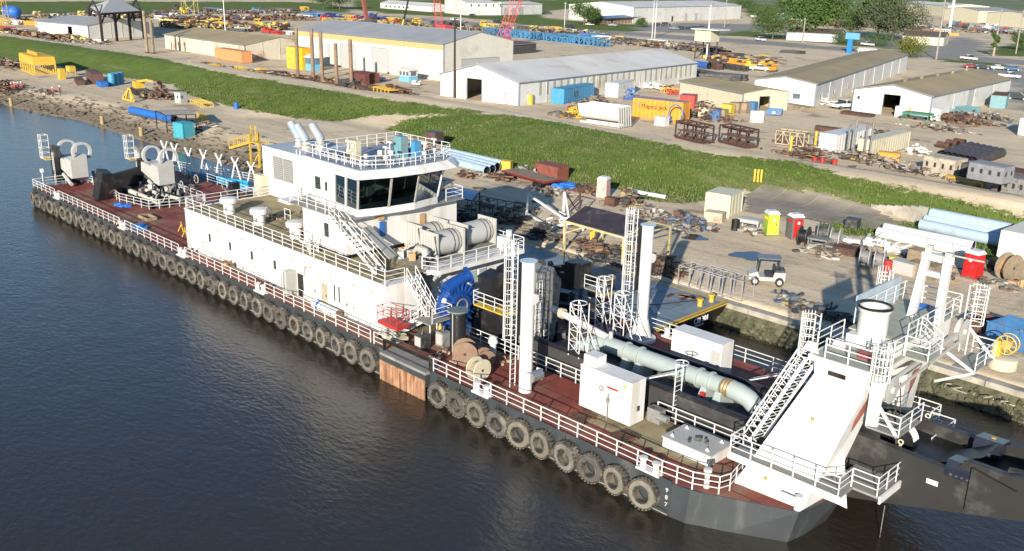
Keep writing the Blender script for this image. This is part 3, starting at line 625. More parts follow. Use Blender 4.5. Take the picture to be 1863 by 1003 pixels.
for px_,py_ in((545,266),(557,272),(584,270)):
    c=P(px_,py_,10.43); x,y=c.x,c.y
    o=MB().lathe([(.62,10.43),(.62,10.52),(.42,10.53),(.42,11.25)],(x,y,0),n=18).build('exhaust_stack',SLV,ab)
    MB().pipe([(x,y,11.2),(x-.15,y-.05,11.55),(x-.5,y-.15,12.0),(x-.8,y-.25,12.4),(x-.95,y-.3,12.7)],[.43,.44,.42,.40,.36],16).build('wrapped_elbow',WRAP,o)
    for z in(10.9,11.2): MB().ring((x,y,z),'z',.43,.03,18,4).build('lagging_band',DMET,o)
# aft-of-wheelhouse link block
b=MB().bx(-75.15,-65.5,48.5,53.9,RD,8.95); pt('link_house',b,WHITE,smooth=False)
# ---- lower wheelhouse block
b=MB().bx(-63.9,-58,40.5,51.7,RD+.35,8.97); lb=pt('accommodation_block',b,WHITE,smooth=False)
MB().bx(-63.7,-58.2,40.8,51.5,RD,RD+.34).build('black_plinth',BLACK,lb,False)
MB().bx(-65.2,-57.2,40.0,51.9,8.97,9.03).build('balcony_deck',GDECK,lb,False)
MB().bx(-62.3,-61.5,40.43,40.497,RD+.6,RD+2.4).build('cabin_door',M('off_white_door',(.6,.61,.56),.45),lb,False)
o=MB().bx(-60.9,-60.35,40.45,40.497,7.0,8.1).build('cabin_window',BLACK,lb,False); MB().bx(-60.86,-60.39,40.44,40.449,7.04,8.06).build('pane',GLASS,o,False)
MB().bx(-58.9,-58.3,40.3,40.497,RD+.4,8.8).build('service_trunk',WHITE,lb,False)
for y,w_,cm in((43.6,.5,BLUE),(47.6,.55,WOODN)):
    MB().bx(-57.98,-57.85,y,y+w_,7.0 if cm is BLUE else 7.2,8.2).build('front_locker',cm,lb,False)
MB().bx(-57.98,-57.7,43.3,43.9,8.4,9.0).build('front_locker',WOODN,lb,False)
rail([(-65.1,42.2,9.03),(-65.1,40.1,9.03),(-58.9,40.1,9.03)],h=1.0,sp=1.2)
rail([(-57.4,50,9.03),(-57.4,51.8,9.03),(-64,51.8,9.03)],sp=1.3)
MB().bx(-66.9,-65.2,40.1,48,8.75,8.97).build('balcony_wing',WHITE,lb,False)
# ---- wheelhouse: real room with glass
FL,SI,HE,RF=9.03,9.60,11.95,12.62
Nq=[(-65.0,42.0),(-57.6,41.3),(-57.0,43.8),(-56.8,46.2),(-57.3,49.0),(-65.0,50.4)]   # plan at sill
Tq=[(-65.0,42.0),(-57.15,41.1),(-56.5,43.75),(-56.3,46.3),(-56.8,49.2),(-65.0,50.5)]  # plan at window head
wh=pt('wheelhouse',MB().prism(Nq,FL,SI),WHITE,smooth=False)
MB().prism(Tq,HE,HE+.12).build('window_header',WHITE,wh,False)
big=[(-65.9,41.0),(-56.9,40.75),(-55.95,43.7),(-55.75,46.4),(-55.9,49.9),(-57.2,51.3),(-65.9,51.3)]
sm_=[(-65.4,41.5),(-57.3,41.3),(-56.5,43.8),(-56.3,46.3),(-56.5,49.4),(-57.6,50.9),(-65.4,50.9)]
MB().prism(big,HE+.12,RF,sm_).build('roof_fascia',WHITE,wh,False)
MB().prism([(x*.98-65*.02,y*.96+46*.04) for x,y in sm_],RF,RF+.02).build('wheelhouse_roof',M('dark_blue_grey_roof',(.16,.19,.24),.5,var=.3,dirt=(.4,.4,.38),damt=.3),wh,False)
MB().bx(-64.9,-64.7,42.4,50.5,SI,HE).build('aft_bulkhead',WHITE,wh,False)
n=len(Nq)
for k in range(0,4):
    a,b_=Vector((*Nq[k],SI)),Vector((*Nq[k+1],SI)); c,d=Vector((*Tq[k],HE)),Vector((*Tq[k+1],HE))
    if k==0:
        # near side: solid with door, then big window, then small window near corner
        w1=a.lerp(b_,.54); w2=c.lerp(d,.54)
        MB().add([a,w1,w2,c,a+Vector((0,.12,0)),w1+Vector((0,.12,0)),w2+Vector((0,.12,0)),c+Vector((0,.12,0))],[(0,1,2,3),(7,6,5,4),(0,4,5,1),(1,5,6,2),(2,6,7,3),(3,7,4,0)]).build('side_wall',WHITE,wh,False)
        MB().bx(-62.6,-61.8,41.66,41.75,FL+.1,FL+2.1).build('wheelhouse_door',WHITE,wh,False); MB().bx(-62.35,-62.05,41.64,41.659,FL+1.2,FL+1.9).build('pane',GLASS,wh,False)
        MB().bx(-63.9,-63.2,41.76,41.86,FL+1.1,FL+2.1).build('side_window',GLASS,wh,False)
        a,c=w1,w2
    segs=2 if k==0 else 1
    for s_ in range(segs):
        p0,p1=a.lerp(b_,s_/segs),a.lerp(b_,(s_+1)/segs); q0,q1=c.lerp(d,s_/segs),c.lerp(d,(s_+1)/segs)
        MB().add([p0.lerp(p1,.04),p0.lerp(p1,.96),q0.lerp(q1,.96),q0.lerp(q1,.04)],[(0,1,2,3)]).build('window_pane',GLASSW if 'GLASSW' in globals() else GLASS,wh,False)
        m_=MB().beam(p0,q0,.16,.12); m_.build('window_mullion',WHITE,wh,False)
        if k: MB().beam(p0.lerp(p1,.5).lerp(q0.lerp(q1,.5),.55),q0.lerp(q1,.5)+Vector((.05,-.02,0)),.05).build('window_wiper',BLACK,wh,False)
    MB().beam(b_,d,.16,.12).build('window_mullion',WHITE,wh,False)
a,b_,c,d=[Vector((*q,z)) for q,z in((Nq[4],SI),(Nq[5],SI),(Tq[4],HE),(Tq[5],HE))]; MB().add([a,b_,d,c,a+Vector((0,-.12,0)),b_+Vector((0,-.12,0)),d+Vector((0,-.12,0)),c+Vector((0,-.12,0))],[(0,1,2,3),(7,6,5,4),(0,4,5,1),(1,5,6,2),(2,6,7,3),(3,7,4,0)]).build('far_side_wall',WHITE,wh,False)
# things seen inside the wheelhouse
MB().bx(-59.6,-58.8,42.6,48.8,FL,SI+.35).build('control_console',DMET,wh,False)
for y in(44.6,47.2): 
    MB().box((-60.6,y,SI+.25),(.6,.6,1.2)).build('helm_seat',GMET,wh,False)
for y in (43.6,45.2,46.4,48.2): MB().bx(-58.9,-58.75,y,y+.5,SI+.25,SI+.65).build('monitor',BLACK,wh,False)
MB().bx(-60.6,-59.7,41.72,41.76,SI+.5,SI+1.7).build('window_board',M('tan_board',(.4,.33,.12),.7),wh,False); MB().bx(-58.5,-57.9,41.6,41.64,SI+.2,SI+1.9).build('window_board',WOODN,wh,False)
# roof equipment
rail([(-65.2,41.8,RF),(-57.7,41.8,RF),(-56.7,43.8,RF),(-56.5,46.1,RF),(-56.9,49.3,RF),(-58.1,51,RF),(-65.2,51,RF)],h=1.0,sp=1.0,close=True,posts=False)
rail([(-64.7,42.5,RF),(-58.1,42.4,RF),(-57.3,44,RF),(-57.1,46.1,RF),(-57.6,49,RF),(-58.5,50.2,RF)],h=.45,sp=.6,posts=False,mid=1,name='inner_roof_rail')
b=MB().bx(-61.6,-60.8,43.6,44.1,RF,RF+1.5); o=pt('air_conditioner',b,CREAM,smooth=False)
for z in(RF+.45,RF+1.1): MB().ring((-61.2,43.58,z),'y',.26,.03,16).build('fan_guard',GMET,o)
b=MB().bx(-60.4,-59.4,47,47.7,RF,RF+1.7); pt('air_conditioner',b,TEAL,label='teal air conditioner casing on the wheelhouse roof',smooth=False)
b=MB().bx(-59.3,-58.8,47.9,48.6,RF,RF+1.3); pt('air_conditioner',b,LBLUE,smooth=False)
for x,y in((-64.3,42.6),(-62.4,44),(-60,46.3),(-58.3,44.6),(-58.0,48.2),(-61.5,49.2),(-58.9,50)):
    b=MB().tube((x,y,RF),(x,y,RF+1.25),.05,6).box((x,y,RF+1.3),(.5,.16,.14)).box((x,y,RF+.5),(.25,.25,.3)); pt('floodlight_mast',b,WRAIL)
for k in range(16):
    x=random.uniform(-64,-57.8);y=random.uniform(42.5,50); b=MB().box((x,y,RF+.2),(.3+random.random()*.5,.3,.35),random.random()); pt('roof_fitting',b,[GMET,WHITE,DMET,BLUE][k%4])
b=MB().tube((-65.7,41.3,9.1),(-65.7,41.3,RF+.4),.05,6).tube((-65.2,41.3,9.1),(-65.2,41.3,RF+.4),.05,6)
for k in range(11): b.tube((-65.7,41.3,9.3+k*.3),(-65.2,41.3,9.3+k*.3),.025,5)
pt('roof_ladder',b,WRAIL)
# ---- stairs
def stairs(a,b_,w_,n,label=None,side=(0,1,0)):
    a=Vector(a);b_=Vector(b_);sd_=Vector(side).normalized()*w_/2
    m=MB().beam(a+sd_,b_+sd_,.06,.26).beam(a-sd_,b_-sd_,.06,.26); o=pt('stairway',m,WHITE)
    tr=None
    for k in range(n):
        p=a.lerp(b_,(k+.5)/n); t=MB().beam(p-sd_*.95,p+sd_*.95,.24,.04); t.build('stair_tread',GDECK if label!='w' else WRAIL,o)
    for s_ in(-1,1):
        r=MB(); up=Vector((0,0,.95)); r.tube(a+sd_*s_+up,b_+sd_*s_+up,.03,5).tube(a+sd_*s_+up*.5,b_+sd_*s_+up*.5,.025,5)
        for k in range(5): p=a.lerp(b_,k/4)+sd_*s_; r.tube(p,p+up,.03,5)
        r.build('handrail',WRAIL,o)
stairs((-58.7,39.9,9.05),(-53.5,40.3,5.75),.85,14)
stairs((-51.1,41.2,5.7),(-48.9,41.2,3.55),.8,9)
stairs((-49.0,40.6,3.45),(-50.9,39.4,2.0),.8,7,side=(.5,.87,0))
b=MB().bx(-49.2,-47.6,39.9,42.0,3.42,3.5); o=pt('landing',b,GDECK,smooth=False); rail([(-49.2,42.0,3.5),(-47.6,42.0,3.5),(-47.6,40.2,3.5)],posts=False,parent=ship)
b=MB()
for x,y in((-47.6,42),(-47.6,40),(-49.2,42)): b.tube((x,y,D),(x,y,3.42),.05,6)
pt('landing_leg',b,WHITE)
stairs((-62.2,39.9,RD+.55),(-60.9,39.5,RD+.02),.7,3); b=MB().bx(-63.2,-62.2,39.6,40.4,RD+.5,RD+.56); pt('door_step',b,WHITE,smooth=False)
rail([(-63.2,39.65,RD+.55),(-62.2,39.65,RD+.55)],h=.9,posts=False)
# ---- silencer tanks on machinery deck (axis along Y)
def silencer(x,y0,y1,r=.95):
    zc=RD+1.05
    o=MB().lathe([(r,y0+.2),(r,y1-.2)],(x,0,zc),axis='y',n=28).build('silencer_drum',LGREY,dh)
    for y in(y0,y1): 
        MB().bx(x-1.08,x+1.08,y-.06 if y==y0 else y-.04,y+.04 if y==y0 else y+.06,RD+.05,RD+2.15).build('end_plate',LGREY,o,False)
        for k in range(7): MB().bx(x-1.0+k*.33,x-.95+k*.33,y-.12,y-.065,RD+.1,RD+2.1).build('plate_rib',LGREY,o,False)
    for y in(y1-.9,y1-.5): MB().ring((x,y,zc),'y',r+.02,.035,28).build('strap_band',DMET,o)
    MB().tube((x+1.12,y0-.13,RD+.5),(x+.8,y0-.13,RD+1.9),.05,5).tube((x+.8,y0-.13,RD+1.9),(x+1.0,y0+.5,RD+1.9),.05,5).build('bracket',DMET,o)
silencer(-54.3,45.6,48.3); silencer(-54.9,49.2,52.3); silencer(-57.0,46.2,48.9,.85)
b=MB().pipe([(-55.2,44.9,RD+.3),(-54.6,44.8,RD+.9),(-53.6,44.6,RD+.9),(-53.2,44.5,RD+.3)],.32,12); pt('elbow_pipe',b,LGREY)
for k in range(10):
    x=random.uniform(-56.6,-53);y=random.uniform(43.8,45.2); b=MB().box((x,y,RD+.3),(.5,.4,.6),random.random()).tube((x,y,RD+.5),(x+.5,y+.3,RD+1.0),.06,6); pt('pipe_fitting',b,[LGREY,DMET,WOODN,GMET][k%4])
b=MB().box((-52.6,52.0,RD+.5),(.7,.8,1.0)).tube((-52.6,52.6,RD),(-52.6,52.6,RD+1.4),.25,12); pt('deck_tank',b,WHITE)
# grey slanted slab added to stand in for the stair shadow
b=MB().beam((-57.4,41.9,8.2),(-55.2,42.8,6.1),1.2,.06); pt('stair_shadow_slab',b,LGREY)
# ---- columns with caged ladders
def ladder(x,y,z0,z1,ax='x',w_=.45,cage=None,r=.38,parent=None,hoop=.75,bars=5,ca=None,lean=(0,0)):
    """vertical or leaning caged ladder; ca = cage direction angle"""
    lean=Vector((lean[0],lean[1],0)); H_=z1-z0
    p=lambda z,dx,dy:Vector((x+dx,y+dy,z))+lean*((z-z0)/H_)
    ca=0 if ca is None else ca; ux,uy=math.cos(ca),math.sin(ca); sx,sy=-uy,ux
    b=MB()
    for s_ in(-1,1): b.tube(p(z0,sx*s_*w_/2,sy*s_*w_/2),p(z1,sx*s_*w_/2,sy*s_*w_/2),.035,5)
    n=int(H_/.33)
    for k in range(n): z=z0+.2+k*.33; b.tube(p(z,sx*w_/2,sy*w_/2),p(z,-sx*w_/2,-sy*w_/2),.018,4)
    o=b.build('ladder',WRAIL,parent or ship)
    if cage:
        c=MB(); z=cage
        arc=[(ux*(r*(1+math.sin(t)) if True else 0)+sx*r*1.1*math.cos(t),uy*(r*(1+math.sin(t)))+sy*r*1.1*math.cos(t)) for t in [math.pi*k/8 for k in range(9)]]
        arc=[(sx*w_/2+0,sy*w_/2)]+arc+[(-sx*w_/2,-sy*w_/2)]
        zz=cage
        while zz<=z1+.01:
            q=[p(zz,*a) for a in arc]
            for a_,b2 in zip(q,q[1:]): c.tube(a_,b2,.028,4,caps=False)
            zz+=hoop
        for k in range(1,len(arc)-1,max(1,(len(arc)-2)//bars)): c.tube(p(cage,*arc[k]),p(z1,*arc[k]),.02,4)
        c.build('ladder_cage',WRAIL,o)
    return o
for (x,y,zt,zb,lb2) in((-37.75,39.5,10.5,D,0),(-38.4,52.1,10.5,D,1)):
    b=MB().lathe([(.42,zb+.0),(.42,zt-.02),(.40,zt)],(x,y,0),n=32); o=pt('hoist_column',b,WHITE)
    if lb2: MB().lathe([(1.1,zb),(1.1,zb+.2),(.8,zb+.22),(.46,zb+1.6)],(x,y,0),n=24).build('column_base',WHITE,o)
    MB().lathe([(.55,zt-.001),(.55,zt+.03)],(x,y,0),n=32).build('column_cap',M('pale_blue_cap',(.45,.55,.62),.5),o)
    MB().lathe([(.33,.3),(.33,.62),(.001,.62)],(x,y,8.2),axis='x',n=18).build('side_flange',WHITE,o)
    MB().bx(x-.75,x-.55,y-.1,y+.3,D+3.6,zt-.2).build('cable_tray',BLACK,o,False)
    if not lb2:
        MB().lathe([(.34,-.45),(.34,.45)],(x+.75,y+.1,3.2),axis='y',n=18).build('fairlead_roller',STEEL,o)
        [MB().bx(x+.35,x+.8,y+q,y+q+.1,2.8,3.5).build('roller_cheek',WHITE,o,False) for q in(-.5,.6)]
    ladder(x-1.05,y-.1,D,zt+.95,cage=D+3.2,ca=math.pi,parent=o if False else ship)
# ---- white equipment boxes
b=MB().bx(-34.0,-30.1,40.35,41.65,D+.1,4.75); eb=pt('equipment_house',b,WHITE,smooth=False)
MB().bx(-34.0,-33.0,40.6,41.5,4.75,5.35).build('roof_box',WHITE,eb,False)
MB().bx(-34.02,-30.08,40.33,41.67,4.70,4.752).build('roof_flange',WHITE,eb,False)
MB().bx(-31.9,-31.1,40.33,40.349,3.9,4.02).build('red_mark',RED,eb,False); MB().ring((-32.3,40.3,3.75),'y',.14,.035,12).build('valve_wheel',GMET,eb)
MB().tube((-31.7,40.2,D),(-31.7,40.2,3.6),.035,6).box((-31.7,40.2,3.2),(.15,.15,.25)).build('control_pipe',GMET,eb)
MB().box((-30.6,40.32,4.4),(.16,.06,.18)).build('lamp',YEL,eb); MB().box((-30.05,41.0,3.0),(.06,.2,.3)).build('socket',DMET,eb)
b=MB().bx(-34.0,-30.1,49.6,50.95,D+.1,4.65); eb=pt('equipment_house',b,WHITE,smooth=False); MB().bx(-30.9,-30.2,49.57,49.599,2.6,4.1).build('vent_panel',LGREY,eb,False)
# hatch box
b=MB().bx(-27.4,-24.3,39.9,41.95,D+.015,D+.62); hb=pt('hatch_coaming',b,WHITE,smooth=False)
MB().bx(-27.46,-24.24,39.84,42.01,D+.62,D+.70).build('hatch_lid',LGREY,hb,False)
for x in(-27.1,-26.2,-25.3,-24.6):
    for y in(39.80,42.05): MB().box((x,y,D+.5),(.16,.06,.12)).build('hatch_clamp',WHITE,hb)
for x,y in((-27,41.6),(-24.7,41.6),(-27,40.2),(-24.7,40.2)): MB().add([(x-.15,y,D+.70),(x+.15,y,D+.70),(x,y+.1,D+.70),(x,y,D+.92)],[(0,1,3),(1,2,3),(2,0,3)]).build('lifting_eye',WHITE,hb)
for k in range(7): MB().box((-25.6+random.uniform(-.5,.6),40.6+random.uniform(-.3,.4),D+.78),(.15,.12,.14+.2*random.random()),random.random()).build('loose_fitting',DMET,hb)
b=MB().lathe([(.22,D),(.22,D+1.0),(.34,D+1.05),(.34,D+1.2),(.25,D+1.35),(.3,D+1.45),(.001,D+1.6)],(-43.1,41.8,0),n=18); pt('mushroom_vent',b,WHITE)
b=MB().lathe([(.16,D),(.13,D+.9),(.22,D+.92),(.22,D+1.1),(.001,D+1.12)],(-23.2,38.0,0),n=14); pt('capstan_post',b,WHITE)
# generator block
b=MB().box((-29.6,42.2,D+.45),(.9,.6,.85)).tube((-29.4,42.0,D+.5),(-28.6,42.0,D+.5),.22,12); pt('pump_motor',b,GMET)
# ---- ladder (the long lowered boom) with dredge pipe
lad=MB(); 
lad.bx(-41,-20,43.3,43.9,1.5,3.55).bx(-41,-20,47.3,47.9,1.5,3.55).bx(-41,-20,43.9,47.3,1.6,2.6)
la=pt('dredge_ladder',lad,M('ladder_dark_grey',(.045,.044,.043),.5,var=.25,dirt=(.09,.085,.08),damt=.25),smooth=False)
MB().tube((-41,43.35,3.62),(-22,43.35,3.62),.14,8).tube((-41,47.85,3.62),(-22,47.85,3.62),.14,8).build('ladder_edge_pipe',BLACK,la)
dp=MB().pipe([(-38.6,45.0,2.7),(-38.2,45.1,3.2),(-37.4,45.4,3.75),(-36.4,45.6,3.95),(-35.5,45.6,3.95),(-27.4,45.6,3.95)],.52,20).build('dredge_pipe',PGREY,la)
for x in(-36.2,-34.6,-33.5,-29,-28.2): MB().lathe([(.63,-.06),(.63,.06)],(x,45.6,3.95),axis='x',n=24).build('pipe_flange',PGREY,la)
MB().lathe([(.5,-.35),(.56,-.2),(.52,-.1),(.58,0),(.52,.1),(.58,.2),(.5,.35)],(-27.0,45.6,3.95),axis='x',n=24).build('rusty_coupling',M('brass_brown_coupling',(.3,.22,.12),.5,metal=.3,var=.4,sc_=6),la)
MB().pipe([(-26.8,45.6,3.95),(-26.2,45.6,3.9),(-25.6,45.65,3.7),(-25.1,45.7,3.3),(-24.9,45.75,2.8),(-24.85,45.8,2.2)],[.56,.56,.55,.54,.52,.5],20).build('pipe_elbow',PGREY,la)
MB().tube((-41.2,45.6,5.1),(-36.2,45.6,4.4),.24,14).build('suction_pipe',M('pinkish_white_pipe',(.55,.5,.47),.5,var=.1,dirt=(.3,.15,.08),damt=.25),la)
MB().lathe([(.36,-.15),(.36,.15)],(-40.3,45.6,4.98),axis='x',n=18).build('pipe_collar',CREAM,la)
MB().tube((-36.0,45.6,4.3),(-36.0,45.6,4.9),.15,10).build('air_valve',LGREY,la)
for x in(-33.9,-27.9):
    for dx in(-.45,.55):
        MB().add([(x+dx-.32,44.7,2.6),(x+dx+.32,44.7,2.6),(x+dx+.3,46.5,2.6),(x+dx-.3,46.5,2.6),(x+dx-.2,45.1,3.7),(x+dx+.2,45.1,3.7),(x+dx+.2,46.1,3.7),(x+dx-.2,46.1,3.7)],[(0,1,5,4),(1,2,6,5),(2,3,7,6),(3,0,4,7),(4,5,6,7)]).build('pipe_saddle',PGREY,la,False)
MB().bx(-28.4,-28.1,44.75,45.0,3.2,3.45).build('red_valve',RED,la,False)
for k in range(26):
    x=random.uniform(-41,-23); y=random.choice((44.3,46.9)); b=MB().box((x,y,2.75),(.3+random.random()*.6,.3,.3+.3*random.random()),random.random()); b.build('ladder_fitting',DMET,la)
# access stands straddling the ladder
def stand(x,y,z,h_,s=1):
    b=MB()
    for dx,dy in((0,0),(.9,0),(0,.8),(.9,.8)): b.tube((x+dx*s,y+dy,z),(x+dx*s,y+dy,z+h_),.035,5)
    for k in range(int(h_/.75)+1):
        zz=z+.3+k*.75
        if zz<z+h_:
            b.tube((x,y,zz),(x+.9*s,y,zz),.025,4).tube((x,y,zz),(x,y+.8,zz),.025,4).tube((x+.9*s,y,zz),(x,y,zz+.6 if zz+.6<z+h_ else zz),.022,4)
    b.tube((x,y,z+h_),(x+2.2*s,y-.2,z),.03,5).tube((x,y+.8,z+h_),(x+2.2*s,y+.6,z),.03,5)
    for k in range(8): p=Vector((x,y,z+h_)).lerp(Vector((x+2.2*s,y-.2,z)),k/8); b.tube(p,p+Vector((0,.8,0)),.025,4)
    b.ring((x+.4*s,y+.4,z+h_),'z',.5,.03,14,4)
    pt('access_stand',b,WRAIL)
stand(-37.6,43.3,3.4,3.6); stand(-37.9,48.2,3.1,3.4); stand(-40.6,49.5,2.0,4.6,.8)
for (x,y,z,h_) in((-29.0,43.0,2.6,3.0),(-24.6,48.2,2.6,2.9)):
    b=MB().tube((x,y,z),(x,y,z+h_),.035,5).tube((x,y+.7,z),(x,y+.7,z+h_),.035,5).ring((x+.1,y+.35,z+h_),'z',.42,.035,14,4)
    for k in range(9): b.tube((x,y,z+.3+k*.3),(x,y+.7,z+.3+k*.3),.022,4)
    b.tube((x,y,z+h_-.6),(x-2.6,y,z+h_-1.9),.05,6).tube((x,y+.7,z+h_-.6),(x-2.6,y+.5,z+h_-1.9),.03,5); pt('boarding_ladder',b,WRAIL)
# boom end
bm_=MB().extr([(-20,1.5),(-18,1.53),(-15.5,2.2),(-13.3,2.85),(-10.2,3.75),(-8.3,4.5),(-7.9,5.5),(-8.8,6.3),(-11,5.75),(-12.7,5.75),(-13.4,5.0),(-18,5.15),(-20,4.6)],'y',43.3,43.7)
bm_.extr([(-20,1.5),(-18,1.53),(-15.5,2.2),(-13.3,2.85),(-10.2,3.75),(-8.3,4.5),(-7.9,5.5),(-8.8,5.9),(-13.4,5.0),(-18,5.15),(-20,4.6)],'y',47.6,48.0)
bm_.bx(-20,-13.2,43.7,47.6,4.1,4.4).bx(-13.2,-8.8,43.7,47.6,4.3,4.5)
bo=bm_.build('boom_end',LADG,la,False)
MB().bx(-19.9,-13.2,43.72,47.58,4.4,4.43).build('boom_top_plate',M('glossy_dark_plate',(.010,.011,.013),.3,var=.5,sc_=1.5),la,False)
for y0,y1 in((43.25,44.6),(46.7,48.05)):
    o=MB().extr([(y0,4.7),(y1,4.7),(y1,5.3),(y0+.2,5.5),(y0,5.2)],'x',-13.6,-12.3).build('trunnion_bracket',M('navy_bracket',(.018,.022,.035),.3,var=.3),la,False)
    for k in range(4): MB().tube((-13.3+k*.25,y0-.03,4.85),(-13.3+k*.25,y0+.02,4.85),.06,8).build('bolt_head',DMET,o)
MB().lathe([(.12,0),(.12,.03)],(-12.9,43.9,5.45),axis='z',n=12).build('warning_sticker',YEL,la); MB().lathe([(.12,0),(.12,.03)],(-12.9,47.4,5.45),axis='z',n=12).build('warning_sticker',YEL,la)
MB().bx(-14.35,-13.8,43.27,43.298,3.95,4.2).build('white_label_plate',WHITE,la,False)
MB().extr([(-12.4,3.4),(-11.3,3.6),(-10.4,5.2),(-12.4,5.6)],'y',43.1,43.29).build('cheek_plate',LADG,la,False)
MB().extr([(-13.4,5.0),(-12.4,5.6),(-13.2,5.0),(-14.8,4.3)],'y',44.7,46.6).build('gusset_plate',LADG,la,False)
[MB().tube((-11,y_,z_),(-9.6,y_,z_+.35),.3,12,r2=.12).build('cutter_housing',LADG,la) for y_,z_ in((43.9,5.6),(47.3,5.3))]
MB().tube((-16.1,43.28,1.9),(-16.1,43.28,.05),.02,5).build('hanging_line',GMET,la)
# white fine lines of wear
# ---- bow gantry
def slab(n_,base,top,mat,parent=None):
    """8-corner solid: base 4 pts, top 4 pts"""
    m=MB().add(list(base)+list(top),[(3,2,1,0),(4,5,6,7),(0,1,5,4),(1,2,6,5),(2,3,7,6),(3,0,4,7)])
    return pt(n_,m,mat,parent,smooth=False)
for sgn in(1,-1):
    my=lambda y:y if sgn==1 else 2*YC-y
    lg=slab('gantry_leg',[(-22.5,my(39.5),D),(-18.7,my(39.7),D),(-18.5,my(41.9),D),(-22.3,my(41.9),D)],[(-20.1,my(42.0),8.2),(-17.5,my(42.0),7.7),(-17.5,my(43.9),7.7),(-20.1,my(43.9),8.2)],WHITE)
    slab('leg_head',[(-20.1,my(42.0),8.2),(-17.5,my(42.0),7.7),(-17.5,my(43.9),7.7),(-20.1,my(43.9),8.2)],[(-20.2,my(41.9),9.2),(-17.3,my(41.9),9.1),(-17.3,my(44.6),9.1),(-20.2,my(44.6),9.2)],WHITE,lg)
    MB().box((-18.9,my(41.95),8.5),(.9,.12,.22)).build('leg_slot',BLACK,lg)
    for xx,yy,zz in((-19.4,41.0,6.2),(-20.9,39.75,2.75)): MB().box((xx,my(yy)-.0,zz),(.12,.12,.14)).build('amber_lamp',YEL,lg)
    MB().add([(-17.46,my(42.5),7.4),(-17.46,my(43.3),7.4),(-18.05,my(42.1),5.2),(-18.15,my(41.5),5.2)],[(0,1,2,3)]).build('primer_patch',M('red_primer',(.36,.12,.09),.6),lg,False)
    MB().add([(-18.3,my(41.5),D+.05),(-17.2,my(41.4),D+.05),(-18.2,my(42.2),5.0),(-18.4,my(42.3),4.9)],[(0,1,2,3),(3,2,1,0)]).build('stiffener_fin',WHITE,lg,False)
    MB().tube((-18.9,my(39.6),D),(-18.9,my(39.6),D+.75),.2,12).box((-19.2,my(39.5),D+.5),(1.2,.1,.3)).build('fairlead',WHITE,lg)
    for f in(.22,.42,.62,.82):
        q=lambda b,t_:Vector(b).lerp(Vector(t_),f); p0=q((-22.5,my(39.5),D),(-20.1,my(42.0),8.2)); p1=q((-18.7,my(39.7),D),(-17.5,my(42.0),7.7)); MB().beam(p0+Vector((0,-.01*sgn,0)),p1+Vector((0,-.01*sgn,0)),.035,.03).build('weld_seam',WHITE,lg)
    # platform around leg
    pl=MB().bx(-23.0,-16.9,my(39.6) if sgn==1 else my(41.0),my(41.0) if sgn==1 else my(39.6),3.38,3.5)
    y0,y1=sorted((my(41.0),my(44.2))); pl.bx(-17.9,-15.6,y0,y1,3.38,3.5)
    o=pt('gantry_walkway',pl,GDECK,smooth=False); 
    MB().bx(-23.05,-16.85,my(39.6)-.06 if sgn==1 else my(39.6)-.0,my(39.6) if sgn==1 else my(39.6)+.06,3.15,3.55).build('walkway_edge',WHITE,o,False)
    MB().bx(-15.6,-15.5,y0,y1,3.15,3.55).build('walkway_edge',WHITE,o,False)
    rail([(-23.0,my(40.9),3.5),(-23.0,my(39.65),3.5),(-17.0,my(39.65),3.5),(-17.0,my(41.0),3.5),(-15.7,my(41.0),3.5),(-15.7,my(44.1),3.5)],h=1.0,sp=1.2)
# crossbeam
b=MB().bx(-19.9,-17.3,44.6,51.6,8.5,9.75); cb=pt('gantry_crossbeam',b,WHITE,smooth=False)
MB().bx(-20.3,-17.0,41.8,45.2,9.12,9.22).build('lower_top_deck',GREEN_D,cb,False)
MB().bx(-20.1,-17.1,45.2,52.0,9.78,9.86).build('upper_top_deck',GREEN_D,cb,False)
MB().bx(-17.35,-17.2,41.8,45.3,9.0,9.25).build('deck_edge',WHITE,cb,False); MB().bx(-20.4,-20.3,41.8,45.3,8.95,9.25).bx(-20.4,-17.2,41.7,41.8,8.95,9.25).build('deck_edge',WHITE,cb,False)
MB().bx(-18.6,-17.8,43.2,43.7,9.22,9.5).build('red_mount',M('dark_red_paint',(.25,.03,.03),.5),cb,False)
MB().bx(-20.35,-20.3,46.2,51.6,9.85,11.3).build('windbreak_panel',M('pale_blue_grey_panel',(.34,.42,.47),.5),cb,False)
o=MB().lathe([(.74,9.0),(.74,11.0),(.82,11.12),(.88,11.3),(.8,11.3),(.68,11.25),(.66,10.2)],(-18.9,45.3,0),n=36).build('hoist_drum',WHITE,cb)
MB().ring((-18.9,45.3,11.32),'z',.82,.075,36,6).build('rubber_lip',BLACK,cb)
for x,y in((-19.7,43.5),(-20.5,42.1)): MB().extr([(x-.45,9.22),(x+.45,9.22),(x+.2,9.75),(x-.2,9.75)],'y',y,y+.06).build('pad_eye',WHITE,cb,False)
rail([(-20.3,45.1,9.22),(-20.3,42.3,9.22)],h=1.05,sp=1.4,posts=False); rail([(-19.6,41.85,9.22),(-17.2,41.85,9.22),(-17.1,45.2,9.22)],h=1.05,sp=1.1)
rail([(-17.05,45.2,9.86),(-17.05,52,9.86),(-20.2,52,9.86),(-20.2,46,9.86)],h=1.05,sp=1.15); rail([(-17.05,45.2,9.22),(-15.9,45.2,9.22),(-15.9,46.8,9.22),(-17.05,46.8,9.86)],h=1.05,posts=False)
MB().bx(-17.2,-15.9,45.2,46.8,9.1,9.2).build('side_deck',GREEN_D,cb,False)
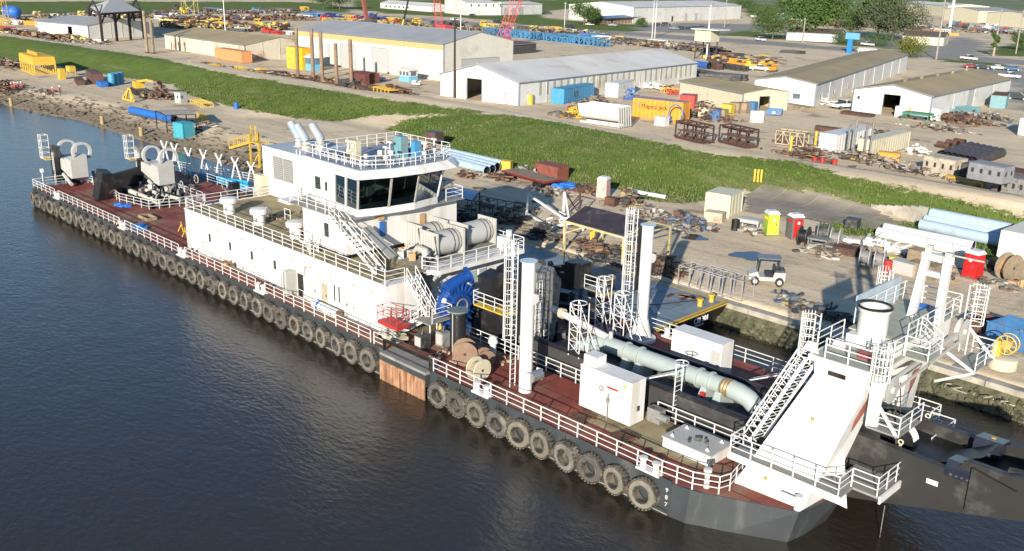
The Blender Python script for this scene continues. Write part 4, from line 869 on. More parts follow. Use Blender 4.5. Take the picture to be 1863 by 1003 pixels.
# A frame on top
af=MB()
for a_,b2 in(((-18.65,49.5,9.8),(-18.5,50.0,13.3)),((-17.2,49.4,9.8),(-17.1,49.15,13.5))): af.beam(a_,b2,.36,.40,up=(0,1,0))
af.beam((-18.66,50.0,13.2),(-16.94,49.12,13.4),.38,.38).beam((-18.55,49.9,12.3),(-17.1,49.2,12.5),.28,.3)
fr=af.build('mast_frame',WHITE,cb,False)
for x in(-18.4,-17.1): MB().box((x,49.9 if x<-18 else 49.2,13.6),(.35,.3,.4)).tube((x,49.7,13.7),(x-.3,50.1,14.1),.04,5).build('mast_lamp',LGREY,fr)
MB().tube((-18.4,49.9,13.5),(-15.6,49.9,13.5),.05,6).build('mast_spar',LGREY,fr)
MB().bx(-19.4,-18.6,51.0,51.8,9.87,9.95).build('blue_tarpaulin',BLUETARP,cb,False)
# rope bars under the crossbeam and sheaves
MB().beam((-16.85,43.4,8.4),(-16.75,51.8,8.9),.12,.22).beam((-16.65,43.4,7.9),(-16.6,51.8,8.5),.08,.14).build('hoist_bar',LGREY,cb)
for y,z in((43.2,8.1),(51.9,8.9)):
    o=MB().lathe([(.62,-.18),(.72,-.16),(.6,-.05),(.6,.05),(.72,.16),(.62,.18)],(-16.75,y,z),axis='x',n=26).build('rope_sheave',LGREY,cb)
    MB().lathe([(.2,.18),(.2,.32)],(-16.75,y,z),axis='x',n=16).build('sheave_hub',LGREY,o)
MB().bx(-16.4,-15.2,50.2,53.0,7.4,7.48).build('sheave_platform',GDECK,cb,False)
rail([(-16.4,53.0,7.48),(-15.2,53.0,7.48),(-15.2,50.2,7.48)],h=1.0,sp=1.2,posts=False)
for a_,b2 in(((-17.3,50.2,8.4),(-15.2,50.2,7.4)),((-16.8,53,8.9),(-15.2,53,7.4)),((-15.2,50.2,7.4),(-17.2,50.5,6.2))): MB().beam(a_,b2,.13).build('platform_brace',WHITE,cb)
MB().bx(-17.2,-15.6,42.2,44.8,6.2,6.28).build('sheave_platform',GDECK,cb,False); rail([(-17.2,42.2,6.28),(-15.6,42.2,6.28),(-15.6,44.8,6.28)],h=1.0,sp=1.2,posts=False)
MB().beam((-17.4,42.1,8.4),(-15.7,42.3,6.2),.14).build('platform_brace',WHITE,cb); MB().tube((-17.1,42.6,6.3),(-17.1,42.6,8.9),.32,14).build('hoist_post',WHITE,cb)
MB().beam((-18.4,48.6,8.4),(-17.6,50.0,8.2),.4,.5).build('crossbeam_bracket',BLACK,cb)
# caged ladders of the gantry
def lean_cage(p0,p1,w_,r,label=None,n=9):
    p0=Vector(p0);p1=Vector(p1);d=(p1-p0).normalized(); sx=Vector((.25,.97,0)).normalized(); out=d.cross(sx).normalized()
    if out.z<0: out=-out
    b=MB()
    for s_ in(-1,1): b.beam(p0+sx*s_*w_/2,p1+sx*s_*w_/2,.07,.16)
    for k in range(22): p=p0.lerp(p1,(k+.5)/22); b.tube(p-sx*w_/2,p+sx*w_/2,.02,4)
    o=pt('inclined_ladder',b,WRAIL); c=MB()
    arc=[sx*math.cos(t)*w_*.62+out*math.sin(t)*r for t in [math.pi*k/6 for k in range(7)]]
    for k in range(n+1):
        p=p0.lerp(p1,.03+.97*k/n)
        for a_,b2 in zip(arc,arc[1:]): c.tube(p+a_,p+b2,.035,4,caps=False)
    for a_ in arc: c.tube(p0.lerp(p1,.03)+a_,p1+a_,.028,4)
    c.build('ladder_cage',WRAIL,o)
lean_cage((-22.7,41.7,3.6),(-20.75,43.0,8.6),1.05,.95,n=13)
ladder(-20.75,43.0,8.3,10.9,cage=8.6,ca=math.pi,r=.42,hoop=.42,bars=8,w_=.6)
ladder(-17.0,42.3,6.3,10.7,cage=8.9,ca=-math.pi/3,r=.42,hoop=.42,bars=8,w_=.5)
ladder(-20.4,50.4,8.0,11.9,cage=9.4,ca=math.pi,r=.38,hoop=.42,bars=8,w_=.5)
ladder(-16.7,52.4,7.5,11.4,cage=9.2,ca=math.pi/3,r=.45,hoop=.42,bars=8,w_=.5)
# rope blocks hanging in the gantry
o=MB().lathe([(.85,-.35),(.85,.35)],(-16.8,45.6,4.6),axis='y',n=26).build('lower_block',BLACK,cb)
for k in range(5): MB().ring((-16.8,45.35+k*.13,4.6),'y',.88,.03,26,4,a0=.2,a1=2.2).build('white_rope',WRAIL,o)
MB().tube((-16.8,45.6,5),(-16.8,44.6,8),.03,5).tube((-16.6,45.8,5),(-16.6,47.5,8.4),.03,5).tube((-16.2,43.9,4.6),(-16.5,43.5,7.5),.04,5).build('hoist_wire',DMET,cb)
for x,y in((-16.1,44.0),(-16.4,48.0)):
    for k in range(5): MB().ring((x,y,4.2+k*.25),'x' if k%2 else 'y',.12,.04,10,5).build('chain_link',CREAM,cb)
# ---- pump room machinery behind the columns (dark)
for k in range(60):
    x=random.uniform(-50,-41.5); y=random.uniform(44.2,53.2); b=MB(); r=random.random(); z=D
    if r<.5: b.box((x,y,z+.5),(.5+random.random(),.4+random.random()*.6,.6+random.random()*1.4),random.random())
    else: b.tube((x,y,z+.3),(x+random.uniform(-1.5,1.5),y+random.uniform(-1.5,1.5),z+random.uniform(.5,2.4)),random.uniform(.08,.3),10)
    pt('machinery',b,[BLACK,DMET,DMET,GMET,BLACK][k%5])
b=MB().extr([(46.3,D),(47.9,D),(48.4,5.8),(47.6,7.2),(46.4,6.9)],'x',-44.6,-43.0).extr([(45.0,D),(46.2,D),(46.4,5.2),(45.6,6.0)],'x',-44.2,-42.8); pt('pump_casing',b,GMET,smooth=False)
b=MB()
for k in range(5): b.tube((-42.7,45+.28*k,2.4),(-42.9,45.2+.28*k,6.5),.03,5)
for k in range(9): b.tube((-42.7,45,2.6+k*.5),(-42.8,46.3,2.6+k*.5),.025,5)
pt('cage_ladder',b,WRAIL)
b=MB().extr([(43.9,4.0),(44.8,3.7),(45.9,6.1),(44.8,6.9),(43.5,6.6)],'x',-46.6,-45.2).tube((-45.8,44.9,6.9),(-45.8,45.9,7.1),.3,12); pt('black_winch_housing',b,BLACK)
b=MB().lathe([(.75,-.5),(.75,-.4),(.4,-.39),(.4,.4),(.75,.41),(.75,.5)],(-46.6,49.4,6.0),axis='x',n=24); pt('winch_drum',b,DMET)
b=MB().beam((-47,48.9,5.6),(-42.8,50.2,6.9),.25,.5).beam((-46.5,50.5,3),(-45.5,50,6.5),.3,.5).bx(-44,-42.6,49.8,51.2,5.2,7.0); pt('winch_frame',b,BLACK)
b=MB().bx(-46.6,-43.4,43.2,44.5,4.45,4.55); o=pt('yellow_platform',b,YEL,smooth=False,label='worn yellow grating platform behind the near column')
rail([(-46.6,44.5,4.55),(-46.6,43.2,4.55),(-43.4,43.2,4.55),(-43.4,44.3,4.55)],h=1.0,sp=1.1,posts=False); b=MB().bx(-46.5,-43.5,43.6,44.4,D,4.44); pt('platform_base',b,BLACK,smooth=False)
for z0,z1,x,y in((2.0,4.6,-41.9,44.6),(2.0,3.6,-41.3,44.9)): 
    b=MB(); 
    for s_ in(0,.5): b.tube((x,y+s_,z0),(x,y+s_,z1+.9),.03,5)
    for k in range(int((z1-z0)/.3)): b.tube((x,y,z0+.3*k),(x,y+.5,z0+.3*k),.02,4)
    pt('short_ladder',b,WRAIL)
rail([(-42.6,50.5,5.2),(-41.2,50.5,5.2),(-41.2,52,5.2)],posts=False); b=MB().bx(-42.6,-41.2,50.5,52,5.1,5.19); pt('winch_platform',b,GDECK,smooth=False)
# ---- stern: spud carriers
def carrier(x0,y0):
    # box girder body with tapered legs and two open ring clamps
    z=D
    b=MB().add([(x0-2.2,y0-.9,z+2.0),(x0+2.0,y0-.9,z+.9),(x0+2.0,y0+.9,z+.9),(x0-2.2,y0+.9,z+2.0),(x0-2.0,y0-.9,z+3.1),(x0+2.2,y0-.9,z+2.9),(x0+2.2,y0+.9,z+2.9),(x0-2.0,y0+.9,z+3.1)],[(3,2,1,0),(4,5,6,7),(0,1,5,4),(1,2,6,5),(2,3,7,6),(3,0,4,7)])
    c=pt('spud_carrier',b,LGREY,smooth=False)
    MB().add([(x0+.9,y0-.92,z+1.1),(x0+2.4,y0-.92,z+1.0),(x0+2.4,y0+.95,z+1.0),(x0+1.0,y0+.95,z+.2),(x0+.6,y0-.92,z+3.2),(x0+2.4,y0-.92,z+3.1),(x0+2.4,y0+.95,z+3.6),(x0+1.0,y0+.95,z+3.6)],[(3,2,1,0),(4,5,6,7),(0,1,5,4),(1,2,6,5),(2,3,7,6),(3,0,4,7)]).build('carrier_head',LGREY,c,False)
    MB().ring((x0-1.7,y0+.3,z+3.8),'x',1.0,.18,26,4,rw=.3).build('spud_clamp',LGREY,c)
    MB().ring((x0+1.7,y0+.7,z+3.9),'x',1.0,.2,22,4,a0=-.9,a1=3.6,rw=.3).build('spud_clamp',LGREY,c)
    MB().add([(x0-2.1,y0-.7,z+2.0),(x0-1.5,y0-.7,z+2.0),(x0-1.5,y0+.7,z+2.0),(x0-2.1,y0+.7,z+2.0),(x0-1.8,y0-.7,z),(x0-1.5,y0-.7,z),(x0-1.5,y0+.7,z),(x0-1.8,y0+.7,z)],[(0,1,2,3),(7,6,5,4),(0,4,5,1),(1,5,6,2),(2,6,7,3),(3,7,4,0)]).build('carrier_leg',BLACK,c,False)
    MB().tube((x0-.3,y0-.9,z+1.1),(x0+2.4,y0-1.1,z+.35),.22,10).build('hydraulic_cylinder',LGREY,c)
    MB().bx(x0-1.4,x0+.6,y0-.6,y0+.6,z,z+.9).build('carrier_base',BLACK,c,False)
carrier(-115.2,41.6); carrier(-105.6,47.6)
def spudpost(x,y,mat):
    b=MB().bx(x-.35,x+.35,y-.35,y+.35,D,D+4.0); o=pt('spud_guide_post',b,mat,smooth=False)
    MB().box((x+.3,y,D+3.6),(1.4,.7,.9)).box((x,y,D+4.2),(.9,.6,.5)).build('winch_head',DMET if mat is BLACK else GMET,o)
    b=MB()
    for s_ in(-.22,.22): b.tube((x+.4,y-.4+s_*0,D),(x+.4,y-.4,D+3.8),.03,5) if s_<0 else b.tube((x+.8,y-.4,D),(x+.8,y-.4,D+3.8),.03,5)
    for k in range(12): b.tube((x+.4,y-.4,D+.2+k*.3),(x+.8,y-.4,D+.2+k*.3),.03,4)
    b.build('post_ladder',WRAIL,o)
    MB().bx(x-1.7,x+.1,y-1.0,y-.2,D+2.8,D+2.88).build('cage_floor',YEL,o,False)
    b=MB()
    for a_,b2 in(((x-1.7,y-1.0),(x-1.7,y-.2)),((x-1.7,y-.2),(x-.8,y-.2)),((x-1.7,y-1),(x-.8,y-1)),((x-.8,y-1),(x-.8,y-.2))):
        for z in(D+2.9,D+3.5,D+4.1,D+4.9,D+5.6): b.tube((*a_,z),(*b2,z),.03,4)
    for a_ in((x-1.7,y-1.0),(x-1.7,y-.2),(x-.8,y-.2),(x-.8,y-1),(x-1.25,y-1)): b.tube((*a_,D+2.88),(*a_,D+5.6),.035,5)
    b.build('man_cage',WRAIL,o)
spudpost(-116.4,40.2,BLACK); spudpost(-110.2,47.7,LGREY)
b=MB().beam((-104.9,40.5,D),(-104.3,41.1,D+3.2),1.6,1.1,up=(0,1,0)); pt('black_hopper',b,BLACK,smooth=False)
b=MB().extr([(-.0,0)]*0 or [(41.4,3.6),(47.0,4.4),(47.0,2.2),(41.4,2.0)],'x',-108.4,-108.0); pt('black_bulkhead',b,BLACK,smooth=False)
b=MB().bx(-109,-107.4,46.8,47.8,3.6,5.2); pt('black_bulkhead',b,BLACK,smooth=False)
b=MB().bx(-90.5,-89.7,48.4,49.3,D,D+3.3); pt('black_post',b,BLACK,smooth=False)
b=MB().tube((-104,43.6,2.6),(-98,44.1,2.3),.28,10).tube((-103,45,2.7),(-97,46,2.6),.2,10); pt('carriage_ram',b,M('dull_cream_steel',(.45,.43,.36),.6,var=.2),smooth=True)
for k in range(70):
    x=random.uniform(-107,-97.5) if k<46 else random.uniform(-114,-108); y=random.uniform(43.2,48.2) if k<46 else random.uniform(43,47); b=MB()
    if k%2: b.box((x,y,D+random.uniform(-.3,.5)),(random.uniform(.3,1.4),.4,.4),random.random())
    else: b.tube((x,y,D+.1),(x+random.uniform(-1.5,1.5),y+random.uniform(-.8,.8),D+random.uniform(.2,1.3)),random.uniform(.05,.2),8)
    pt('spud_machinery',b,[DMET,BLACK,GMET,M('dull_cream_steel',(.45,.43,.36)),BLACK][k%5])
for k in range(30):
    x=random.uniform(-96,-83);y=random.uniform(49,53.5); b=MB()
    if k%2: b.box((x,y,D+.4),(random.uniform(.3,1.2),.5,.8),random.random())
    else: b.tube((x,y,D+.1),(x+random.uniform(-2,2),y,D+random.uniform(.2,1.5)),.1,8)
    pt('deck_machinery',b,[DMET,BLACK,GMET,WOODN,WHITE][k%5])
for k in range(44):
    x=random.uniform(-113.5,-98); y=random.uniform(43.5,53.2); b=MB(); z=D+random.uniform(.1,1.2)
    if k%3==0: b.tube((x,y,z),(x+random.uniform(-1.2,1.2),y+random.uniform(-.6,.6),z+random.uniform(.2,1.6)),random.uniform(.05,.14),7)
    elif k%3==1: b.box((x,y,z),(random.uniform(.3,.9),.4,random.uniform(.4,1.1)),random.random())
    else: b.ring((x,y,z+.5),'x' if k%2 else 'y',random.uniform(.25,.5),.05,14,5)
    pt('spud_machinery',b,[LGREY,GMET,BLACK,LGREY,DMET][k%5])
b=MB().bx(-82.9,-81.3,41.5,43.4,D,RD-.3); pt('black_locker',b,BLACK,smooth=False)
b=MB().tube((-115.2,38.2,D),(-115.2,38.2,D+1.9),.05,6).box((-115.2,38.2,D+1.9),(.35,.3,.4)); pt('stern_light',b,WHITE)
# ================= THINGS ON THE DREDGER =================
ORD=['first','second','third','fourth','fifth','sixth','seventh','eighth','ninth','tenth','eleventh','twelfth','thirteenth','fourteenth','fifteenth','sixteenth','seventeenth','eighteenth','nineteenth','twentieth']
def PG(px,py):
    z=1.6
    for _ in range(14): p=P(px,py,z); z=z*.4+.6*(gh(p.x,p.y) if p.y<130 else 2.0)
    p=P(px,py,z); return p
# tyres
def make_tyre(side,lab):
    t=thing('tyre_fender',lab,'tyre')
    b=MB().lathe([(.42,-.25),(.62,-.27),(.74,-.24),(.80,-.14),(.80,.14),(.74,.24),(.62,.27),(.42,.25),(.40,0),(.42,-.25)],axis='y',n=30)
    for k in range(24):
        a=2*math.pi*k/24
        for s_ in(-1,1):
            aa=a+(.13 if s_>0 else 0); c=Vector((math.sin(aa)*.80,s_*.13,math.cos(aa)*.80)); b.T=Matrix.Translation(c)@Matrix.Rotation(aa,4,'Y')@Matrix.Rotation(.35*s_,4,'Z'); b.bx(-.06,.06,-.13,.13,-.03,.032); b.T=None
    b.build('tread',RUBBER,t)
    MB().lathe([(.45,-.262),(.60,-.285),(.72,-.262),(.765,-.20)],axis='y',n=30,caps=False).build('sidewall',side,t)
    MB().ring((0,-.27,0),'y',.47,.025,24,5).build('bead',RUBBER,t)
    MB().tube((-.12,0,.78),(-.1,.28,1.05),.02,5).tube((.12,0,.78),(.1,.28,1.05),.02,5).build('hanging_rope',DMET,t)
    return t
TYA=make_tyre(TYREF,'x'); TYB=make_tyre(M('tyre_grey_sidewall',(.10,.095,.088),.85,var=.3,sc_=3,dirt=(.2,.18,.14),damt=.4,dsc=1.5,rnd=.3),'x'); TYC=make_tyre(M('tyre_tan_sidewall',(.155,.138,.105),.85,var=.3,sc_=3,dirt=(.12,.1,.07),damt=.3,dsc=1.5,rnd=.2),'x')
LX=[-114.29,-112.58,-110.74,-108.94,-107.19,-105.16,-103.48,-101.7,-99.81,-97.97,-96.17,-94.42,-92.45,-90.66,-88.79,-87.09,-85.19,-83.35,-81.45,-79.6,-77.91,-75.96,-74.17,-72.23,-70.45,-68.63,-66.87,-64.9,-63.25,-61.4,-59.46,-57.66,-55.92,-53.97,-52.14,-50.2]
FXX=[-42.71,-40.9,-39.05,-37.19,-35.35,-33.55,-31.63,-29.8,-28.03,-26.14]
rt=random.Random(4)
kinds='BBACBCBBAAABACABBABABBBACBBBAACBCBAAB'
wd={'A':'dusty pale grey','B':'dark worn','C':'muddy tan'}
for i,x in enumerate(LX):
    k=kinds[i]; pr={'A':TYA,'B':TYB,'C':TYC}[k]; n=len(LX)
    w_=f"{ORD[i]} from the stern" if i<18 else f"{ORD[n-1-i]} before the rusty side panels"
    o=put(pr,(x,36.68,.98-.004*(i%5)),0,f"{wd[k]} tyre fender on the long after run, {w_}",'tyre fenders hung along the dredger side',scale=rt.uniform(.93,1.06))
    o.rotation_euler=(rt.uniform(-.06,.06),rt.uniform(-.6,.6),rt.uniform(-.16,.16))
for i,x in enumerate(FXX):
    k='BACBCCAACC'[i]; pr={'A':TYA,'B':TYB,'C':TYC}[k]
    o=put(pr,(x,36.68,.88),0,f"{wd[k]} lugged tyre fender on the forward run, {ORD[9-i]} from the bow",'tyre fenders hung along the dredger side',scale=rt.uniform(.98,1.08))
    o.rotation_euler=(rt.uniform(-.06,.06),rt.uniform(-.6,.6),rt.uniform(-.16,.16))
# blue dredge pump casing
pu=thing('pump_casing','big bright blue ribbed dredge pump casing standing on the work deck','pump',(-48.6,43.3,D))
pc=(-48.6,43.3,D+2.05)
MB().lathe([(.55,-.62),(1.15,-.60),(1.45,-.45),(1.6,-.18),(1.62,.18),(1.45,.42),(1.1,.5),(.9,.55),(.62,.58)],pc,axis='x',n=40).build('casing_body',BLUEP,pu)
MB().lathe([(.95,.56),(.95,.66),(.60,.68),(.60,.50)],pc,axis='x',n=32,caps=False).build('inlet_flange',BLUEP,pu)
MB().ring((pc[0]+.68,pc[1],pc[2]),'x',.52,.07,28,6).build('inlet_liner',M('bronze_liner',(.3,.25,.18),.4,metal=.4),pu)
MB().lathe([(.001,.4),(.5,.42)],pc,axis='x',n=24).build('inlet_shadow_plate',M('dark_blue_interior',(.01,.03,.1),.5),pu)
for k in range(22):
    a=2*math.pi*k/22; c=Vector(pc)+Vector((0,math.cos(a)*1.35,math.sin(a)*1.35)); b=MB(); b.T=Matrix.Translation(c)@Matrix.Rotation(a,4,'X'); b.bx(-.60,.56,-.25,.30,-.045,.045); b.T=None; b.build('stiffening_rib',BLUEP,pu,False)
for k in range(16):
    a=2*math.pi*k/16; c=Vector(pc)+Vector((.7,math.cos(a)*.82,math.sin(a)*.82)); MB().tube(c,c+Vector((.06,0,0)),.05,6).build('bolt',BLUEP,pu)
MB().pipe([(pc[0],pc[1]-.9,pc[2]+1.25),(pc[0],pc[1]-.1,pc[2]+1.6),(pc[0]+.25,pc[1]+.9,pc[2]+2.0)],[.6,.48,.42],20).build('discharge_neck',BLUEP,pu)
b=MB(); b.T=Matrix.Translation((pc[0]+.28,pc[1]+.95,pc[2]+2.03))@Matrix.Rotation(-.3,4,'Z')@Matrix.Rotation(.35,4,'X'); b.lathe([(.40,-.06),(.68,-.06),(.68,.10),(.40,.10),(.38,-.05)],axis='y',n=28,caps=False); b.T=None; b.build('discharge_flange',BLUEP,pu)
MB().bx(-49.3,-47.9,42.4,44.2,D+.03,D+.55).build('pump_foot',BLUEP,pu,False)
# black cylinder
t=thing('steel_cylinder','tall black steel cylinder with a grey lid, standing upright before the blue pump','cylinder',(-45.1,40.4,D))
MB().lathe([(.56,D+.02),(.56,D+3.15)],(-45.1,40.4,0),n=32).build('cylinder_body',BLACK,t); MB().lathe([(.70,D+3.15),(.70,D+3.24)],(-45.1,40.4,0),n=32).build('lid',M('lid_grey',(.13,.16,.16),.5),t)
MB().bx(-45.05,-44.98,39.80,39.84,D+.3,D+3.1).build('weld_strip',LGREY,t)
# cable drums
def drum(name,x,y,z,r,w_,az,label,group=None,m1=WOOD,m2=WOOD,tilt=0):
    t=thing(name,label,'cable reel',(x,y,z),0,group); c=Vector((x,y,z+r)); d=Vector((math.cos(az),math.sin(az),0))
    for s_ in(-1,1): 
        f=MB().tube(c+d*(s_*w_/2-.04),c+d*(s_*w_/2+.04),r,28); f.build('flange',m1,t)
    MB().tube(c-d*(w_/2-.05),c+d*(w_/2-.05),r*.62,22).build('wound_cable',m2,t)
    MB().tube(c-d*(w_/2+.06),c+d*(w_/2+.06),r*.12,10).build('hub',DMET,t)
    return t
BRN=M('brown_plywood_disc',(.21,.135,.09),.8,var=.25,dirt=(.14,.08,.06),damt=.3)
drum('cable_reel',-43.5,39.6,D,.85,.8,-.75,'large cream and brown wooden reel beside the black cylinder',None,BRN,CREAM)
drum('cable_reel',-42.3,40.3,D,.62,.6,-.4,'smaller brown cable reel behind the two big wooden reels',None,BRN,DMET)
drum('cable_reel',-41.0,38.5,D,.75,.7,.0,'pale wooden reel by the rail, wound with dark hose',None,CREAM,WOOD)
# scissor lift
t=thing('scissor_lift','red caged scissor lift platform parked by the deckhouse corner','scissor lift',(-49.9,38.5,D))
x,y=-50.0,38.6
MB().bx(x-1.1,x+1.1,y-.5,y+.6,D+1.15,D+1.4).build('platform',RED,t,False)
b=MB()
for z in(.55,1.05):
    for a_,c_ in(((x-1.1,y-.5),(x+1.1,y-.5)),((x-1.1,y+.6),(x+1.1,y+.6)),((x-1.1,y-.5),(x-1.1,y+.6)),((x+1.1,y-.5),(x+1.1,y+.6))): b.tube((*a_,D+1.4+z),(*c_,D+1.4+z),.03,5)
for xx in(-1.1,-.35,.4,1.1):
    for yy in(-.5,.6): b.tube((x+xx,y+yy,D+1.4),(x+xx,y+yy,D+2.45),.03,5)
b.build('cage_rail',RED,t)
for k in range(3):
    z=D+.4+k*.25; MB().beam((x-.9,y-.4,z),(x+.9,y-.4,z+.2),.06).beam((x-.9,y-.4,z+.2),(x+.9,y-.4,z),.06).beam((x-.9,y+.5,z),(x+.9,y+.5,z+.2),.06).build('scissor_arm',LGREY,t)
MB().bx(x-1.1,x+1.0,y-.5,y+.6,D+.18,D+.42).build('chassis',CREAM,t,False)
for xx in(-.8,.8):
    for yy in(-.5,.6): MB().tube((x+xx,y+yy-.08,D+.2),(x+xx,y+yy+.08,D+.2),.2,14).build('wheel',BLACK,t)
# wrapped tube on the walkway
t=thing('duct_pipe','white wrapped duct pipe with blue tape lying on the side walkway','pipe',(-57.8,38.2,D)); MB().tube((-59.3,38.25,D+.4),(-56.0,38.2,D+.4),.34,18).build('duct',WPL,t); MB().tube((-56.0,38.2,D+.4),(-55.95,38.2,D+.4),.36,18).build('end_ring',BRN,t); MB().ring((-58.6,38.24,D+.4),'x',.345,.02,18,4,rw=.15).build('blue_tape',BLUE,t)
drum('hose_reel',-72.3,38.1,D,.42,.7,0,'yellow brown hose reel on the side walkway by the deckhouse wall',None,BRN,M('yellow_hose',(.45,.3,.08),.6))
# workers' things
def aframe(x,y,z,lab,s=1):
    t=thing('jack_stand',lab,'stand',(x,y,z),0,'yellow pipe stands on the after deck')
    for a in(0,2.1,4.2): MB().beam((x,y,z+.75*s),(x+.35*math.cos(a),y+.35*math.sin(a),z),.07).build('leg',YEL,t)
    MB().tube((x,y,z+.7*s),(x,y,z+1.0*s),.05,6).build('stem',YEL,t)
aframe(-86.6,41.0,D+.02,'left of the two yellow tripod stands near the deckhouse end'); aframe(-84.4,40.3,D+.02,'right of the two yellow tripod stands near the deckhouse end')
aframe(-92.8,37.5,D+.02,'yellow tripod stand at the rail, left of the deck edge bitts',.8); aframe(-91.0,37.3,D+.02,'yellow tripod stand at the rail beside the deck edge bitts',.8)
t=thing('wooden_tray','shallow open wooden tray lying on the red after deck','tray',(-93.4,40.6,D+.02)); 
for a_,c_ in(((-94.5,40.2),(-92.4,40.2)),((-94.5,41.2),(-92.4,41.2)),((-94.5,40.2),(-94.5,41.2)),((-92.4,40.2),(-92.4,41.2))): MB().beam((*a_,D+.17),(*c_,D+.17),.08,.3).build('board',WOOD,t)
MB().bx(-94.5,-92.4,40.2,41.2,D+.02,D+.05).build('base',WOOD,t)
for x,y,lab in((-100.2,41.0,'crumpled blue tarp on the after deck by the black hopper'),(-90.3,38.5,'small blue tarp heap beside the rail of the after deck')):
    b=MB()
    for k in range(9): b.box((x+random.uniform(-.7,.7),y+random.uniform(-.35,.35),D+.14),(random.uniform(.4,.9),.5,random.uniform(.1,.35)),random.random()*3)
    solo('tarp_heap',b,BLUETARP,lab,'tarp',loc=(x,y,D))
for (x,y,a,l,lab) in((-84.6,42.2,-.9,2.6,'longer grey steel bar lying on the deck by the deckhouse'),(-83.4,41.2,-.7,1.6,'shorter grey steel bar lying on the deck by the deckhouse')):
    b=MB().beam((x,y,D+.1),(x+l*math.cos(a),y+l*math.sin(a),D+.1),.14); solo('steel_bar',b,GMET,lab,'bar')
for (x,y,lab) in((-32.9,39.3,'slatted metal grating on the deck at the left foot of the white house'),(-29.6,39.2,'slatted metal grating on the deck between white house and hatch')):
    t=thing('grating_stack',lab,'grating',(x,y,D))
    for k in range(7): MB().beam((x-.55+.17*k,y-.55,D+.12),(x-.55+.17*k+.2,y+.6,D+.12),.08,.1).build('slat',RUST,t)
    for yy in(-.4,.4): MB().bx(x-.6,x+.8,y+yy-.05,y+yy+.05,D+.03,D+.08).build('bearer',RUST,t)
for (x,y,lab,m) in ((-46.9,40.6,'grey metal cabinet between the stairway and the black cylinder',GMET),(-47.4,39.1,'dark machine on the deck beside the red scissor lift',DMET)):
    t=thing('deck_cabinet',lab,'cabinet',(x,y,D)); MB().bx(x-.4,x+.4,y-.35,y+.35,D+.03,D+1.1).build('cabinet_body',m,t,False); MB().bx(x-.3,x+.3,y-.40,y-.35,D+.2,D+1.0).build('front_panel',LGREY,t,False); MB().tube((x,y,D+1.1),(x,y+.1,D+1.5),.08,8).build('pipe_stub',DMET,t)
mb=MB()
for k in range(45): mb.box((random.uniform(-47.5,-41.5),random.uniform(38.2,42.2),D+.1),(random.uniform(.1,.7),.15,random.uniform(.08,.25)),random.random()*3)
solo('deck_litter',mb,WOOD,'scattered boards, hoses and offcuts on the work deck around the reels','litter',kind='stuff')
mb=MB()
for k in range(50): mb.box((random.uniform(-74,-64.5),random.uniform(41.8,47),RD+.06),(random.uniform(.2,1.6),.2,random.uniform(.05,.25)),random.random()*3)
solo('roof_litter',mb,WOOD,'loose planks and offcuts scattered on the tan deckhouse roof','litter',kind='stuff')
t=thing('yellow_gas_bottle','yellow upright bottle under the stairway by the black cylinder','gas bottle',(-47.9,41.2,D)); MB().lathe([(.14,D),(.14,D+1.0),(.06,D+1.15),(.06,D+1.25)],(-47.9,41.2,0),n=12).build('bottle',YEL,t); MB().box((-47.9,41.2,D+1.27),(.1,.1,.08)).build('valve',DMET,t)
# ================= BARGE =================
bg_=thing('deck_barge','flat grey blue deck barge with yellow edge stripe moored between dredger and quay','barge',(-50,59,0))
BD=1.9
hull=MB().prism([(-100,54.6),(-40.0,54.6),(-40.0,64.1),(-100,64.1)],-.8,BD,[(-100,54.4),(-38.8,54.4),(-38.8,64.2),(-100,64.2)]); hull.build('barge_hull',BLACK,bg_,False)
BDM=M('barge_grey_deck',(.17,.215,.25),.5,var=.2,sc_=.5,dirt=(.12,.13,.13),damt=.3,dsc=.4); deck_seams(BDM,6,3,(.06,.07,.08))
MB().bx(-99.9,-39.0,54.55,64.05,BD,BD+.012).build('barge_deck',BDM,bg_,False)
MB().bx(-99.9,-38.85,63.85,64.15,BD+.014,BD+.02).bx(-39.15,-38.85,54.5,63.84,BD+.014,BD+.02).build('yellow_edge_stripe',YEL,bg_,False)
MB().bx(-38.79,-38.76,54.5,64.1,BD-.12,BD).build('yellow_end_stripe',YEL,bg_,False)
BT=M('white_lettering',(.8,.8,.8),.5)
text_mesh('barge_name','CIB 301',.62,BT,bg_,(-38.90,60.6,1.05),(R_(90),0,R_(90)),.02); text_mesh('barge_port','HOUMA, LA',.25,BT,bg_,(-38.97,60.4,.72),(R_(90),0,R_(90)),.02)
for x,y in((-39.8,63.2),(-39.8,61.6)):
    MB().lathe([(.22,BD),(.22,BD+.5),(.3,BD+.55),(.3,BD+.65),(.001,BD+.65)],(x,y,0),n=12).build('barge_bitt',YEL,bg_)
mb=MB().beam((-41,57.5,BD+.05),(-44.5,60.5,BD+.05),.5,.06); mb.build('chock',LGREY,bg_)
t=thing('wooden_crate','open wooden crate stack on the barge beyond the far column','crate',(-46.5,57.2,BD))
for k in range(6): MB().bx(-47.4,-45.6,56.6,57.9,BD+.05+k*.32,BD+.3+k*.32).build('timber_layer',WOOD if k%2 else RUST,t)
t=thing('scrap_box','rusty open box on the barge deck behind the winch frame','box',(-50.5,57.4,BD))
for a_,c_ in(((-51.8,56.5),(-49.2,56.5)),((-51.8,58.3),(-49.2,58.3)),((-51.8,56.5),(-51.8,58.3)),((-49.2,56.5),(-49.2,58.3))): MB().beam((*a_,BD+.7),(*c_,BD+.7),.06,1.3).build('side_sheet',BLACK,t)
MB().bx(-51.4,-49.8,56.9,58,BD+.1,BD+1.1).build('contents',WOODN,t)
t=thing('pipe_handrail','black bent pipe handrail standing on the barge deck','handrail',(-50,60,BD))
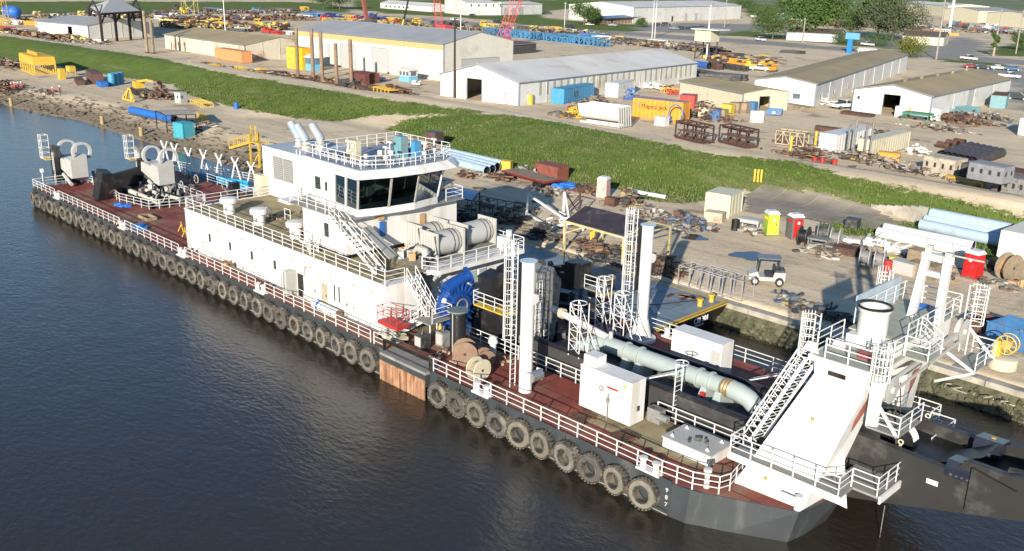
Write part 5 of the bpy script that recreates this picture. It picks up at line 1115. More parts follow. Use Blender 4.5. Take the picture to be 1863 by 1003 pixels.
for s_ in(0,1.5): MB().pipe([(-54+s_,61,BD),(-53.6+s_,60.6,BD+1.6),(-52+s_,59.4,BD+1.7),(-50.8+s_,58.6,BD+.2)],.05,6).build('bent_pipe',BLACK,t)
t=thing('mooring_rope','dark mooring rope stretched across the barge deck to its corner','rope',(-42,59,BD)); MB().pipe([(-39.8,61.8,BD+.5),(-42,59,BD+.15),(-44,56.5,BD+.2),(-45,54.8,BD+.5)],.035,5).build('rope',BLACK,t)
t=thing('deck_mat','red brown splash of rusty mats on the barge deck corner','mat',(-42.5,62.6,BD))
for k in range(7): MB().box((-42.3+random.uniform(-1.2,1.2),62.4+random.uniform(-.6,.6),BD+.05),(1.1,.35,.05),random.random()*3).build('mat_strip',RUST if k%2 else BRN,t)
# white X trestles on a blue pontoon behind the stern
pn=thing('blue_pontoon','bright blue floating pontoon with grey rails beside the dredger stern','pontoon',(-108,57.5,0))
q0,q1,q2=P(300,318,1.2),P(452,345,1.2),P(474,330,1.2); e_=(q1-q0).normalized(); n_=Vector((-e_.y,e_.x,0)); q0=q0-e_*3
MB().add([q0,q1,q1+n_*3.6,q0+n_*3.6]+[v-Vector((0,0,1.6)) for v in(q0,q1,q1+n_*3.6,q0+n_*3.6)],[(0,1,2,3),(4,5,6,7),(0,4,5,1),(1,5,6,2),(2,6,7,3),(3,7,4,0)]).build('pontoon_hull',M('pontoon_deck_blue',(.05,.2,.34),.5,var=.2,dirt=(.2,.2,.2),damt=.3),pn,False)
c0=q0.lerp(q1,.45); MB().beam(c0+Vector((0,0,.5)),q1+Vector((0,0,.5)),.08,1.0).build('side_panel',M('cyan_blue_panel',(.02,.30,.55),.45),pn,False)
rail([q0+n_*3.5,q1+n_*3.5],sp=2.2,parent=pn,posts=False); rail([q0+n_*.1,c0+n_*.1],sp=2.0,parent=pn,posts=False)
for i,(px,py) in enumerate([(303,308),(321,310),(346,317),(373,318),(401,323),(430,328),(459,334)]):
    c=P(px,py,1.22); t=thing('pipe_trestle',f'white X shaped pipe trestle, {ORD[i]} from the left of the row behind the stern','trestle',c,0,'white X trestles beside the stern'); x,y,z=c; h_=3.75-.17*i
    for s_ in(-1,1): MB().tube((x+s_*.8*e_.x,y+s_*.8*e_.y,z),(x+s_*.12*e_.x,y+s_*.12*e_.y,z+h_*.72),.10,7).build('leg',WRAIL,t)
    for s_ in(-1,1): MB().beam((x,y,z+h_*.68),(x+s_*.62*e_.x,y+s_*.62*e_.y,z+h_),.17).build('fork_arm',WRAIL,t)
    MB().box((x,y,z+h_*.68),(.3,.25,.35)).build('joint_block',WRAIL,t)
# ================= YARD BUILDINGS =================
DARKI=M('dark_interior',(.03,.03,.03),.9)
SHUT=M('grey_roller_door',(.36,.37,.36),.5,var=.06); WINF=M('window_dark_pane',(.10,.13,.14),.2,var=.3)
def building(name,label,cat,pa,pb,depth,ev,rg,ridge='u',wall=WWALL,roof=GREYR,joint=7,ops={},z=2.0,roofn=10,stripe=None,seam=None,over=.25):
    """pa->pb near base edge in photo pixels or world points; depth along the left normal"""
    A=P(*pa,z) if len(pa)==2 else Vector(pa); B=P(*pb,z) if len(pb)==2 else Vector(pb); d=B-A; L=d.length; ang=math.atan2(d.y,d.x)
    t=thing(name,label,cat); W=depth
    def top(side,s):
        if ridge=='u': return ev if side in'ac' else ev+(rg-ev)*(1-abs(s-W/2)/(W/2))
        return ev if side in'bd' else ev+(rg-ev)*(1-abs(s-L/2)/(L/2))
    def pos(side,s,off): # off outward positive
        return {'a':(s,-off),'b':(L+off,s),'c':(s,W+off),'d':(-off,s)}[side]
    for side,ln in(('a',L),('b',W),('c',L),('d',W)):
        op=ops.get(side,[]); n=max(1,round(ln/joint)); cuts=sorted(set([round(ln*i/n,3) for i in range(n+1)]+[round(v,3) for o_ in op for v in o_[:2]]+([round(ln/2,3)] if (ridge=='u')==(side in'bd') else [])))
        for s0,s1 in zip(cuts,cuts[1:]):
            if s1-s0<.05: continue
            m=(s0+s1)/2; spans=[(0,None)]
            for o_ in op:
                if o_[0]-1e-3<=m<=o_[1]+1e-3: spans=([(0,o_[2])] if o_[2]>.05 else [])+[(o_[3],None)]
            for z0,z1 in spans:
                t0=top(side,s0) if z1 is None else z1; t1=top(side,s1) if z1 is None else z1
                p=[pos(side,s0,0),pos(side,s1,0),pos(side,s1,-.15),pos(side,s0,-.15)]
                MB().add([(*p[0],z0),(*p[1],z0),(*p[2],z0),(*p[3],z0),(*p[0],t0),(*p[1],t1),(*p[2],t1),(*p[3],t0)],[(3,2,1,0),(4,5,6,7),(0,1,5,4),(1,2,6,5),(2,3,7,6),(3,0,4,7)]).build('wall_panel',wall,t,False)
        # joint trims
        if joint<50 and side in 'abd':
            for i in range(n+1):
                s0=ln*i/n; q=pos(side,min(max(s0,.08),ln-.08),.04)
                if any(o_[0]+.05<s0<o_[1]-.05 and o_[2]<.1 for o_ in op): continue
                MB().bx(q[0]-.07,q[0]+.07,q[1]-.035,q[1]+.035,0,top(side,min(max(s0,0.1),ln-.1))-.05).build('joint_trim',TRIM if i in(0,n) else LGREY,t,False)
        if stripe and side=='a': 
            q0=pos(side,0,.02); MB().bx(.1,ln-.1,-.05,-.012,ev-stripe,ev-.05).build('eave_stripe',TANS,t,False)
        for o_ in op:
            s0,s1,z0,z1,k=o_[:5]
            if k=='open':
                for a_,b2 in((s0-.12,s0),(s1,s1+.12)): 
                    qa,qb=pos(side,a_,.05),pos(side,b2,-.1); MB().bx(min(qa[0],qb[0]),max(qa[0],qb[0]),min(qa[1],qb[1]),max(qa[1],qb[1]),0,z1).build('door_jamb',TRIM,t,False)
                continue
            m={'shutter':SHUT,'window':WINF,'door':DOORC,'dark':DARKI,'skin':M('beige_translucent_panel',(.33,.31,.22),.5)}[k]
            qa,qb=pos(side,s0+.03,-.03),pos(side,s1-.03,-.12)
            o=MB().bx(min(qa[0],qb[0]),max(qa[0],qb[0]),min(qa[1],qb[1]),max(qa[1],qb[1]),z0+.02,z1-.02).build({'shutter':'roller_door','window':'window','door':'door','dark':'vent','skin':'side_panel'}[k],m,t,False)
            if k in('window','door','shutter'):
                w_=.08
                for (a_,b2,c_,e_) in((s0,s1,z1,z1+w_),(s0,s1,z0-w_,z0),(s0-w_,s0,z0,z1),(s1,s1+w_,z0,z1)):
                    if k!='window' and c_<z0: continue
                    qa,qb=pos(side,a_,.05),pos(side,b2,.004); MB().bx(min(qa[0],qb[0]),max(qa[0],qb[0]),min(qa[1],qb[1]),max(qa[1],qb[1]),c_,e_).build('frame',TRIM if k!='window' else LGREY,o,False)
    # roof panels
    n=roofn
    if ridge=='u':
        for i in range(n):
            u0,u1=L*i/n,L*(i+1)/n; u0-=over if i==0 else 0; u1+=over if i==n-1 else 0
            for s_ in(0,1):
                y0,y1=(-over,W/2) if s_==0 else (W/2,W+over); za=ev-(rg-ev)*over/(W/2)+.04; zb=rg+.04; z0,z1=(za,zb) if s_==0 else(zb,za)
                MB().add([(u0,y0,z0),(u1,y0,z0),(u1,y1,z1),(u0,y1,z1),(u0,y0,z0+.1),(u1,y0,z0+.1),(u1,y1,z1+.1),(u0,y1,z1+.1)],[(3,2,1,0),(4,5,6,7),(0,1,5,4),(1,2,6,5),(2,3,7,6),(3,0,4,7)]).build('roof_panel',roof,t,False)
        MB().beam((-over,-over-.03,ev-.02),(L+over,-over-.03,ev-.02),.14,.18).build('gutter',TRIM,t); MB().beam((-over,W/2,rg+.16),(L+over,W/2,rg+.16),.4,.06).build('ridge_cap',roof,t)
    else:
        for i in range(n):
            v0,v1=W*i/n,W*(i+1)/n; v0-=over if i==0 else 0; v1+=over if i==n-1 else 0
            for s_ in(0,1):
                x0,x1=(-over,L/2) if s_==0 else (L/2,L+over); za=ev-(rg-ev)*over/(L/2)+.04; zb=rg+.04; z0,z1=(za,zb) if s_==0 else(zb,za)
                MB().add([(x0,v0,z0),(x1,v0,z1),(x1,v1,z1),(x0,v1,z0),(x0,v0,z0+.1),(x1,v0,z1+.1),(x1,v1,z1+.1),(x0,v1,z0+.1)],[(3,2,1,0),(4,5,6,7),(0,1,5,4),(1,2,6,5),(2,3,7,6),(3,0,4,7)]).build('roof_panel',roof,t,False)
        MB().beam((L+over+.03,-over,ev-.02),(L+over+.03,W+over,ev-.02),.14,.18).build('gutter',TRIM,t); MB().beam((L/2,-over,rg+.16),(L/2,W+over,rg+.16),.4,.06).build('ridge_cap',roof,t)
        MB().beam((-over,-over-.02,ev-.05),(L/2,-over-.02,rg+.02),.06,.16).beam((L/2,-over-.02,rg+.02),(L+over,-over-.02,ev-.05),.06,.16).build('gable_trim',TRIM,t)
    t.location=A; t.rotation_euler=(0,0,ang); t['_L']=L
    del t['_L']; return t,L,ang
building('workshop_building','long cream workshop with tan eave stripe and two tall roller doors, behind the rusty piles','warehouse',(540,112),(807,148),24,8.6,11.0,'u',CWALL,BGREYR,7.5,
  {'a':[(14.6,15.4,1.5,5.5,'door'),(20.2,26.5,0,6.2,'shutter'),(31.6,32.3,0,2.8,'door'),(33.6,39.8,0,6.1,'shutter')],'b':[(6,19,0,4.8,'shutter')]},stripe=1.5,roofn=14)
t,L,a_=building('warehouse','white shed with pale pinkish grey roof and an open doorway in its near gable','warehouse',(800.6,174),(943.7,193),71,4.5,7.2,'v',WWALL,GREYR,9,
  {'a':[(7.6,11.6,0,4.3,'open'),(17.6,18.5,0,2.3,'door')],'b':[(6.5+k*2.35,7.45+k*2.35,1.5,4.1,'skin') for k in range(27)]},roofn=12)
building('office_block','long white metal building with tan roof and small windows, behind the open tan roofed shed','warehouse',(1369,185),(1481,195),104,4.7,5.7,'v',WWALL,TANR,11,
  {'a':[(8.4,9.9,1.4,2.4,'window')],'b':[(4,5.4,1.3,2.6,'window'),(9.5,10.4,0,2.3,'door'),(15,16.6,1.3,2.6,'window'),(27,28.4,1.3,2.6,'window')]},roofn=12)
t,L,a_=building('tan_roofed_shed','white shed with tan roof, ridge vents and dark open door showing orange crates','warehouse',(1548.5,202),(1690,218),52,4.4,5.9,'v',WWALL,TANR,13,
  {'a':[(6.2,9.4,0,4.0,'open'),(.9,1.4,2.5,3.1,'dark')],'b':[(22,26,0,4.0,'shutter')]},roofn=9)
for k in range(5): 
    o=MB().lathe([(.35,5.9),(.35,6.3),(.5,6.35),(.5,6.6),(.001,6.75)],(7.6,6+k*9.5,0),n=12).build('ridge_vent',WOOD,t)
for k in range(3): MB().bx(6.7+k*.8,7.4+k*.8,2.5,3.5,0,1.0).build('orange_crate',ORANGE,t,False) if False else None
building('small_cream_building','small cream flat roofed building with an open shutter, beside the steel frame racks','building',(1235,178),(1349.6,204),11,3.6,4.3,'u',CREAM,TANR,12,{'b':[(4,6.4,0,2.9,'open')]},roofn=3)
building('long_low_shed','long low shed with tan roof and stained cream wall beside the grass levee','warehouse',(301,88),(446.5,111),22,4.2,6.0,'u',M('stained_cream_siding',(.50,.46,.36),.7,var=.1,dirt=(.36,.2,.12),damt=.3,dsc=.25,rnd=.08),TANR,6,{'a':[(9,9.8,0,2.5,'dark'),(13,13.8,0,2.5,'dark'),(4,4.6,0,2.5,'dark')]},roofn=8)
building('store_building','white panelled store with grey roof behind the tall open canopy','warehouse',(70,62),(162,71),26,4.4,6.2,'u',WWALL,BGREYR,4.5,{'a':[(19,21.5,0,3.6,'open')]},roofn=6)
building('two_storey_house','two storey white building with small dark windows across the road','building',(848,28),(905,28),30,7.6,8.6,'u',WWALL,GREYR,60,{'a':[(3+k*5,4+k*5,z0,z0+1.6,'window') for k in range(5) for z0 in(5,)]},roofn=3)
building('white_annexe','white workshop annexe with grey doors right of the two storey house','building',(906,28),(986,26),22,6.4,7.4,'u',WWALL,GREYR,9,{'a':[(6,9.5,0,4,'shutter'),(13,17,0,4,'shutter'),(20,24,0,4.6,'shutter')]},roofn=3)
t,L,a_=building('blue_awning_building','long white warehouse with blue awning and brick front across the road','warehouse',(1152,42),(1347,34),45,8.2,10.4,'u',WWALL,GREYR,11,{'a':[(40,42,0,3,'dark'),(55,58,0,4,'shutter'),(67,70,0,4,'shutter')]},roofn=8)
building('brick_front','low brick office front under a blue awning at the white warehouse end','office',(1098,45),(1165,41),10,3.2,3.9,'u',M('brown_brick_front',(.30,.17,.12),.8,var=.2),M('awning_blue',(.07,.17,.28),.5),4,{'a':[(3,4.5,1,2.2,'window'),(8,10,0,2.4,'dark'),(14,15.5,1,2.2,'window')]},roofn=3,over=1.4)
building('far_cream_hall','cream metal hall left of three at the top right edge','warehouse',(1633,22),(1722,30),34,8,9.5,'u',CREAM,GREYR,50,{},roofn=3)
building('far_cream_hall','cream metal hall with a tall side door, middle of three at the top right edge','warehouse',(1716,37),(1778,42),30,8,9.6,'v',CREAM,BGREYR,50,{},roofn=3)
building('far_cream_hall','cream metal hall rightmost of three, cut by the picture edge','warehouse',(1793,45),(1880,52),36,7.6,9.2,'v',CREAM,BGREYR,50,{},roofn=3)
building('white_long_house','long pale house with low roof among the far trees','house',(692,15),(785,22),14,3.5,5,'u',WWALL,GREYR,50,{'a':[(6+k*5,8+k*5,1,2.2,'window') for k in range(6)]},roofn=3)
building('roadside_building','low white roadside building with brown roof behind the right trees','building',(1430,73),(1525,78),14,3.4,5.0,'u',WWALL,M('dark_brown_roof',(.10,.075,.06),.8,var=.2),30,{},roofn=4)
building('roadside_building','low cream building with brown roof right of the two big trees','building',(1640,80),(1716,84),16,3.4,5.2,'u',CREAM,M('dark_brown_roof',(.1,.07,.06)),30,{'a':[(3,4.5,1,2.2,'window')]},roofn=4)
building('brown_roof_shed','low dark brown roofed shed with white roof strips behind the white shed','shed',(878,104),(975,96),24,3.0,3.4,'u',DMET,M('red_brown_roof',(.14,.06,.05),.8,var=.15),60,{},roofn=5)
# canopies
def canopy(name,label,quad,h,roofm,post,rise=1.0,z=1.6,nposts=3,hip=False,pw=.25,par=0):
    """quad: 4 base px corners near-left,near-right,far-right,far-left"""
    q=[PG(*p) if z<2 else P(*p,z) for p in quad]; c=sum(q,Vector())/4; t=thing(name,label,'canopy',c); zz=c.z; tp=[Vector((p.x,p.y,zz+h)) for p in q]
    r0=(tp[0]+tp[3])/2+Vector((0,0,rise)); r1=(tp[1]+tp[2])/2+Vector((0,0,rise))
    if hip: m=(r0+r1)/2; r0=m.lerp(r0,.25); r1=m.lerp(r1,.25)
    n=6
    if not hip:
        for i in range(n):
            for a_,b2,c_,d_ in((tp[0],tp[1],r1,r0),(r0,r1,tp[2],tp[3])):
                p0,p1,p2,p3=a_.lerp(b2,i/n),a_.lerp(b2,(i+1)/n),d_.lerp(c_,(i+1)/n),d_.lerp(c_,i/n); u=Vector((0,0,.08))
                MB().add([p0,p1,p2,p3,p0+u,p1+u,p2+u,p3+u],[(3,2,1,0),(4,5,6,7),(0,1,5,4),(1,2,6,5),(2,3,7,6),(3,0,4,7)]).build('roof_sheet',roofm,t,False)
    else:
        for f in([tp[0],tp[1],r1,r0],[tp[1],tp[2],r1],[tp[2],tp[3],r0,r1],[tp[3],tp[0],r0]):
            u=Vector((0,0,.12)); k=len(f); MB().add(f+[p+u for p in f],[tuple(range(k)),tuple(range(k,2*k))]+[(i,(i+1)%k,k+(i+1)%k,k+i) for i in range(k)]).build('roof_sheet',roofm,t,False)
    for a_,b2 in((0,1),(3,2)):
        for i in range(nposts):
            p=q[a_].lerp(q[b2],i/(nposts-1)); p.z=zz; e=tp[a_].lerp(tp[b2],i/(nposts-1)); MB().beam(p,e,pw).build('post',post,t)
        MB().beam(tp[a_],tp[b2],pw*.8,pw).build('eave_beam',post,t)
        for i in range(nposts-1): 
            p=q[a_].lerp(q[b2],i/(nposts-1)); MB().beam((p.x,p.y,zz+h*.6),tp[a_].lerp(tp[b2],(i+.35)/(nposts-1)),pw*.5).build('brace',post,t)
    for a_,b2 in((0,3),(1,2)): MB().beam(tp[a_],(tp[a_]+tp[b2])/2+Vector((0,0,rise)),pw*.6).beam((tp[a_]+tp[b2])/2+Vector((0,0,rise)),tp[b2],pw*.6).beam(tp[a_],tp[b2],pw*.6).build('truss',post,t)
    return t
BPOST=M('black_steel_post',(.03,.02,.018),.7,var=.3); YPOST=M('cream_yellow_post',(.5,.42,.18),.6,var=.2,dirt=(.5,.45,.35),damt=.4)
canopy('open_canopy','tall open canopy with pale hipped roof on black steel posts beyond the levee',[(187,78),(262,70),(245,52),(166,58)],9.0,M('pale_canopy_roof',(.42,.41,.37),.6,var=.06),BPOST,3.2,2.0,4,True,.7)
canopy('carport','small corrugated carport on black posts beside the teal container',[(305,247),(358,238),(340,228),(286,236)],2.9,M('corrugated_grey_tan',(.33,.30,.26),.6,var=.2),BPOST,.15,1.6,2,False,.14)
canopy('dark_canopy','big dark roofed open shelter with cream truss on the quay behind the barge',[(1026,456),(1132,489),(1216,466),(1095,436)],2.9,M('dark_purple_roof',(.035,.028,.035),.6,var=.3,dirt=(.1,.09,.08),damt=.2),YPOST,1.0,1.6,2,False,.2)
canopy('blue_shelter','light blue roofed workshop shelter in the shade of the wheelhouse',[(806,400),(858,412),(872,388),(824,379)],2.7,M('light_blue_roof',(.14,.32,.50),.5),DMET,.1,1.6,2,False,.12)
canopy('arched_shelter','small grey blue open shelter at the far corner of the white shed',[(1218,152),(1246,150),(1240,142),(1214,144)],3.2,GREYR,TRIM,.8,2.0,2,False,.25)
# ================= CONTAINERS =================
def container(label,pa,pb,pc,h,mat,cat='container',name='shipping_container',door_end=None,z=None,roof=None,group=None,extra=None):
    """pa near-left base, pb near corner base, pc near-right base (photo px)"""
    g=(lambda p:PG(*p)) if z is None else (lambda p:P(*p,z)); A,B,C_=g(pa),g(pb),g(pc); d1=(A-B); d2=(C_-B); 
    for v in(d1,d2): v.z=0
    if d2.length>=d1.length: u=d2.normalized(); L=d2.length; W=d1.length; left=True
    else: u=d1.normalized(); L=d1.length; W=d2.length; left=False
    W=min(max(W,2.2),3.0)
    v=Vector((-u.y,u.x,0)); oth=(d1 if left else d2); 
    if v.dot(oth)<0: v=-v
    t=thing(name,label,cat,B,0,group); z0=B.z; Bc=Vector((B.x,B.y,z0))
    def pp(a,b,c): return Bc+u*a+v*b+Vector((0,0,c))
    # corrugated walls
    n=max(8,int(L/.45)); prof=[]
    for s_,(p0,p1,ln) in enumerate((((.05,.03),(L-.05,.03),L),((L-.05,W-.03),(.05,W-.03),L))):
        k=max(8,int(ln/.42)); mb=MB(); vs=[];
        for i in range(k+1):
            f=i/k; a=p0[0]+(p1[0]-p0[0])*f
            for q in(-.25,.0,.25) if 0<i<k else (0,):
                off=(.05 if i%2 else 0)
                vs.append((a+(p1[0]-p0[0])/k*q*.9,p0[1]+(off if s_==0 else -off)))
        m=len(vs); mb.add([pp(x,y,.16) for x,y in vs]+[pp(x,y,h-.1) for x,y in vs],[(i,i+1,m+i+1,m+i) for i in range(m-1)]); mb.build('corrugated_side',mat,t,False)
    def bxx(n_,a0,a1,b0,b1,c0,c1,m=mat):
        MB().add([pp(a,b,c) for c in(c0,c1) for a,b in((a0,b0),(a1,b0),(a1,b1),(a0,b1))],[(3,2,1,0),(4,5,6,7),(0,1,5,4),(1,2,6,5),(2,3,7,6),(3,0,4,7)]).build(n_,m,t,False)
    for a_ in(0,L-.14):
        for b2 in(0,W-.14): bxx('corner_post',a_,a_+.14,b2,b2+.14,0,h)
    for a_ in(0,L): bxx('end_wall',a_+(.04 if a_==0 else -.1),a_+(.1 if a_==0 else -.04),.14,W-.14,.15,h-.1)
    bxx('roof',.0,L,0,W,h-.1,h,roof or mat); bxx('floor_frame',0,L,0,W,.02,.15)
    e=L if door_end!=0 else 0; sg=1 if e else -1
    for f in(.18,.38,.62,.82):
        p=pp(e+sg*.03,W*f,.2); MB().tube(p,pp(e+sg*.03,W*f,h-.15),.03,5).build('locking_bar',GMET,t)
    for f0,f1 in((.06,.49),(.51,.94)): bxx('door',e+sg*.0 if sg>0 else e-.02,e+.02 if sg>0 else e,W*f0,W*f1,.18,h-.12)
    return t,pp,L,W
TC,pp,L,W=container('teal blue ten foot container standing under the small carport',(316,251),(334,254),(359.5,249.5),2.5,M('teal_container_paint',(.05,.30,.38),.5,var=.12,dirt=(.12,.25,.28),damt=.2))
CO,pp,L,W=container('cream container with its door swung open beside the concrete apron',(1287,385.6),(1326.3,398),(1349.5,387),2.6,M('pale_cream_container',(.52,.50,.36),.55,var=.05),door_end=1)
MB().add([pp(L,W*.0,.2),pp(L+.1,-1.2,.2),pp(L+.1,-1.2,2.45),pp(L,0,2.45)],[(0,1,2,3)])
container('long white container beside the cream one in the right of the yard',(1488.5,268.6),(1521,277),(1587,262),2.6,WWALL,z=2.1)
container('long cream container standing right of the long white one',(1570,283),(1584,287),(1653,269),2.6,CREAM,z=2.1)
container('white container at the right picture edge above the wooden spool',(1826,468),(1863,482),(1905,463),2.9,M('white_cream_container',(.60,.58,.48),.55,var=.05),z=1.7)
container('white box trailer at the right edge of the upper yard',(1824,245),(1885,250),(1900,244),3.0,WWALL,cat='trailer',name='box_trailer',z=2.1)
BC,pp,L,W=container('long bright blue site container in front of the white shed',(1004.7,186.5),(1026,190),(1080,178),3.0,LBLUE,z=2.0)
MB().add([pp(L*.33,-.02,1.0),pp(L*.45,-.02,1.0),pp(L*.45,-.02,2.2),pp(L*.33,-.02,2.2)],[(0,1,2,3)]).build('window',WINF,BC,False)
WB,pp,L,W=container('white box hut standing right of the long blue container',(1094.6,172),(1124,178),(1154,170),3.0,WWALL,name='site_hut',cat='hut',z=2.0)
OC,pp,L,W=container('long orange container with faded black lettering behind the white half tank',(1149.6,213),(1240.8,223.5),(1249,219),3.6,ORANGE,z=2.0,roof=M('dusty_orange_roof',(.3,.2,.2),.7,var=.3))
u_=(pp(1,0,0)-pp(0,0,0)); ang=math.atan2(-u_.y,-u_.x); n_=Vector((math.sin(ang),-math.cos(ang),0))
BLK=M('black_lettering',(.03,.025,.02),.6)
for sgn_ in(1,):
    base=pp(L*.56,0,1.9)+n_*.06; 
    text_mesh('lettering','Mapco-Jack',1.15,BLK,OC,base,(R_(90),0,ang),.01); 
    text_mesh('logo','/',1.6,M('logo_blue',(.1,.1,.35),.5),OC,pp(L*.86,0,1.75)+n_*.06,(R_(90),0,ang),.01)
container('faded orange container beside the long low shed by the levee',(392,107),(441,115),(447,111),3.0,M('salmon_orange_paint',(.55,.24,.10),.6,var=.12),z=2.1)
container('small teal container with rusty top at the tan roofed shed side',(1785,199),(1828,199),(1834,192),2.8,TEAL,z=2.0,roof=RUST)
container('red container end behind the long orange container',(1237,196),(1262,199),(1268,195),2.6,RED,z=2.0)
# open dumpsters
def dumpster(label,pa,pb,w_,h,mat,z=1.7,rib=8):
    A,B=P(*pa,z),P(*pb,z); d=B-A; L=d.length; a=math.atan2(d.y,d.x); t=thing('waste_skip',label,'skip')
    for nme,x0,x1,y0,y1 in(('side_wall',0,L,0,.08),('side_wall',0,L,w_-.08,w_),('end_wall',0,.08,.08,w_-.08),('end_wall',L-.08,L,.08,w_-.08)): MB().bx(x0,x1,y0,y1,.15,h).build(nme,mat,t,False)
    MB().bx(.08,L-.08,.08,w_-.08,.15,.3).build('floor',RUST,t,False)
    for k in range(rib): x=(k+.5)*L/rib; MB().bx(x-.05,x+.05,-.07,-.002,.2,h).build('stiffener',mat,t,False)
    MB().bx(-.05,L+.05,-.09,.0,h,h+.1).bx(-.05,L+.05,w_,w_+.09,h,h+.1).build('top_rail',mat,t,False)
    for k in range(9): MB().box((random.uniform(.6,L-.6),random.uniform(.5,w_-.5),h*.6),(random.uniform(.5,1.5),.6,.4),random.random()*3).build('scrap',[RUST,WOOD,WHITE,RUST][k%4],t,False)
    t.location=A; t.rotation_euler=(0,0,a); return t
DB=M('skip_blue_paint',(.05,.16,.34),.55,var=.15,dirt=(.2,.12,.08),damt=.2)
dumpster('blue open topped waste skip with rusty scrap, on the quay at the right edge',(1790,622),(1900,660),2.6,1.6,DB)
dumpster('low rusty brown open skip left of the blue one on the quay',(1752,600),(1798,612),2.0,.9,RUST)
dumpster('small blue open skip right of the cream building in the yard',(1394,210),(1421,212),2.2,1.1,DB,2.0,5)
dumpster('faded teal open skip along the tan roofed shed wall',(1736,210),(1782,206),2.4,1.2,TEAL,2.0,6)
# toilets
def toilet(label,px,py,body,doorm,roofm,az,z=1.6):
    t=thing('portable_toilet',label,'portable toilet'); 
    MB().add([(-.58,-.58,.1),(.58,-.58,.1),(.58,.58,.1),(-.58,.58,.1),(-.53,-.53,2.05),(.53,-.53,2.05),(.53,.53,2.05),(-.53,.53,2.05)],[(3,2,1,0),(4,5,6,7),(0,1,5,4),(1,2,6,5),(2,3,7,6),(3,0,4,7)]).build('cabin',body,t,False)
    MB().bx(-.42,.42,-.62,-.56,.18,1.95).build('door',doorm,t,False); MB().bx(-.6,.6,-.6,.6,0,.1).build('skid_base',GPL,t,False)
    MB().add([(-.6,-.6,2.05),(.6,-.6,2.05),(.6,.6,2.05),(-.6,.6,2.05),(-.42,-.42,2.32),(.42,-.42,2.32),(.42,.42,2.32),(-.42,.42,2.32)],[(3,2,1,0),(4,5,6,7),(0,1,5,4),(1,2,6,5),(2,3,7,6),(3,0,4,7)]).build('roof',roofm,t,False)
    MB().tube((.38,.38,2.2),(.38,.38,2.55),.05,8).build('vent_pipe',GPL,t); MB().bx(.2,.32,-.66,-.62,1.0,1.15).build('door_latch',GPL,t,False)
    for k in range(3): MB().bx(-.6,-.56,-.4+k*.28,-.25+k*.28,1.5,1.8).build('vent_slot',doorm,t,False)
    o=MB(); o.T=Matrix.Translation((0,-.625,1.55))@Matrix.Rotation(R_(90),4,'X'); o.lathe([(.14,0),(.14,.02)],n=16); o.build('door_badge',WPL,t)
    t.location=PG(px,py); t.rotation_euler=(0,0,az); t.scale=(1.12,)*3
toilet('faded pink portable toilet with white roof among the scrap by the levee',1097,360,PINK,PINK,WPL,.3)
toilet('lime and yellow portable toilet on the dock road below the concrete apron',1401,427,LIME,YPL,WPL,.9)
toilet('grey portable toilet with red door right of the lime and yellow one',1444,433,GPL,RPL,WPL,1.0)
toilet('bright red portable toilet with white roof right of the gantry mast',1768,505,RPL,RPL,WPL,-.2)
# ================= PIPES, POLES =================
LBP=M('pale_blue_pipe_paint',(.36,.46,.54),.45,var=.1,dirt=(.3,.32,.33),damt=.2)
def hpipe(label,pa,pb,r,mat,z=1.7,dz=0,group=None,name='steel_pipe',cap=True,cat='pipe'):
    A,B=P(*pa,z),P(*pb,z); A.z+=r+dz; B.z+=r+dz; t=thing(name,label,cat,(A.x,A.y,z),0,group); d=(B-A).normalized()
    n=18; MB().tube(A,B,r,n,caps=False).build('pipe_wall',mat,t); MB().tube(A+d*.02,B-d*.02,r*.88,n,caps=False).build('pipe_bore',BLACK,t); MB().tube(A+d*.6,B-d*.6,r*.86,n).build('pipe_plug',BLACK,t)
    return t
for k,(a,b) in enumerate((((800,294),(886,318)),((803,290),(896,315)),((806,286),(905,311)),((810,282),(914,306)))):
    hpipe(f'long pale blue pipe at the levee toe, {ORD[k]} from the quay side',a,b,.55,LBP,group='pale blue pipes by the levee toe')
WPP=M('white_pipe_paint',(.62,.64,.62),.5,var=.06,dirt=(.4,.42,.42),damt=.15)
for k,(a,b) in enumerate((((1596,432),(1765,470)),((1608,424),(1770,458)))): hpipe(['nearer','farther'][k]+' of the two long white pipes behind the gantry mast',a,b,.55,WPP,group='white pipes on the dock')
for k,(a,b,dz) in enumerate((((1674,418),(1828,452),0),((1682,409),(1832,441),0),((1690,410),(1836,440),.75))): hpipe(['nearest lower','farther lower','topmost'][k]+' of the three pale blue pipes stacked below the levee',a,b,.6,LBP,dz=dz,group='pale blue pipe stack on the right')
DP=M('dark_brown_coated_pipe',(.05,.04,.042),.6,var=.2,dirt=(.12,.08,.06),damt=.3)
for k in range(6): hpipe(f'dark coated large pipe lying in the right yard, {ORD[k]} from the left',(1711+k*11.2,292+k*2.4),(1765+k*11,275+k*2.4),.75,DP,2.0,group='dark coated pipes in the right yard')
for k,(a,b) in enumerate((((1705,268),(1728,272)),((1722,264),(1742,268)),((1735,262),(1755,265)))): hpipe(f'short rusty half round pipe section above the dark pipes, {ORD[k]} from the left',a,b,.5,RUST,2.0,group='short rusty pipe sections')
hpipe('thin white pipe lying at the levee toe behind the scrap row',(1152,352),(1212,363),.25,WPP)
hpipe('bright blue long pipe lying on the dock behind the carport',(240,208),(318,225),.7,BLUE); 
hpipe('bright blue long pipe with a yellow joint behind the white shed corner',(1244,118),(1290,126),.9,BLUE,2.0); hpipe('longest bright blue pipe at the right end of the blue row',(1330,122),(1385,108),.7,BLUE,2.0)
PILE=M('rusty_timber_pile',(.22,.15,.10),.9,var=.35,sc_=.8,dirt=(.12,.06,.04),damt=.4,dsc=.5,stretch=(1,1,.3))
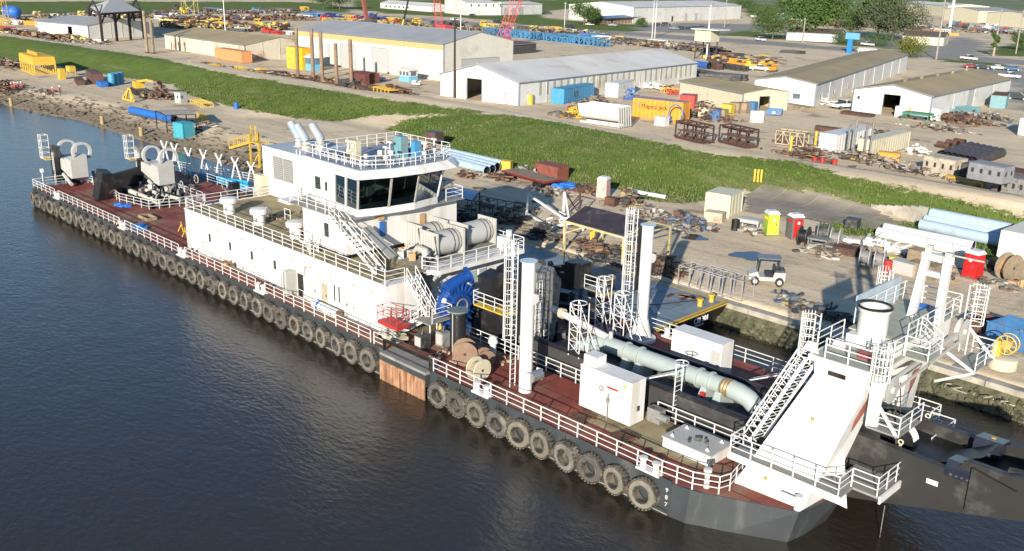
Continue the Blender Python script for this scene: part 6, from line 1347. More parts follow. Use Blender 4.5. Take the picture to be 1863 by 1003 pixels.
for k,(b,h_) in enumerate((((542,144),11.6),((570,148),11.8),((587,153),11.5),((613,156),9.2),((640,162),10.5))):
    c=P(*b,2.0); t=thing('standing_pile',f'tall rusty standing pile before the workshop, {ORD[k]} from the left','pile',c,0,'tall rusty piles'); MB().tube((c.x,c.y,1.6),(c.x+random.uniform(-.2,.2),c.y,2+h_),.42,12).build('pile_shaft',PILE,t); MB().tube((c.x,c.y,2),(c.x,c.y,2.5),.55,10).build('pile_collar',RUST,t)
for k,(b,h_) in enumerate((((268,97),12),((279,98),9.5))):
    c=P(*b,2.0); t=thing('standing_pile',['taller','shorter'][k]+' pale timber pile standing right of the tall open canopy','pile',c,0,'pale timber piles'); MB().tube((c.x,c.y,1.8),(c.x,c.y,2+h_),.45,10).build('pile_shaft',WOOD,t); MB().tube((c.x,c.y,2),(c.x,c.y,2.4),.6,10).build('pile_collar',RUST,t)
POLE=M('grey_timber_pole',(.30,.27,.22),.9,var=.2); GPOLE=M('galvanised_pole',(.5,.51,.5),.5)
def pole(label,px,py,h,r,mat=POLE,arm=True,z=2.0,lamp=False):
    c=P(px,py,z); t=thing('utility_pole',label,'pole',c); MB().tube(c,(c.x,c.y,c.z+h),r,8,r2=r*.7).build('shaft',mat,t)
    if arm: MB().beam((c.x-1.3,c.y+.4,c.z+h*.94),(c.x+1.3,c.y-.4,c.z+h*.94),.14).build('crossarm',mat,t); MB().tube((c.x+.3,c.y,c.z+h*.85),(c.x+.3,c.y,c.z+h*.92),.25,8).build('transformer',GMET,t)
    if lamp: MB().box((c.x,c.y,c.z+h),(2.2,.4,.3)).build('lamp_head',GMET,t)
pole('dark tall pole beside the white shed doorway with a yellow base',827,178,16,.28,BPOST,False); pole('white flag pole behind the workshop roof',838,62,14,.2,WPP,False)
pole('white pole standing by the raised white tank behind the sheds',1285,108,17,.25,WPP,False,lamp=True); pole('left of the twin poles before the blue awning building',1186,70,17,.2,GPOLE); pole('right of the twin poles before the blue awning building',1191,70,17,.2,GPOLE)
pole('pole with pale transformer left of the leafy trees',1460,78,10,.3,POLE); pole('very thick pale grey monopole at the top right',1727,56,34,.9,GPOLE,False); pole('timber pole rising above the long tan roof',1703,108,20,.28,POLE); pole('timber pole at the right beside the road',1848,98,16,.25,POLE)
pole('ivy grown short pole by the right road',1807,102,9,.4,POLE,False); pole('pole behind the low shed roof, thin white',410,58,15,.2,WPP,False); pole('thin pole far behind the white annexe',1027,50,12,.2,GPOLE); pole('thin pole right of the blue awning building',1318,50,16,.22,POLE); pole('thin pole beyond the long tan roof',1658,74,9,.2,POLE); pole('thin pole standing over the junkyard far right',1815,64,13,.22,POLE)
# ================= VEHICLES =================
def make_car(mat,kind,label):
    t=thing('parked_car',label,'pickup' if kind=='p' else 'car')
    if kind=='p':
        body=[(-2.8,.55),(-2.75,1.15),(-.75,1.2),(-.75,1.15),(1.2,1.15),(2.6,1.05),(2.8,.85),(2.8,.5)]; cab=[(-.8,1.15),(-.6,1.85),(.75,1.85),(1.35,1.15)]
    else:
        body=[(-2.3,.45),(-2.3,.95),(-1.9,1.0),(1.2,.98),(2.2,.8),(2.3,.5)]; cab=[(-1.9,.98),(-1.3,1.45),(.5,1.45),(1.3,.96)]
        if kind=='s': body=[(-2.4,.5),(-2.4,1.1),(1.2,1.1),(2.3,1.0),(2.4,.5)]; cab=[(-2.3,1.1),(-2.1,1.75),(.5,1.75),(1.2,1.1)]
    MB().extr(body,'y',-.95,.95).build('body',mat,t,False)
    o=MB().extr(cab,'y',-.82,.82).build('cabin',GLASS,t,False); MB().extr([(p[0]*.93,p[1]) for p in [(cab[1][0],cab[1][1]-.08),(cab[1][0],cab[1][1]+.02),(cab[2][0],cab[2][1]+.02),(cab[2][0],cab[2][1]-.08)]],'y',-.84,.84).build('roof',mat,o,False)
    for y in(-.83,.83): MB().beam((cab[1][0]*.5+cab[2][0]*.5,y,cab[0][1]),(cab[1][0]*.5+cab[2][0]*.5,y,cab[1][1]),.12,.04).build('pillar',mat,o,False)
    if kind=='p': MB().bx(-2.65,-.85,-.75,.75,1.16,1.215).build('load_bed',DMET,t,False)
    wx=1.75 if kind=='p' else 1.4
    for x in(-wx,wx):
        for y in(-.92,.92): 
            w=MB().tube((x,y-.1,.38),(x,y+.1,.38),.38,14).build('wheel',BLACK,t); MB().tube((x,y-.12,.38),(x,y+.12,.38),.2,10).build('rim',STEEL,w)
    ex=2.8 if kind=='p' else 2.3
    for y in(-.7,.7): MB().bx(ex-.02,ex+.02,y-.15,y+.15,.65,.82).build('headlight',WPL,t,False); MB().bx(-ex-.02,-ex+.02,y-.12,y+.12,.7,.95).build('tail_light',RED,t,False)
    return t
CW=M('car_white_paint',(.7,.7,.68),.25); CD=M('car_dark_paint',(.03,.035,.045),.25); CR=M('car_dark_red_paint',(.3,.02,.03),.25); CB=M('car_blue_paint',(.05,.12,.3),.25); CS=M('car_silver_paint',(.4,.41,.42),.3,metal=.4)
protos={}
def car(kind,mat,px,py,az,label,group=None,z=2.0):
    k=(kind,mat.name)
    if k not in protos: protos[k]=make_car(mat,kind,label)
    put(protos[k],P(px,py,z),az,label,group)
for kind,mat,px,py,az,lab in(('p',CW,1383,75,-.5,'white pickup driving on the far road left of the trees'),('p',CW,1381,129,.5,'white pickup parked by the dark trailers behind the sheds'),('p',CW,1578,84,-.3,'white pickup driving on the far road below the big trees'),
  ('p',CW,1533,198,1.3,'white work truck parked between the two tan roofed buildings'),('p',CW,1762,110,-.3,'white pickup leftmost behind the red car in the right car park'),('c',CR,1767,124,.5,'dark red car in the right car park'),('c',CD,1787,126,.5,'black car between the red car and white car in the car park'),
  ('c',CW,1816,127,.5,'white car left of the blue car in the right car park'),('c',CB,1842,129,.5,'blue car rightmost in the car park row'),('p',CW,1836,143,0,'white pickup nearest the camera in the right car park'),('s',CD,1850,182,.3,'dark vehicle in the shade at the right edge of the shed'),
  ('c',CW,1073,47,0,'white car parked left of the brick front'),('c',CS,1115,48,.4,'silver car parked before the brick front'),('s',CD,1036,51,0,'dark car on the road before the hedge'),('s',CD,1198,48,.4,'left of the two dark vans by the brick front'),('s',CD,1212,47,.4,'right of the two dark vans by the brick front'),
  ('c',CS,1226,54,.9,'silver car, first of the roadside row before the white warehouse'),('s',CD,1240,54,.9,'dark car beside the silver one in the roadside row'),('c',CD,1252,54,.9,'middle dark car in the roadside row'),('c',CD,1264,53,.9,'fourth car in the roadside row, dark'),('c',CD,1277,52,.9,'last dark car in the roadside row before the white warehouse'),
  ('s',CD,997,26,.3,'dark four wheel drive before the white annexe'),('s',CD,905,43,0,'dark car on the road behind the red crane'),('c',CD,860,30,0,'small dark car before the two storey house door'),('c',CW,827,38,0,'white car on the road left of the two storey house')):
    car(kind,mat,px,py,az,lab)
# ================= TREES =================
def leafcloud(crowns,n,size,seed):
    r=random.Random(seed); vs=[];fs=[]; tot=sum(c[3]**2 for c in crowns)
    for cx_,cy_,cz,cr in crowns:
        for _ in range(int(n*cr*cr/tot)):
            d=Vector((r.gauss(0,1),r.gauss(0,1),r.gauss(0,1))).normalized(); q=cr*(.55+.5*r.random()**.6)*(1+.25*math.sin(d.x*5+d.z*4+seed)); c=Vector((cx_,cy_,cz))+Vector((d.x*q,d.y*q,d.z*q*.8)); s=size*r.uniform(.5,1.3)
            a=Vector((r.gauss(0,1),r.gauss(0,1),r.gauss(0,1))).normalized(); b=a.orthogonal().normalized(); a=a.cross(b); n0=len(vs)
            vs+=[c-a*s,c+b*s*.6,c+a*s,c-b*s*.6]; fs.append((n0,n0+1,n0+2,n0+3))
    return vs,fs
def tree(label,px,py,h,w_,leaf,seed=1,n=2600,cat='tree',z=2.0,name='leafy_tree'):
    c=P(px,py,z); t=thing(name,label,cat,c); r=random.Random(seed); k=9 if h>6 else 5
    tr=MB().pipe([(0,0,-.2),(.1,0,h*.2),(.15,.1,h*.42)],[.05*h*.7,.035*h*.7,.02*h],8)
    crowns=[]
    for i in range(k):
        a=6.28*i/k+r.random(); q=w_*.5*r.uniform(.25,.68); zz=h*r.uniform(.42,.85); cr=w_*r.uniform(.18,.30); crowns.append((q*math.cos(a),q*math.sin(a),zz,cr)); tr.tube((.1,0,h*.3),(q*math.cos(a),q*math.sin(a),zz),.02*h,5,r2=.008*h)
    tr.v=[(a+c.x,b+c.y,d+c.z) for a,b,d in tr.v]; tr.build('trunk',BARK,t)
    vs,fs=leafcloud(crowns+[(0,0,h*.72,w_*.3)],n,.06*h**.7,seed); m=MB(); m.v=[(a+c.x,b+c.y,d+c.z) for a,b,d in vs]; m.f=fs; m.build('crown',leaf,t,False)
for i,(lab,px,py,h_,w_,lf) in enumerate((('tallest dense dark green tree at the road behind the sheds',1480,74,21,30,LEAF),('broad low tree left of the tallest dark green one',1405,72,10,22,LEAF),('tall tree with a narrow top left part of the right clump',1595,72,20,20,LEAF),('wide grey green tree beside the narrow topped one',1622,76,15,28,LEAF3),
   ('yellow green bushy tree just above the long tan roof',1652,106,6.5,12,LEAF2),('dark green tree before the blue awning building left end',1062,46,11,16,LEAF),('bushy green tree right behind the hedge by the far road',1080,45,8,12,LEAF),('small round bush before the brick front',1166,50,4.5,6,LEAF),('leftmost big dark tree at the top edge',588,16,13,22,LEAF),('second dark tree at the top edge left of the pale house',618,17,12,20,LEAF),('small dark tree right of the pale long house',820,20,9,12,LEAF),
   ('green tree at the far right of the blue awning building',1395,50,11,16,LEAF),('grey green tree behind the right clump',1545,46,9,16,LEAF3),('green tree behind the far cream halls',1700,16,12,20,LEAF),('dark green tree behind the tallest one, top edge',1430,22,12,24,LEAF),('round tree at the top edge right of centre',1500,20,13,22,LEAF),('small tree at the right road side',1856,92,6,10,LEAF),('ivy clump climbing the short pole by the road',1807,102,9.5,3.0,LEAF),
   ('dark tree line clump on the top edge, left of the brown junkyard',1350,22,10,22,LEAF),('green clump far behind the blue awning building',1150,6,11,26,LEAF),('farther green clump behind the blue awning building',1240,5,11,26,LEAF),('green clump right behind the white annexe',1030,6,10,26,LEAF),('wide dark crown between the tallest tree and the narrow topped tree',1545,66,9,20,LEAF),('low bush row at the brown roofed building front',1595,84,4,14,LEAF),('dark hedge clump before the pale roadside building',1537,80,4,12,LEAF),('dark tree left of the two storey house',803,12,10,14,LEAF),('green tree at the top edge above the red crane',940,4,9,22,LEAF),('top edge tree behind the tall grey monopole',1620,14,12,24,LEAF))):
    tree(lab,px,py,h_,w_,lf,i+1,9000 if i in(0,2,3) else 4200)
# ================= DOCK AND YARD EQUIPMENT =================
rj=random.Random(21)
def frame3(t,L,W,H,r,mat,nx=4,name='frame_bar',diag=True,c=(0,0,0),T=None):
    """open lattice box made of separate panels"""
    for y in(-W/2,W/2):
        b=MB(); b.T=T
        for z in(0,H): b.beam((c[0]-L/2,c[1]+y,c[2]+z),(c[0]+L/2,c[1]+y,c[2]+z),r)
        for i in range(nx+1):
            x=-L/2+L*i/nx; b.beam((c[0]+x,c[1]+y,c[2]),(c[0]+x,c[1]+y,c[2]+H),r*.9)
            if diag and i<nx: b.beam((c[0]+x,c[1]+y,c[2]+(H if i%2 else 0)),(c[0]+x+L/nx,c[1]+y,c[2]+(0 if i%2 else H)),r*.7)
        b.build('lattice_side',mat,t,False)
    b=MB(); b.T=T
    for i in range(nx+1):
        x=-L/2+L*i/nx
        for z in(0,H): b.beam((c[0]+x,c[1]-W/2,c[2]+z),(c[0]+x,c[1]+W/2,c[2]+z),r*.8)
    b.build('cross_bars',mat,t,False)['kind']='stuff'
def rack(label,px,py,L,W,H,mat,az=0,nx=3,r=.09,z=None,name='steel_rack',cat='rack',group=None,load=None,diag=False):
    p=PG(px,py) if z is None else P(px,py,z); t=thing(name,label,cat,(0,0,0),0,group); frame3(t,L,W,H,r,mat,nx,diag=diag)
    if load:
        for k in range(load[1]): MB().beam((-L*.55+rj.uniform(-.3,.3),-W/2+W*(k+.5)/load[1],.15+H*.4*(k%3)),(L*.55+rj.uniform(-.3,.4),-W/2+W*(k+.5)/load[1],.15+H*.4*(k%3)),rj.uniform(.12,.25)).build('stored_bar',load[0],t)
    t.location=p; t.rotation_euler=(0,0,az); return t
def block(label,px,py,L,W,H,mat,az=0,z=None,name='machine_housing',cat='machine',holes=0,topm=None,legs=0,group=None,feet=0,dark=True):
    p=PG(px,py) if z is None else P(px,py,z); t=thing(name,label,cat,(0,0,0),0,group)
    MB().extr([(-W/2,legs),(W/2,legs),(W/2,legs+H*.85),(W/2-.12,legs+H),(-W/2+.12,legs+H),(-W/2,legs+H*.85)],'x',-L/2,L/2).build('housing',mat,t,False)
    MB().bx(-L/2-.04,L/2+.04,-W/2-.04,W/2+.04,legs+H,legs+H+.06).build('top_plate',topm or mat,t,False)
    for k in range(holes):
        x=-L/2+L*(k+.5)/holes; MB().bx(x-.17,x+.17,-W/2-.015,-W/2-.003,legs+H*.45,legs+H*.72).build('opening',DARKI,t,False)
        if k<2: MB().bx(L/2+.003,L/2+.015,-W/2+W*(k+.5)/2-.17,-W/2+W*(k+.5)/2+.17,legs+H*.45,legs+H*.72).build('opening',DARKI,t,False)
    MB().bx(-L/2-.03,L/2+.03,-W/2-.03,-W/2-.001,legs+H*.1,legs+H*.2).build('side_rib',mat,t,False)
    if legs:
        for x in(-L/2+.1,L/2-.1):
            for y in(-W/2+.1,W/2-.1): MB().bx(x-.07,x+.07,y-.07,y+.07,0,legs).build('leg',mat,t,False)
    t.location=p; t.rotation_euler=(0,0,az); return t
def cyl(label,px,py,r,h,mat,name='steel_drum',cat='drum',z=None,group=None,lid=None):
    p=PG(px,py) if z is None else P(px,py,z); t=thing(name,label,cat,(0,0,0),0,group)
    MB().lathe([(r,0),(r,h*.33),(r*1.04,h*.34),(r,h*.35),(r,h*.66),(r*1.04,h*.67),(r,h*.68),(r,h)],n=16).build('drum_body',mat,t); MB().lathe([(r*.9,h),(r*.9,h+.03)],n=16).build('drum_lid',lid or mat,t); t.location=p; return t
def heap(label,px,py,L,W,H,mats,n,az=0,z=None,name='scrap_heap',cat='scrap',lng=1.6,kind='stuff',ps=1,flat=False):
    p=PG(px,py) if z is None else P(px,py,z); mb=MB(); 
    for k in range(n):
        x=rj.uniform(-.5,.5)*L if flat else rj.gauss(0,.27)*L; y=rj.gauss(0,.27)*W; q=1 if flat else max(0,1-(2*x/L)**2-(2*y/W)**2); zz=rj.uniform(0,H)*q+.08; a=rj.uniform(-.6,.6)+(1.5 if rj.random()<.3 else 0)
        if rj.random()<.55: l=rj.uniform(.4,lng); mb.beam((x,y,zz),(x+l*math.cos(a),y+l*math.sin(a),max(.05,zz+rj.uniform(-.3,.4))),rj.uniform(.06,.2)*ps)
        else: mb.box((x,y,zz),(rj.uniform(.2,.8)*ps,rj.uniform(.2,.7)*ps,rj.uniform(.1,.5)*ps),rj.random()*3)
    mb.v=[(math.cos(az)*a-math.sin(az)*b,math.sin(az)*a+math.cos(az)*b,c) for a,b,c in mb.v]
    o=mb.build(name,mats,None,False); o.location=p; return tag(o,label,cat,kind=kind)
def reel(label,px,py,r,w_,az,m1,m2,z=None,group=None,name='cable_reel'):
    p=PG(px,py) if z is None else P(px,py,z); return drum(name,p.x,p.y,p.z,r,w_,az,label,group,m1,m2)
SCR=palette('mixed_scrap',[(.10,.08,.07),(.3,.26,.2),(.16,.08,.05),(.06,.06,.065),(.34,.3,.25),(.2,.12,.08),(.05,.045,.045),(.24,.2,.15),(.12,.16,.2),(.4,.3,.1)]); SCR2=palette('pale_scrap',[(.3,.28,.25),(.42,.4,.36),(.15,.13,.11),(.25,.22,.18),(.08,.07,.07),(.5,.48,.44),(.2,.13,.09),(.33,.29,.22)])
SCR3=palette('brown_scrap',[(.17,.09,.055),(.08,.05,.04),(.24,.13,.07),(.12,.06,.04),(.32,.22,.14),(.05,.04,.04),(.2,.1,.06),(.14,.1,.08)]); SCR4=palette('blue_grey_scrap',[(.13,.16,.20),(.3,.3,.29),(.06,.06,.07),(.09,.14,.22),(.4,.38,.34),(.1,.1,.11),(.2,.16,.12),(.32,.28,.15),(.18,.08,.05)])
# --- dock, right to left
for k in range(3): cyl(f'yellow guard post on the concrete apron crest, {ORD[k]} from the left',1372+k*6,331+k*.5,.14,1.6,YEL,'guard_post','bollard',group='yellow guard posts')
block('small cream metal skip in front of the open cream container',1300,402,2.0,1.4,1.0,M('stained_cream_metal',(.5,.44,.33),.7,var=.2,dirt=(.3,.2,.13),damt=.4),.3,cat='skip',name='metal_skip')
cyl('black drum between the cream skip and the lime toilet',1337,419,.42,1.15,BLACK); block('grey table cart right of the black drum',1364,416,2.2,1.3,.35,LGREY,.2,name='work_table',cat='table',legs=.7); heap('grey scrap under the grey table cart by the lime toilet',1362,422,2.6,1.6,.6,SCR2,40)
heap('tangled engine parts heap with blue cover behind the far column shadow',1243,412,5.2,3.4,1.7,SCR4,190,lng=1.2); heap('pale scrap heap left of the engine parts heap',1180,393,4.5,2.4,1.1,SCR2,110); heap('dark brown machine heap right of the pink toilet',1140,371,3.6,2.6,2.0,SCR,120)
block('rusty small box on the dock at the pink toilet foot',1112,374,1.3,1.0,.9,RUST,.2,name='rusty_crate',cat='box'); heap('brown boards heap left of the pink toilet',1062,348,4,2.4,.7,SCR3,70); 
b=MB()
for k in range(14): b.box((rj.uniform(-1.6,1.6),rj.uniform(-.8,.8),.25),(1.1,.7,rj.uniform(.2,.6)),rj.random()*3)
solo('tarp_heap',b,BLUETARP,'bright blue tarp heap left of the brown boards by the levee','tarp').location=PG(1030,341)
heap('grey litter in front of the bright blue tarp heap',1005,352,4.5,2,.5,SCR2,60)
# red machine trailers in the wheelhouse shade
def trailer(label,px,py,L,W,mat,az,deck,z=None):
    p=PG(px,py) if z is None else P(px,py,z); t=thing('flat_trailer',label,'trailer'); MB().bx(-L/2,L/2,-W/2,W/2,.75,1.0).build('chassis',mat,t,False); MB().bx(-L/2+.1,L/2-.1,-W/2+.1,W/2-.1,1.0,1.04).build('deck',deck,t,False)
    for x in(-L*.38,-L*.28,L*.3,L*.4):
        for y in(-W/2,W/2): MB().tube((x,y-.15,.42),(x,y+.15,.42),.42,14).build('wheel',BLACK,t)
    for k in range(int(L/1.2)): MB().bx(-L/2+.3+k*1.2,-L/2+.4+k*1.2,-W/2-.03,-W/2,.7,1.05).build('stake_pocket',mat,t,False)
    t.location=p; t.rotation_euler=(0,0,az); return t
DRED=M('dark_red_trailer',(.17,.02,.02),.5,var=.2)
trailer('dark red flat trailer loaded with machinery by the levee toe',965,332,8.5,2.8,DRED,-.1,WOOD); heap('machinery pile loaded on the dark red trailer',958,322,5.5,2.2,1.6,SCR4,80); block('rusty red steel bin against the grass behind the red trailer',1003,324,4.0,2.2,1.8,M('rusty_red_bin',(.2,.06,.04),.7,var=.3),.0,name='steel_bin',cat='bin')
block('yellow machine part at the ends of the pale blue pipes',922,309,1.4,1.0,1.2,YEL,.4,name='yellow_machine',cat='machine'); heap('rusty plates at the open ends of the pale blue pipes',905,326,4.2,2.0,.6,SCR3,60)
heap('brown trestle and parts before the pale blue pipes',845,322,2.4,1.4,.9,SCR3,40); heap('grey sacks before the pale blue pipes',872,322,2.0,1.2,.5,SCR2,26)
rack('dark steel frame with upright posts in the wheelhouse shade',908,398,7,2.4,1.8,DMET,.15,6,.08); heap('dark long scrap row in the wheelhouse shade',925,405,5.5,1.6,1.2,SCR,90); heap('black machinery heap beside the white bent frame',985,432,3.0,2.2,1.6,DMET,90)
heap('dark machinery heap under the blue shelter',838,402,4.5,2.0,1.3,DMET,70)
# white bent frame
t=thing('bent_truss','white painted bent steel frame lying before the dark canopy','frame',PG(1000,410)); c=PG(1000,410)
A=PG(958,398); B=PG(1035,418); 
for a_,b2 in(((A.x,A.y,c.z+.2),(A.x,A.y,c.z+2.6)),((A.x,A.y,c.z+2.6),(B.x,B.y,c.z+.9)),((A.x,A.y,c.z+.4),(B.x-1,B.y-1.5,c.z+.3)),((B.x-3.5,B.y+3,c.z+3.0),(B.x-.5,B.y+.5,c.z+1.0)),((B.x-3.5,B.y+3,c.z+3.0),(B.x-3.5,B.y+3,c.z+.2)),((B.x+1.5,B.y+.5,c.z+.2),(B.x+1.5,B.y+.5,c.z+1.8)),((B.x-1,B.y-1.5,c.z+.4),(B.x+1.5,B.y+.5,c.z+1.2))): MB().beam(a_,b2,.2).build('frame_member',WRAIL,t,False)
for k in range(16): q=B+Vector((rj.uniform(-2.4,.8),rj.uniform(-1.6,1.6),rj.uniform(.2,1.2))); MB().beam(q,q+Vector((rj.uniform(-1.5,1.5),rj.uniform(-1,1),rj.uniform(-.3,.5))),.13).build('broken_bar',WRAIL,t,False)
t=thing('steel_trestle','rusty brown A shaped trestle behind the white bent frame','trestle',PG(1040,392)); c=PG(1040,392)
for dx in(-1.1,1.1): MB().beam((c.x+dx,c.y,c.z),(c.x+dx,c.y,c.z+2.8),.14).build('upright',RUST,t)
MB().beam((c.x-1.1,c.y,c.z+.3),(c.x+1.1,c.y,c.z+2.5),.1).build('brace',RUST,t); MB().beam((c.x-1.1,c.y,c.z+2.5),(c.x+1.1,c.y,c.z+.3),.1).build('brace',RUST,t); MB().beam((c.x-1.1,c.y,c.z+2.8),(c.x+1.1,c.y,c.z+2.8),.14).build('top_bar',RUST,t)
# under the dark canopy
heap('rusty steel box with cut parts under the dark canopy',1075,455,4,2,1.0,SCR3,70); heap('dark scrap under the dark canopy right side',1150,470,5,2.6,1.3,SCR,110); t=block('yellow hoist stand under the dark canopy',1078,440,.5,.4,2.0,YEL,.3,name='hoist_stand',cat='hoist'); heap('brown scrap beside the dark canopy right post',1205,492,4,2.0,1.3,SCR3,80); heap('rusty chain pile on the quay behind the barge',1130,482,8,1.6,.6,DMET,110); heap('crumpled white and blue sheets on the quay edge behind the barge',1145,490,3.2,1.4,.6,SCR4,40)
# cage racks
WGR=M('galvanised_rack_grey',(.30,.29,.28),.5,var=.2)
for k,(px,py,m) in enumerate(((1283,525,WGR),(1318,532,WGR))): rack(['left','right'][k]+' of the two open grey pipe cages on the quay right of the barge',px,py,4.6,1.7,1.7,m,-.05,4,.07,group='grey pipe cages on the quay')
heap('flat grey plates between the pipe cages and the quay edge',1270,540,8,1.2,.3,SCR2,50)
# buggy
t=thing('utility_buggy','small white and black roofed buggy parked on the dock road','buggy'); 
for x in(-.9,.9):
    for y in(-.65,.65): w=MB().tube((x,y-.12,.32),(x,y+.12,.32),.32,14).build('wheel',BLACK,t); MB().tube((x,y-.14,.32),(x,y+.14,.32),.16,10).build('rim',WHITE,w)
MB().extr([(-1.3,.35),(1.35,.35),(1.4,.75),(.75,.95),(.6,.6),(-.4,.6),(-.5,.95),(-1.3,.95)],'y',-.62,.62).build('body',LGREY,t,False)
MB().bx(-.45,.15,-.5,.5,.6,.85).build('seat',BLACK,t,False); MB().bx(-.6,-.45,-.5,.5,.8,1.3).build('seat_back',BLACK,t,False)
for x in(-.9,.75):
    for y in(-.55,.55): MB().tube((x,y,.9),(x*.85,y,1.85),.03,6).build('roof_post',BLACK,t)
MB().bx(-.95,.8,-.65,.65,1.85,1.9).build('roof',M('buggy_roof',(.15,.16,.17),.4),t,False); MB().add([(.78,-.55,.95),(.78,.55,.95),(.62,.55,1.8),(.62,-.55,1.8)],[(0,1,2,3)]).build('windscreen',GLASSW,t,False); MB().bx(-1.28,-.6,-.55,.55,.95,1.1).build('cargo',DMET,t,False)
t.location=PG(1393,516); t.rotation_euler=(0,0,-2.5); t.scale=(1.15,1.15,1.3)
heap('white and blue scrap pieces on the quay before the gantry shadow',1442,552,2.4,1.4,.7,SCR4,46); block('blue white flat panel lying on the quay by the scrap pieces',1480,563,2.2,1.2,.12,M('blue_white_panel',(.35,.45,.55),.4),-.1,name='flat_board',cat='panel'); heap('black machine parts in the gantry shadow at the quay edge',1500,577,4,1.4,.7,DMET,60)
# reels and crates along the levee toe, right
RG=M('reel_grey_red',(.33,.33,.34),.5,var=.2)
reel('left of the two grey cable reels on the dock beside the red drum',1572,486,1.0,.8,.3,RG,GMET); reel('right of the two grey cable reels, touching the red drum',1598,492,1.0,.8,.3,RG,GMET)
cyl('red drum beside the right grey and red cable reel',1613,497,.4,1.2,RED); block('yellow pump unit behind the red drum',1624,489,.7,.6,1.1,YPL,.2,name='pump_unit',cat='pump'); block('white steel bin right of the yellow pump unit',1645,497,2.2,1.3,1.1,LGREY,-.1,name='steel_bin',cat='bin'); block('stacked wooden crate behind the white steel bin',1680,503,2.4,1.5,1.2,WOOD,-.1,name='wooden_crate',cat='crate'); block('upper wooden crate behind the mast frame left leg',1672,492,2.0,1.4,1.9,WOOD,-.1,name='wooden_crate',cat='crate')
heap('rusty rods bundle behind the white steel bin',1660,477,3.0,1.4,.8,SCR3,60,lng=3); heap('dark parts heap between the mast legs',1700,500,3,1.6,.8,SCR,60); heap('white rails and ladders heap before the white pipes',1600,452,7,1.6,.8,WRAIL,60,lng=3.2); heap('brown and grey heap left of the white pipes',1560,462,3,1.5,.8,SCR3,50)
reel('black tyre like hose reel left of the buggy cart by the red door toilet',1461,447,1.0,.8,.2,DMET,BLACK); reel('grey drum reel with a dark top behind the cart on the dock road',1497,443,1.1,1.0,.3,GMET,DMET); reel('pale grey cage reel right of the dark reels',1518,452,1.05,.8,.3,LGREY,GMET); heap('dusty cart with wheels before the dark reels',1488,463,3.4,1.8,1.1,SCR2,70); block('grey flat table roof over the cart before the dark reels',1487,459,1.9,1.2,.12,GMET,.2,name='roofed_cart',cat='cart',legs=1.3); block('brown steel plate behind the gantry shadow tip',1537,462,2.2,1.6,.7,RUST,.2,name='rusty_crate',cat='box'); block('small dark box table by the concrete apron right foot',1550,418,1.3,1.1,.9,DMET,.1,name='dark_box',cat='box',legs=.3); heap('orange boards row right of the red door toilet',1470,430,2.6,1.0,.4,SCR3,30)
reel('big pale wooden spool at the right edge of the dock',1832,510,1.25,.9,-.4,WOOD,WOODN); heap('white rags and tan boards at the foot of the wooden spool',1820,522,3.6,1.6,.4,SCR2,46); heap('tan timber planks at the right edge by the spool',1855,524,3.6,1.4,.6,WOODN,36,lng=3); heap('dark scrap right of the red toilet',1800,490,2,1.4,1.0,SCR,40)
# yellow winch reel on a white base
c=P(1822,668,1.7); t=thing('winch_reel','yellow wire reel on a round white base at the quay edge','reel',c); MB().lathe([(.95,0),(.95,.75),(.85,.8)],c,n=26).build('round_base',CREAM,t); 
for y in(-.3,.35): MB().ring((c.x+.1,c.y+y,c.z+1.75),'y',.66,.04,24,6).build('reel_rim',YEL,t)
for k in range(8): a=k*math.pi/4; MB().tube((c.x+.1,c.y-.3,c.z+1.75),(c.x+.1+.66*math.cos(a),c.y-.3,c.z+1.75+.66*math.sin(a)),.035,5).build('spoke',YEL,t)
MB().tube((c.x+.1,c.y-.3,c.z+1.75),(c.x+.1,c.y+.35,c.z+1.75),.35,14).build('hub',WOODN,t); MB().bx(c.x-.7,c.x-.2,c.y-.3,c.y+.3,c.z+.8,c.z+1.9).build('stand',YEL,t,False)
b=MB()
for k in range(9): b.pipe([(P(1720+k*16,700+k*5,1.2)+Vector((rj.uniform(-.5,.5),rj.uniform(-.5,.5),0))) for _ in range(3)],.04,5)
solo('quay_ropes',b,M('pale_rope',(.35,.32,.25),.9),'loose pale ropes tangled on the rubble at the quay edge','rope',kind='stuff')
# --- left dock
YW=thing('yellow_gangway','bright yellow gangway stair structure on the shore behind the deckhouse','gangway',PG(465,300)); c=PG(465,300); A=PG(424,290)
d=(A-c); d.z=0; L=d.length; u=d.normalized(); v=Vector((-u.y,u.x,0))
for s_ in(-.5,.5): MB().beam(c+v*s_+Vector((0,0,3.3)),c+u*L+v*s_+Vector((0,0,1.7)),.12,.35).build('stringer',YEL,YW)
for k in range(10): p=c.lerp(c+u*L,(k+.5)/10)+Vector((0,0,3.3-1.6*(k+.5)/10)); MB().beam(p-v*.5,p+v*.5,.3,.05).build('tread',YEL,YW)
for s_ in(-.5,.5):
    b=MB(); b.tube(c+v*s_+Vector((0,0,4.4)),c+u*L+v*s_+Vector((0,0,2.8)),.05,5)
    for k in range(6): p=c.lerp(c+u*L,k/5)+v*s_+Vector((0,0,3.3-1.6*k/5)); b.tube(p,p+Vector((0,0,1.1)),.05,5)
    b.build('handrail',YEL,YW)
for dx,dy in((0,-.7),(0,.7),(-2,-.7),(-2,.7)): p=c+u*dx+v*dy; MB().beam(p,p+Vector((0,0,4.4 if dx==0 else 3.4)),.22).build('tower_post',YEL,YW)
MB().beam(c-u*2,c+u*.2,1.5,.12).build('base_plate',YEL,YW); p=c+Vector((0,0,3.3)); MB().beam(p-u*2,p,1.4,.12).build('platform',YEL,YW)
for s_ in(0,1): p=c+u*(.6-s_*1.1); MB().beam(p+Vector((0,0,3.4)),p+Vector((0,0,5.6)),.16).build('mast',YEL,YW)
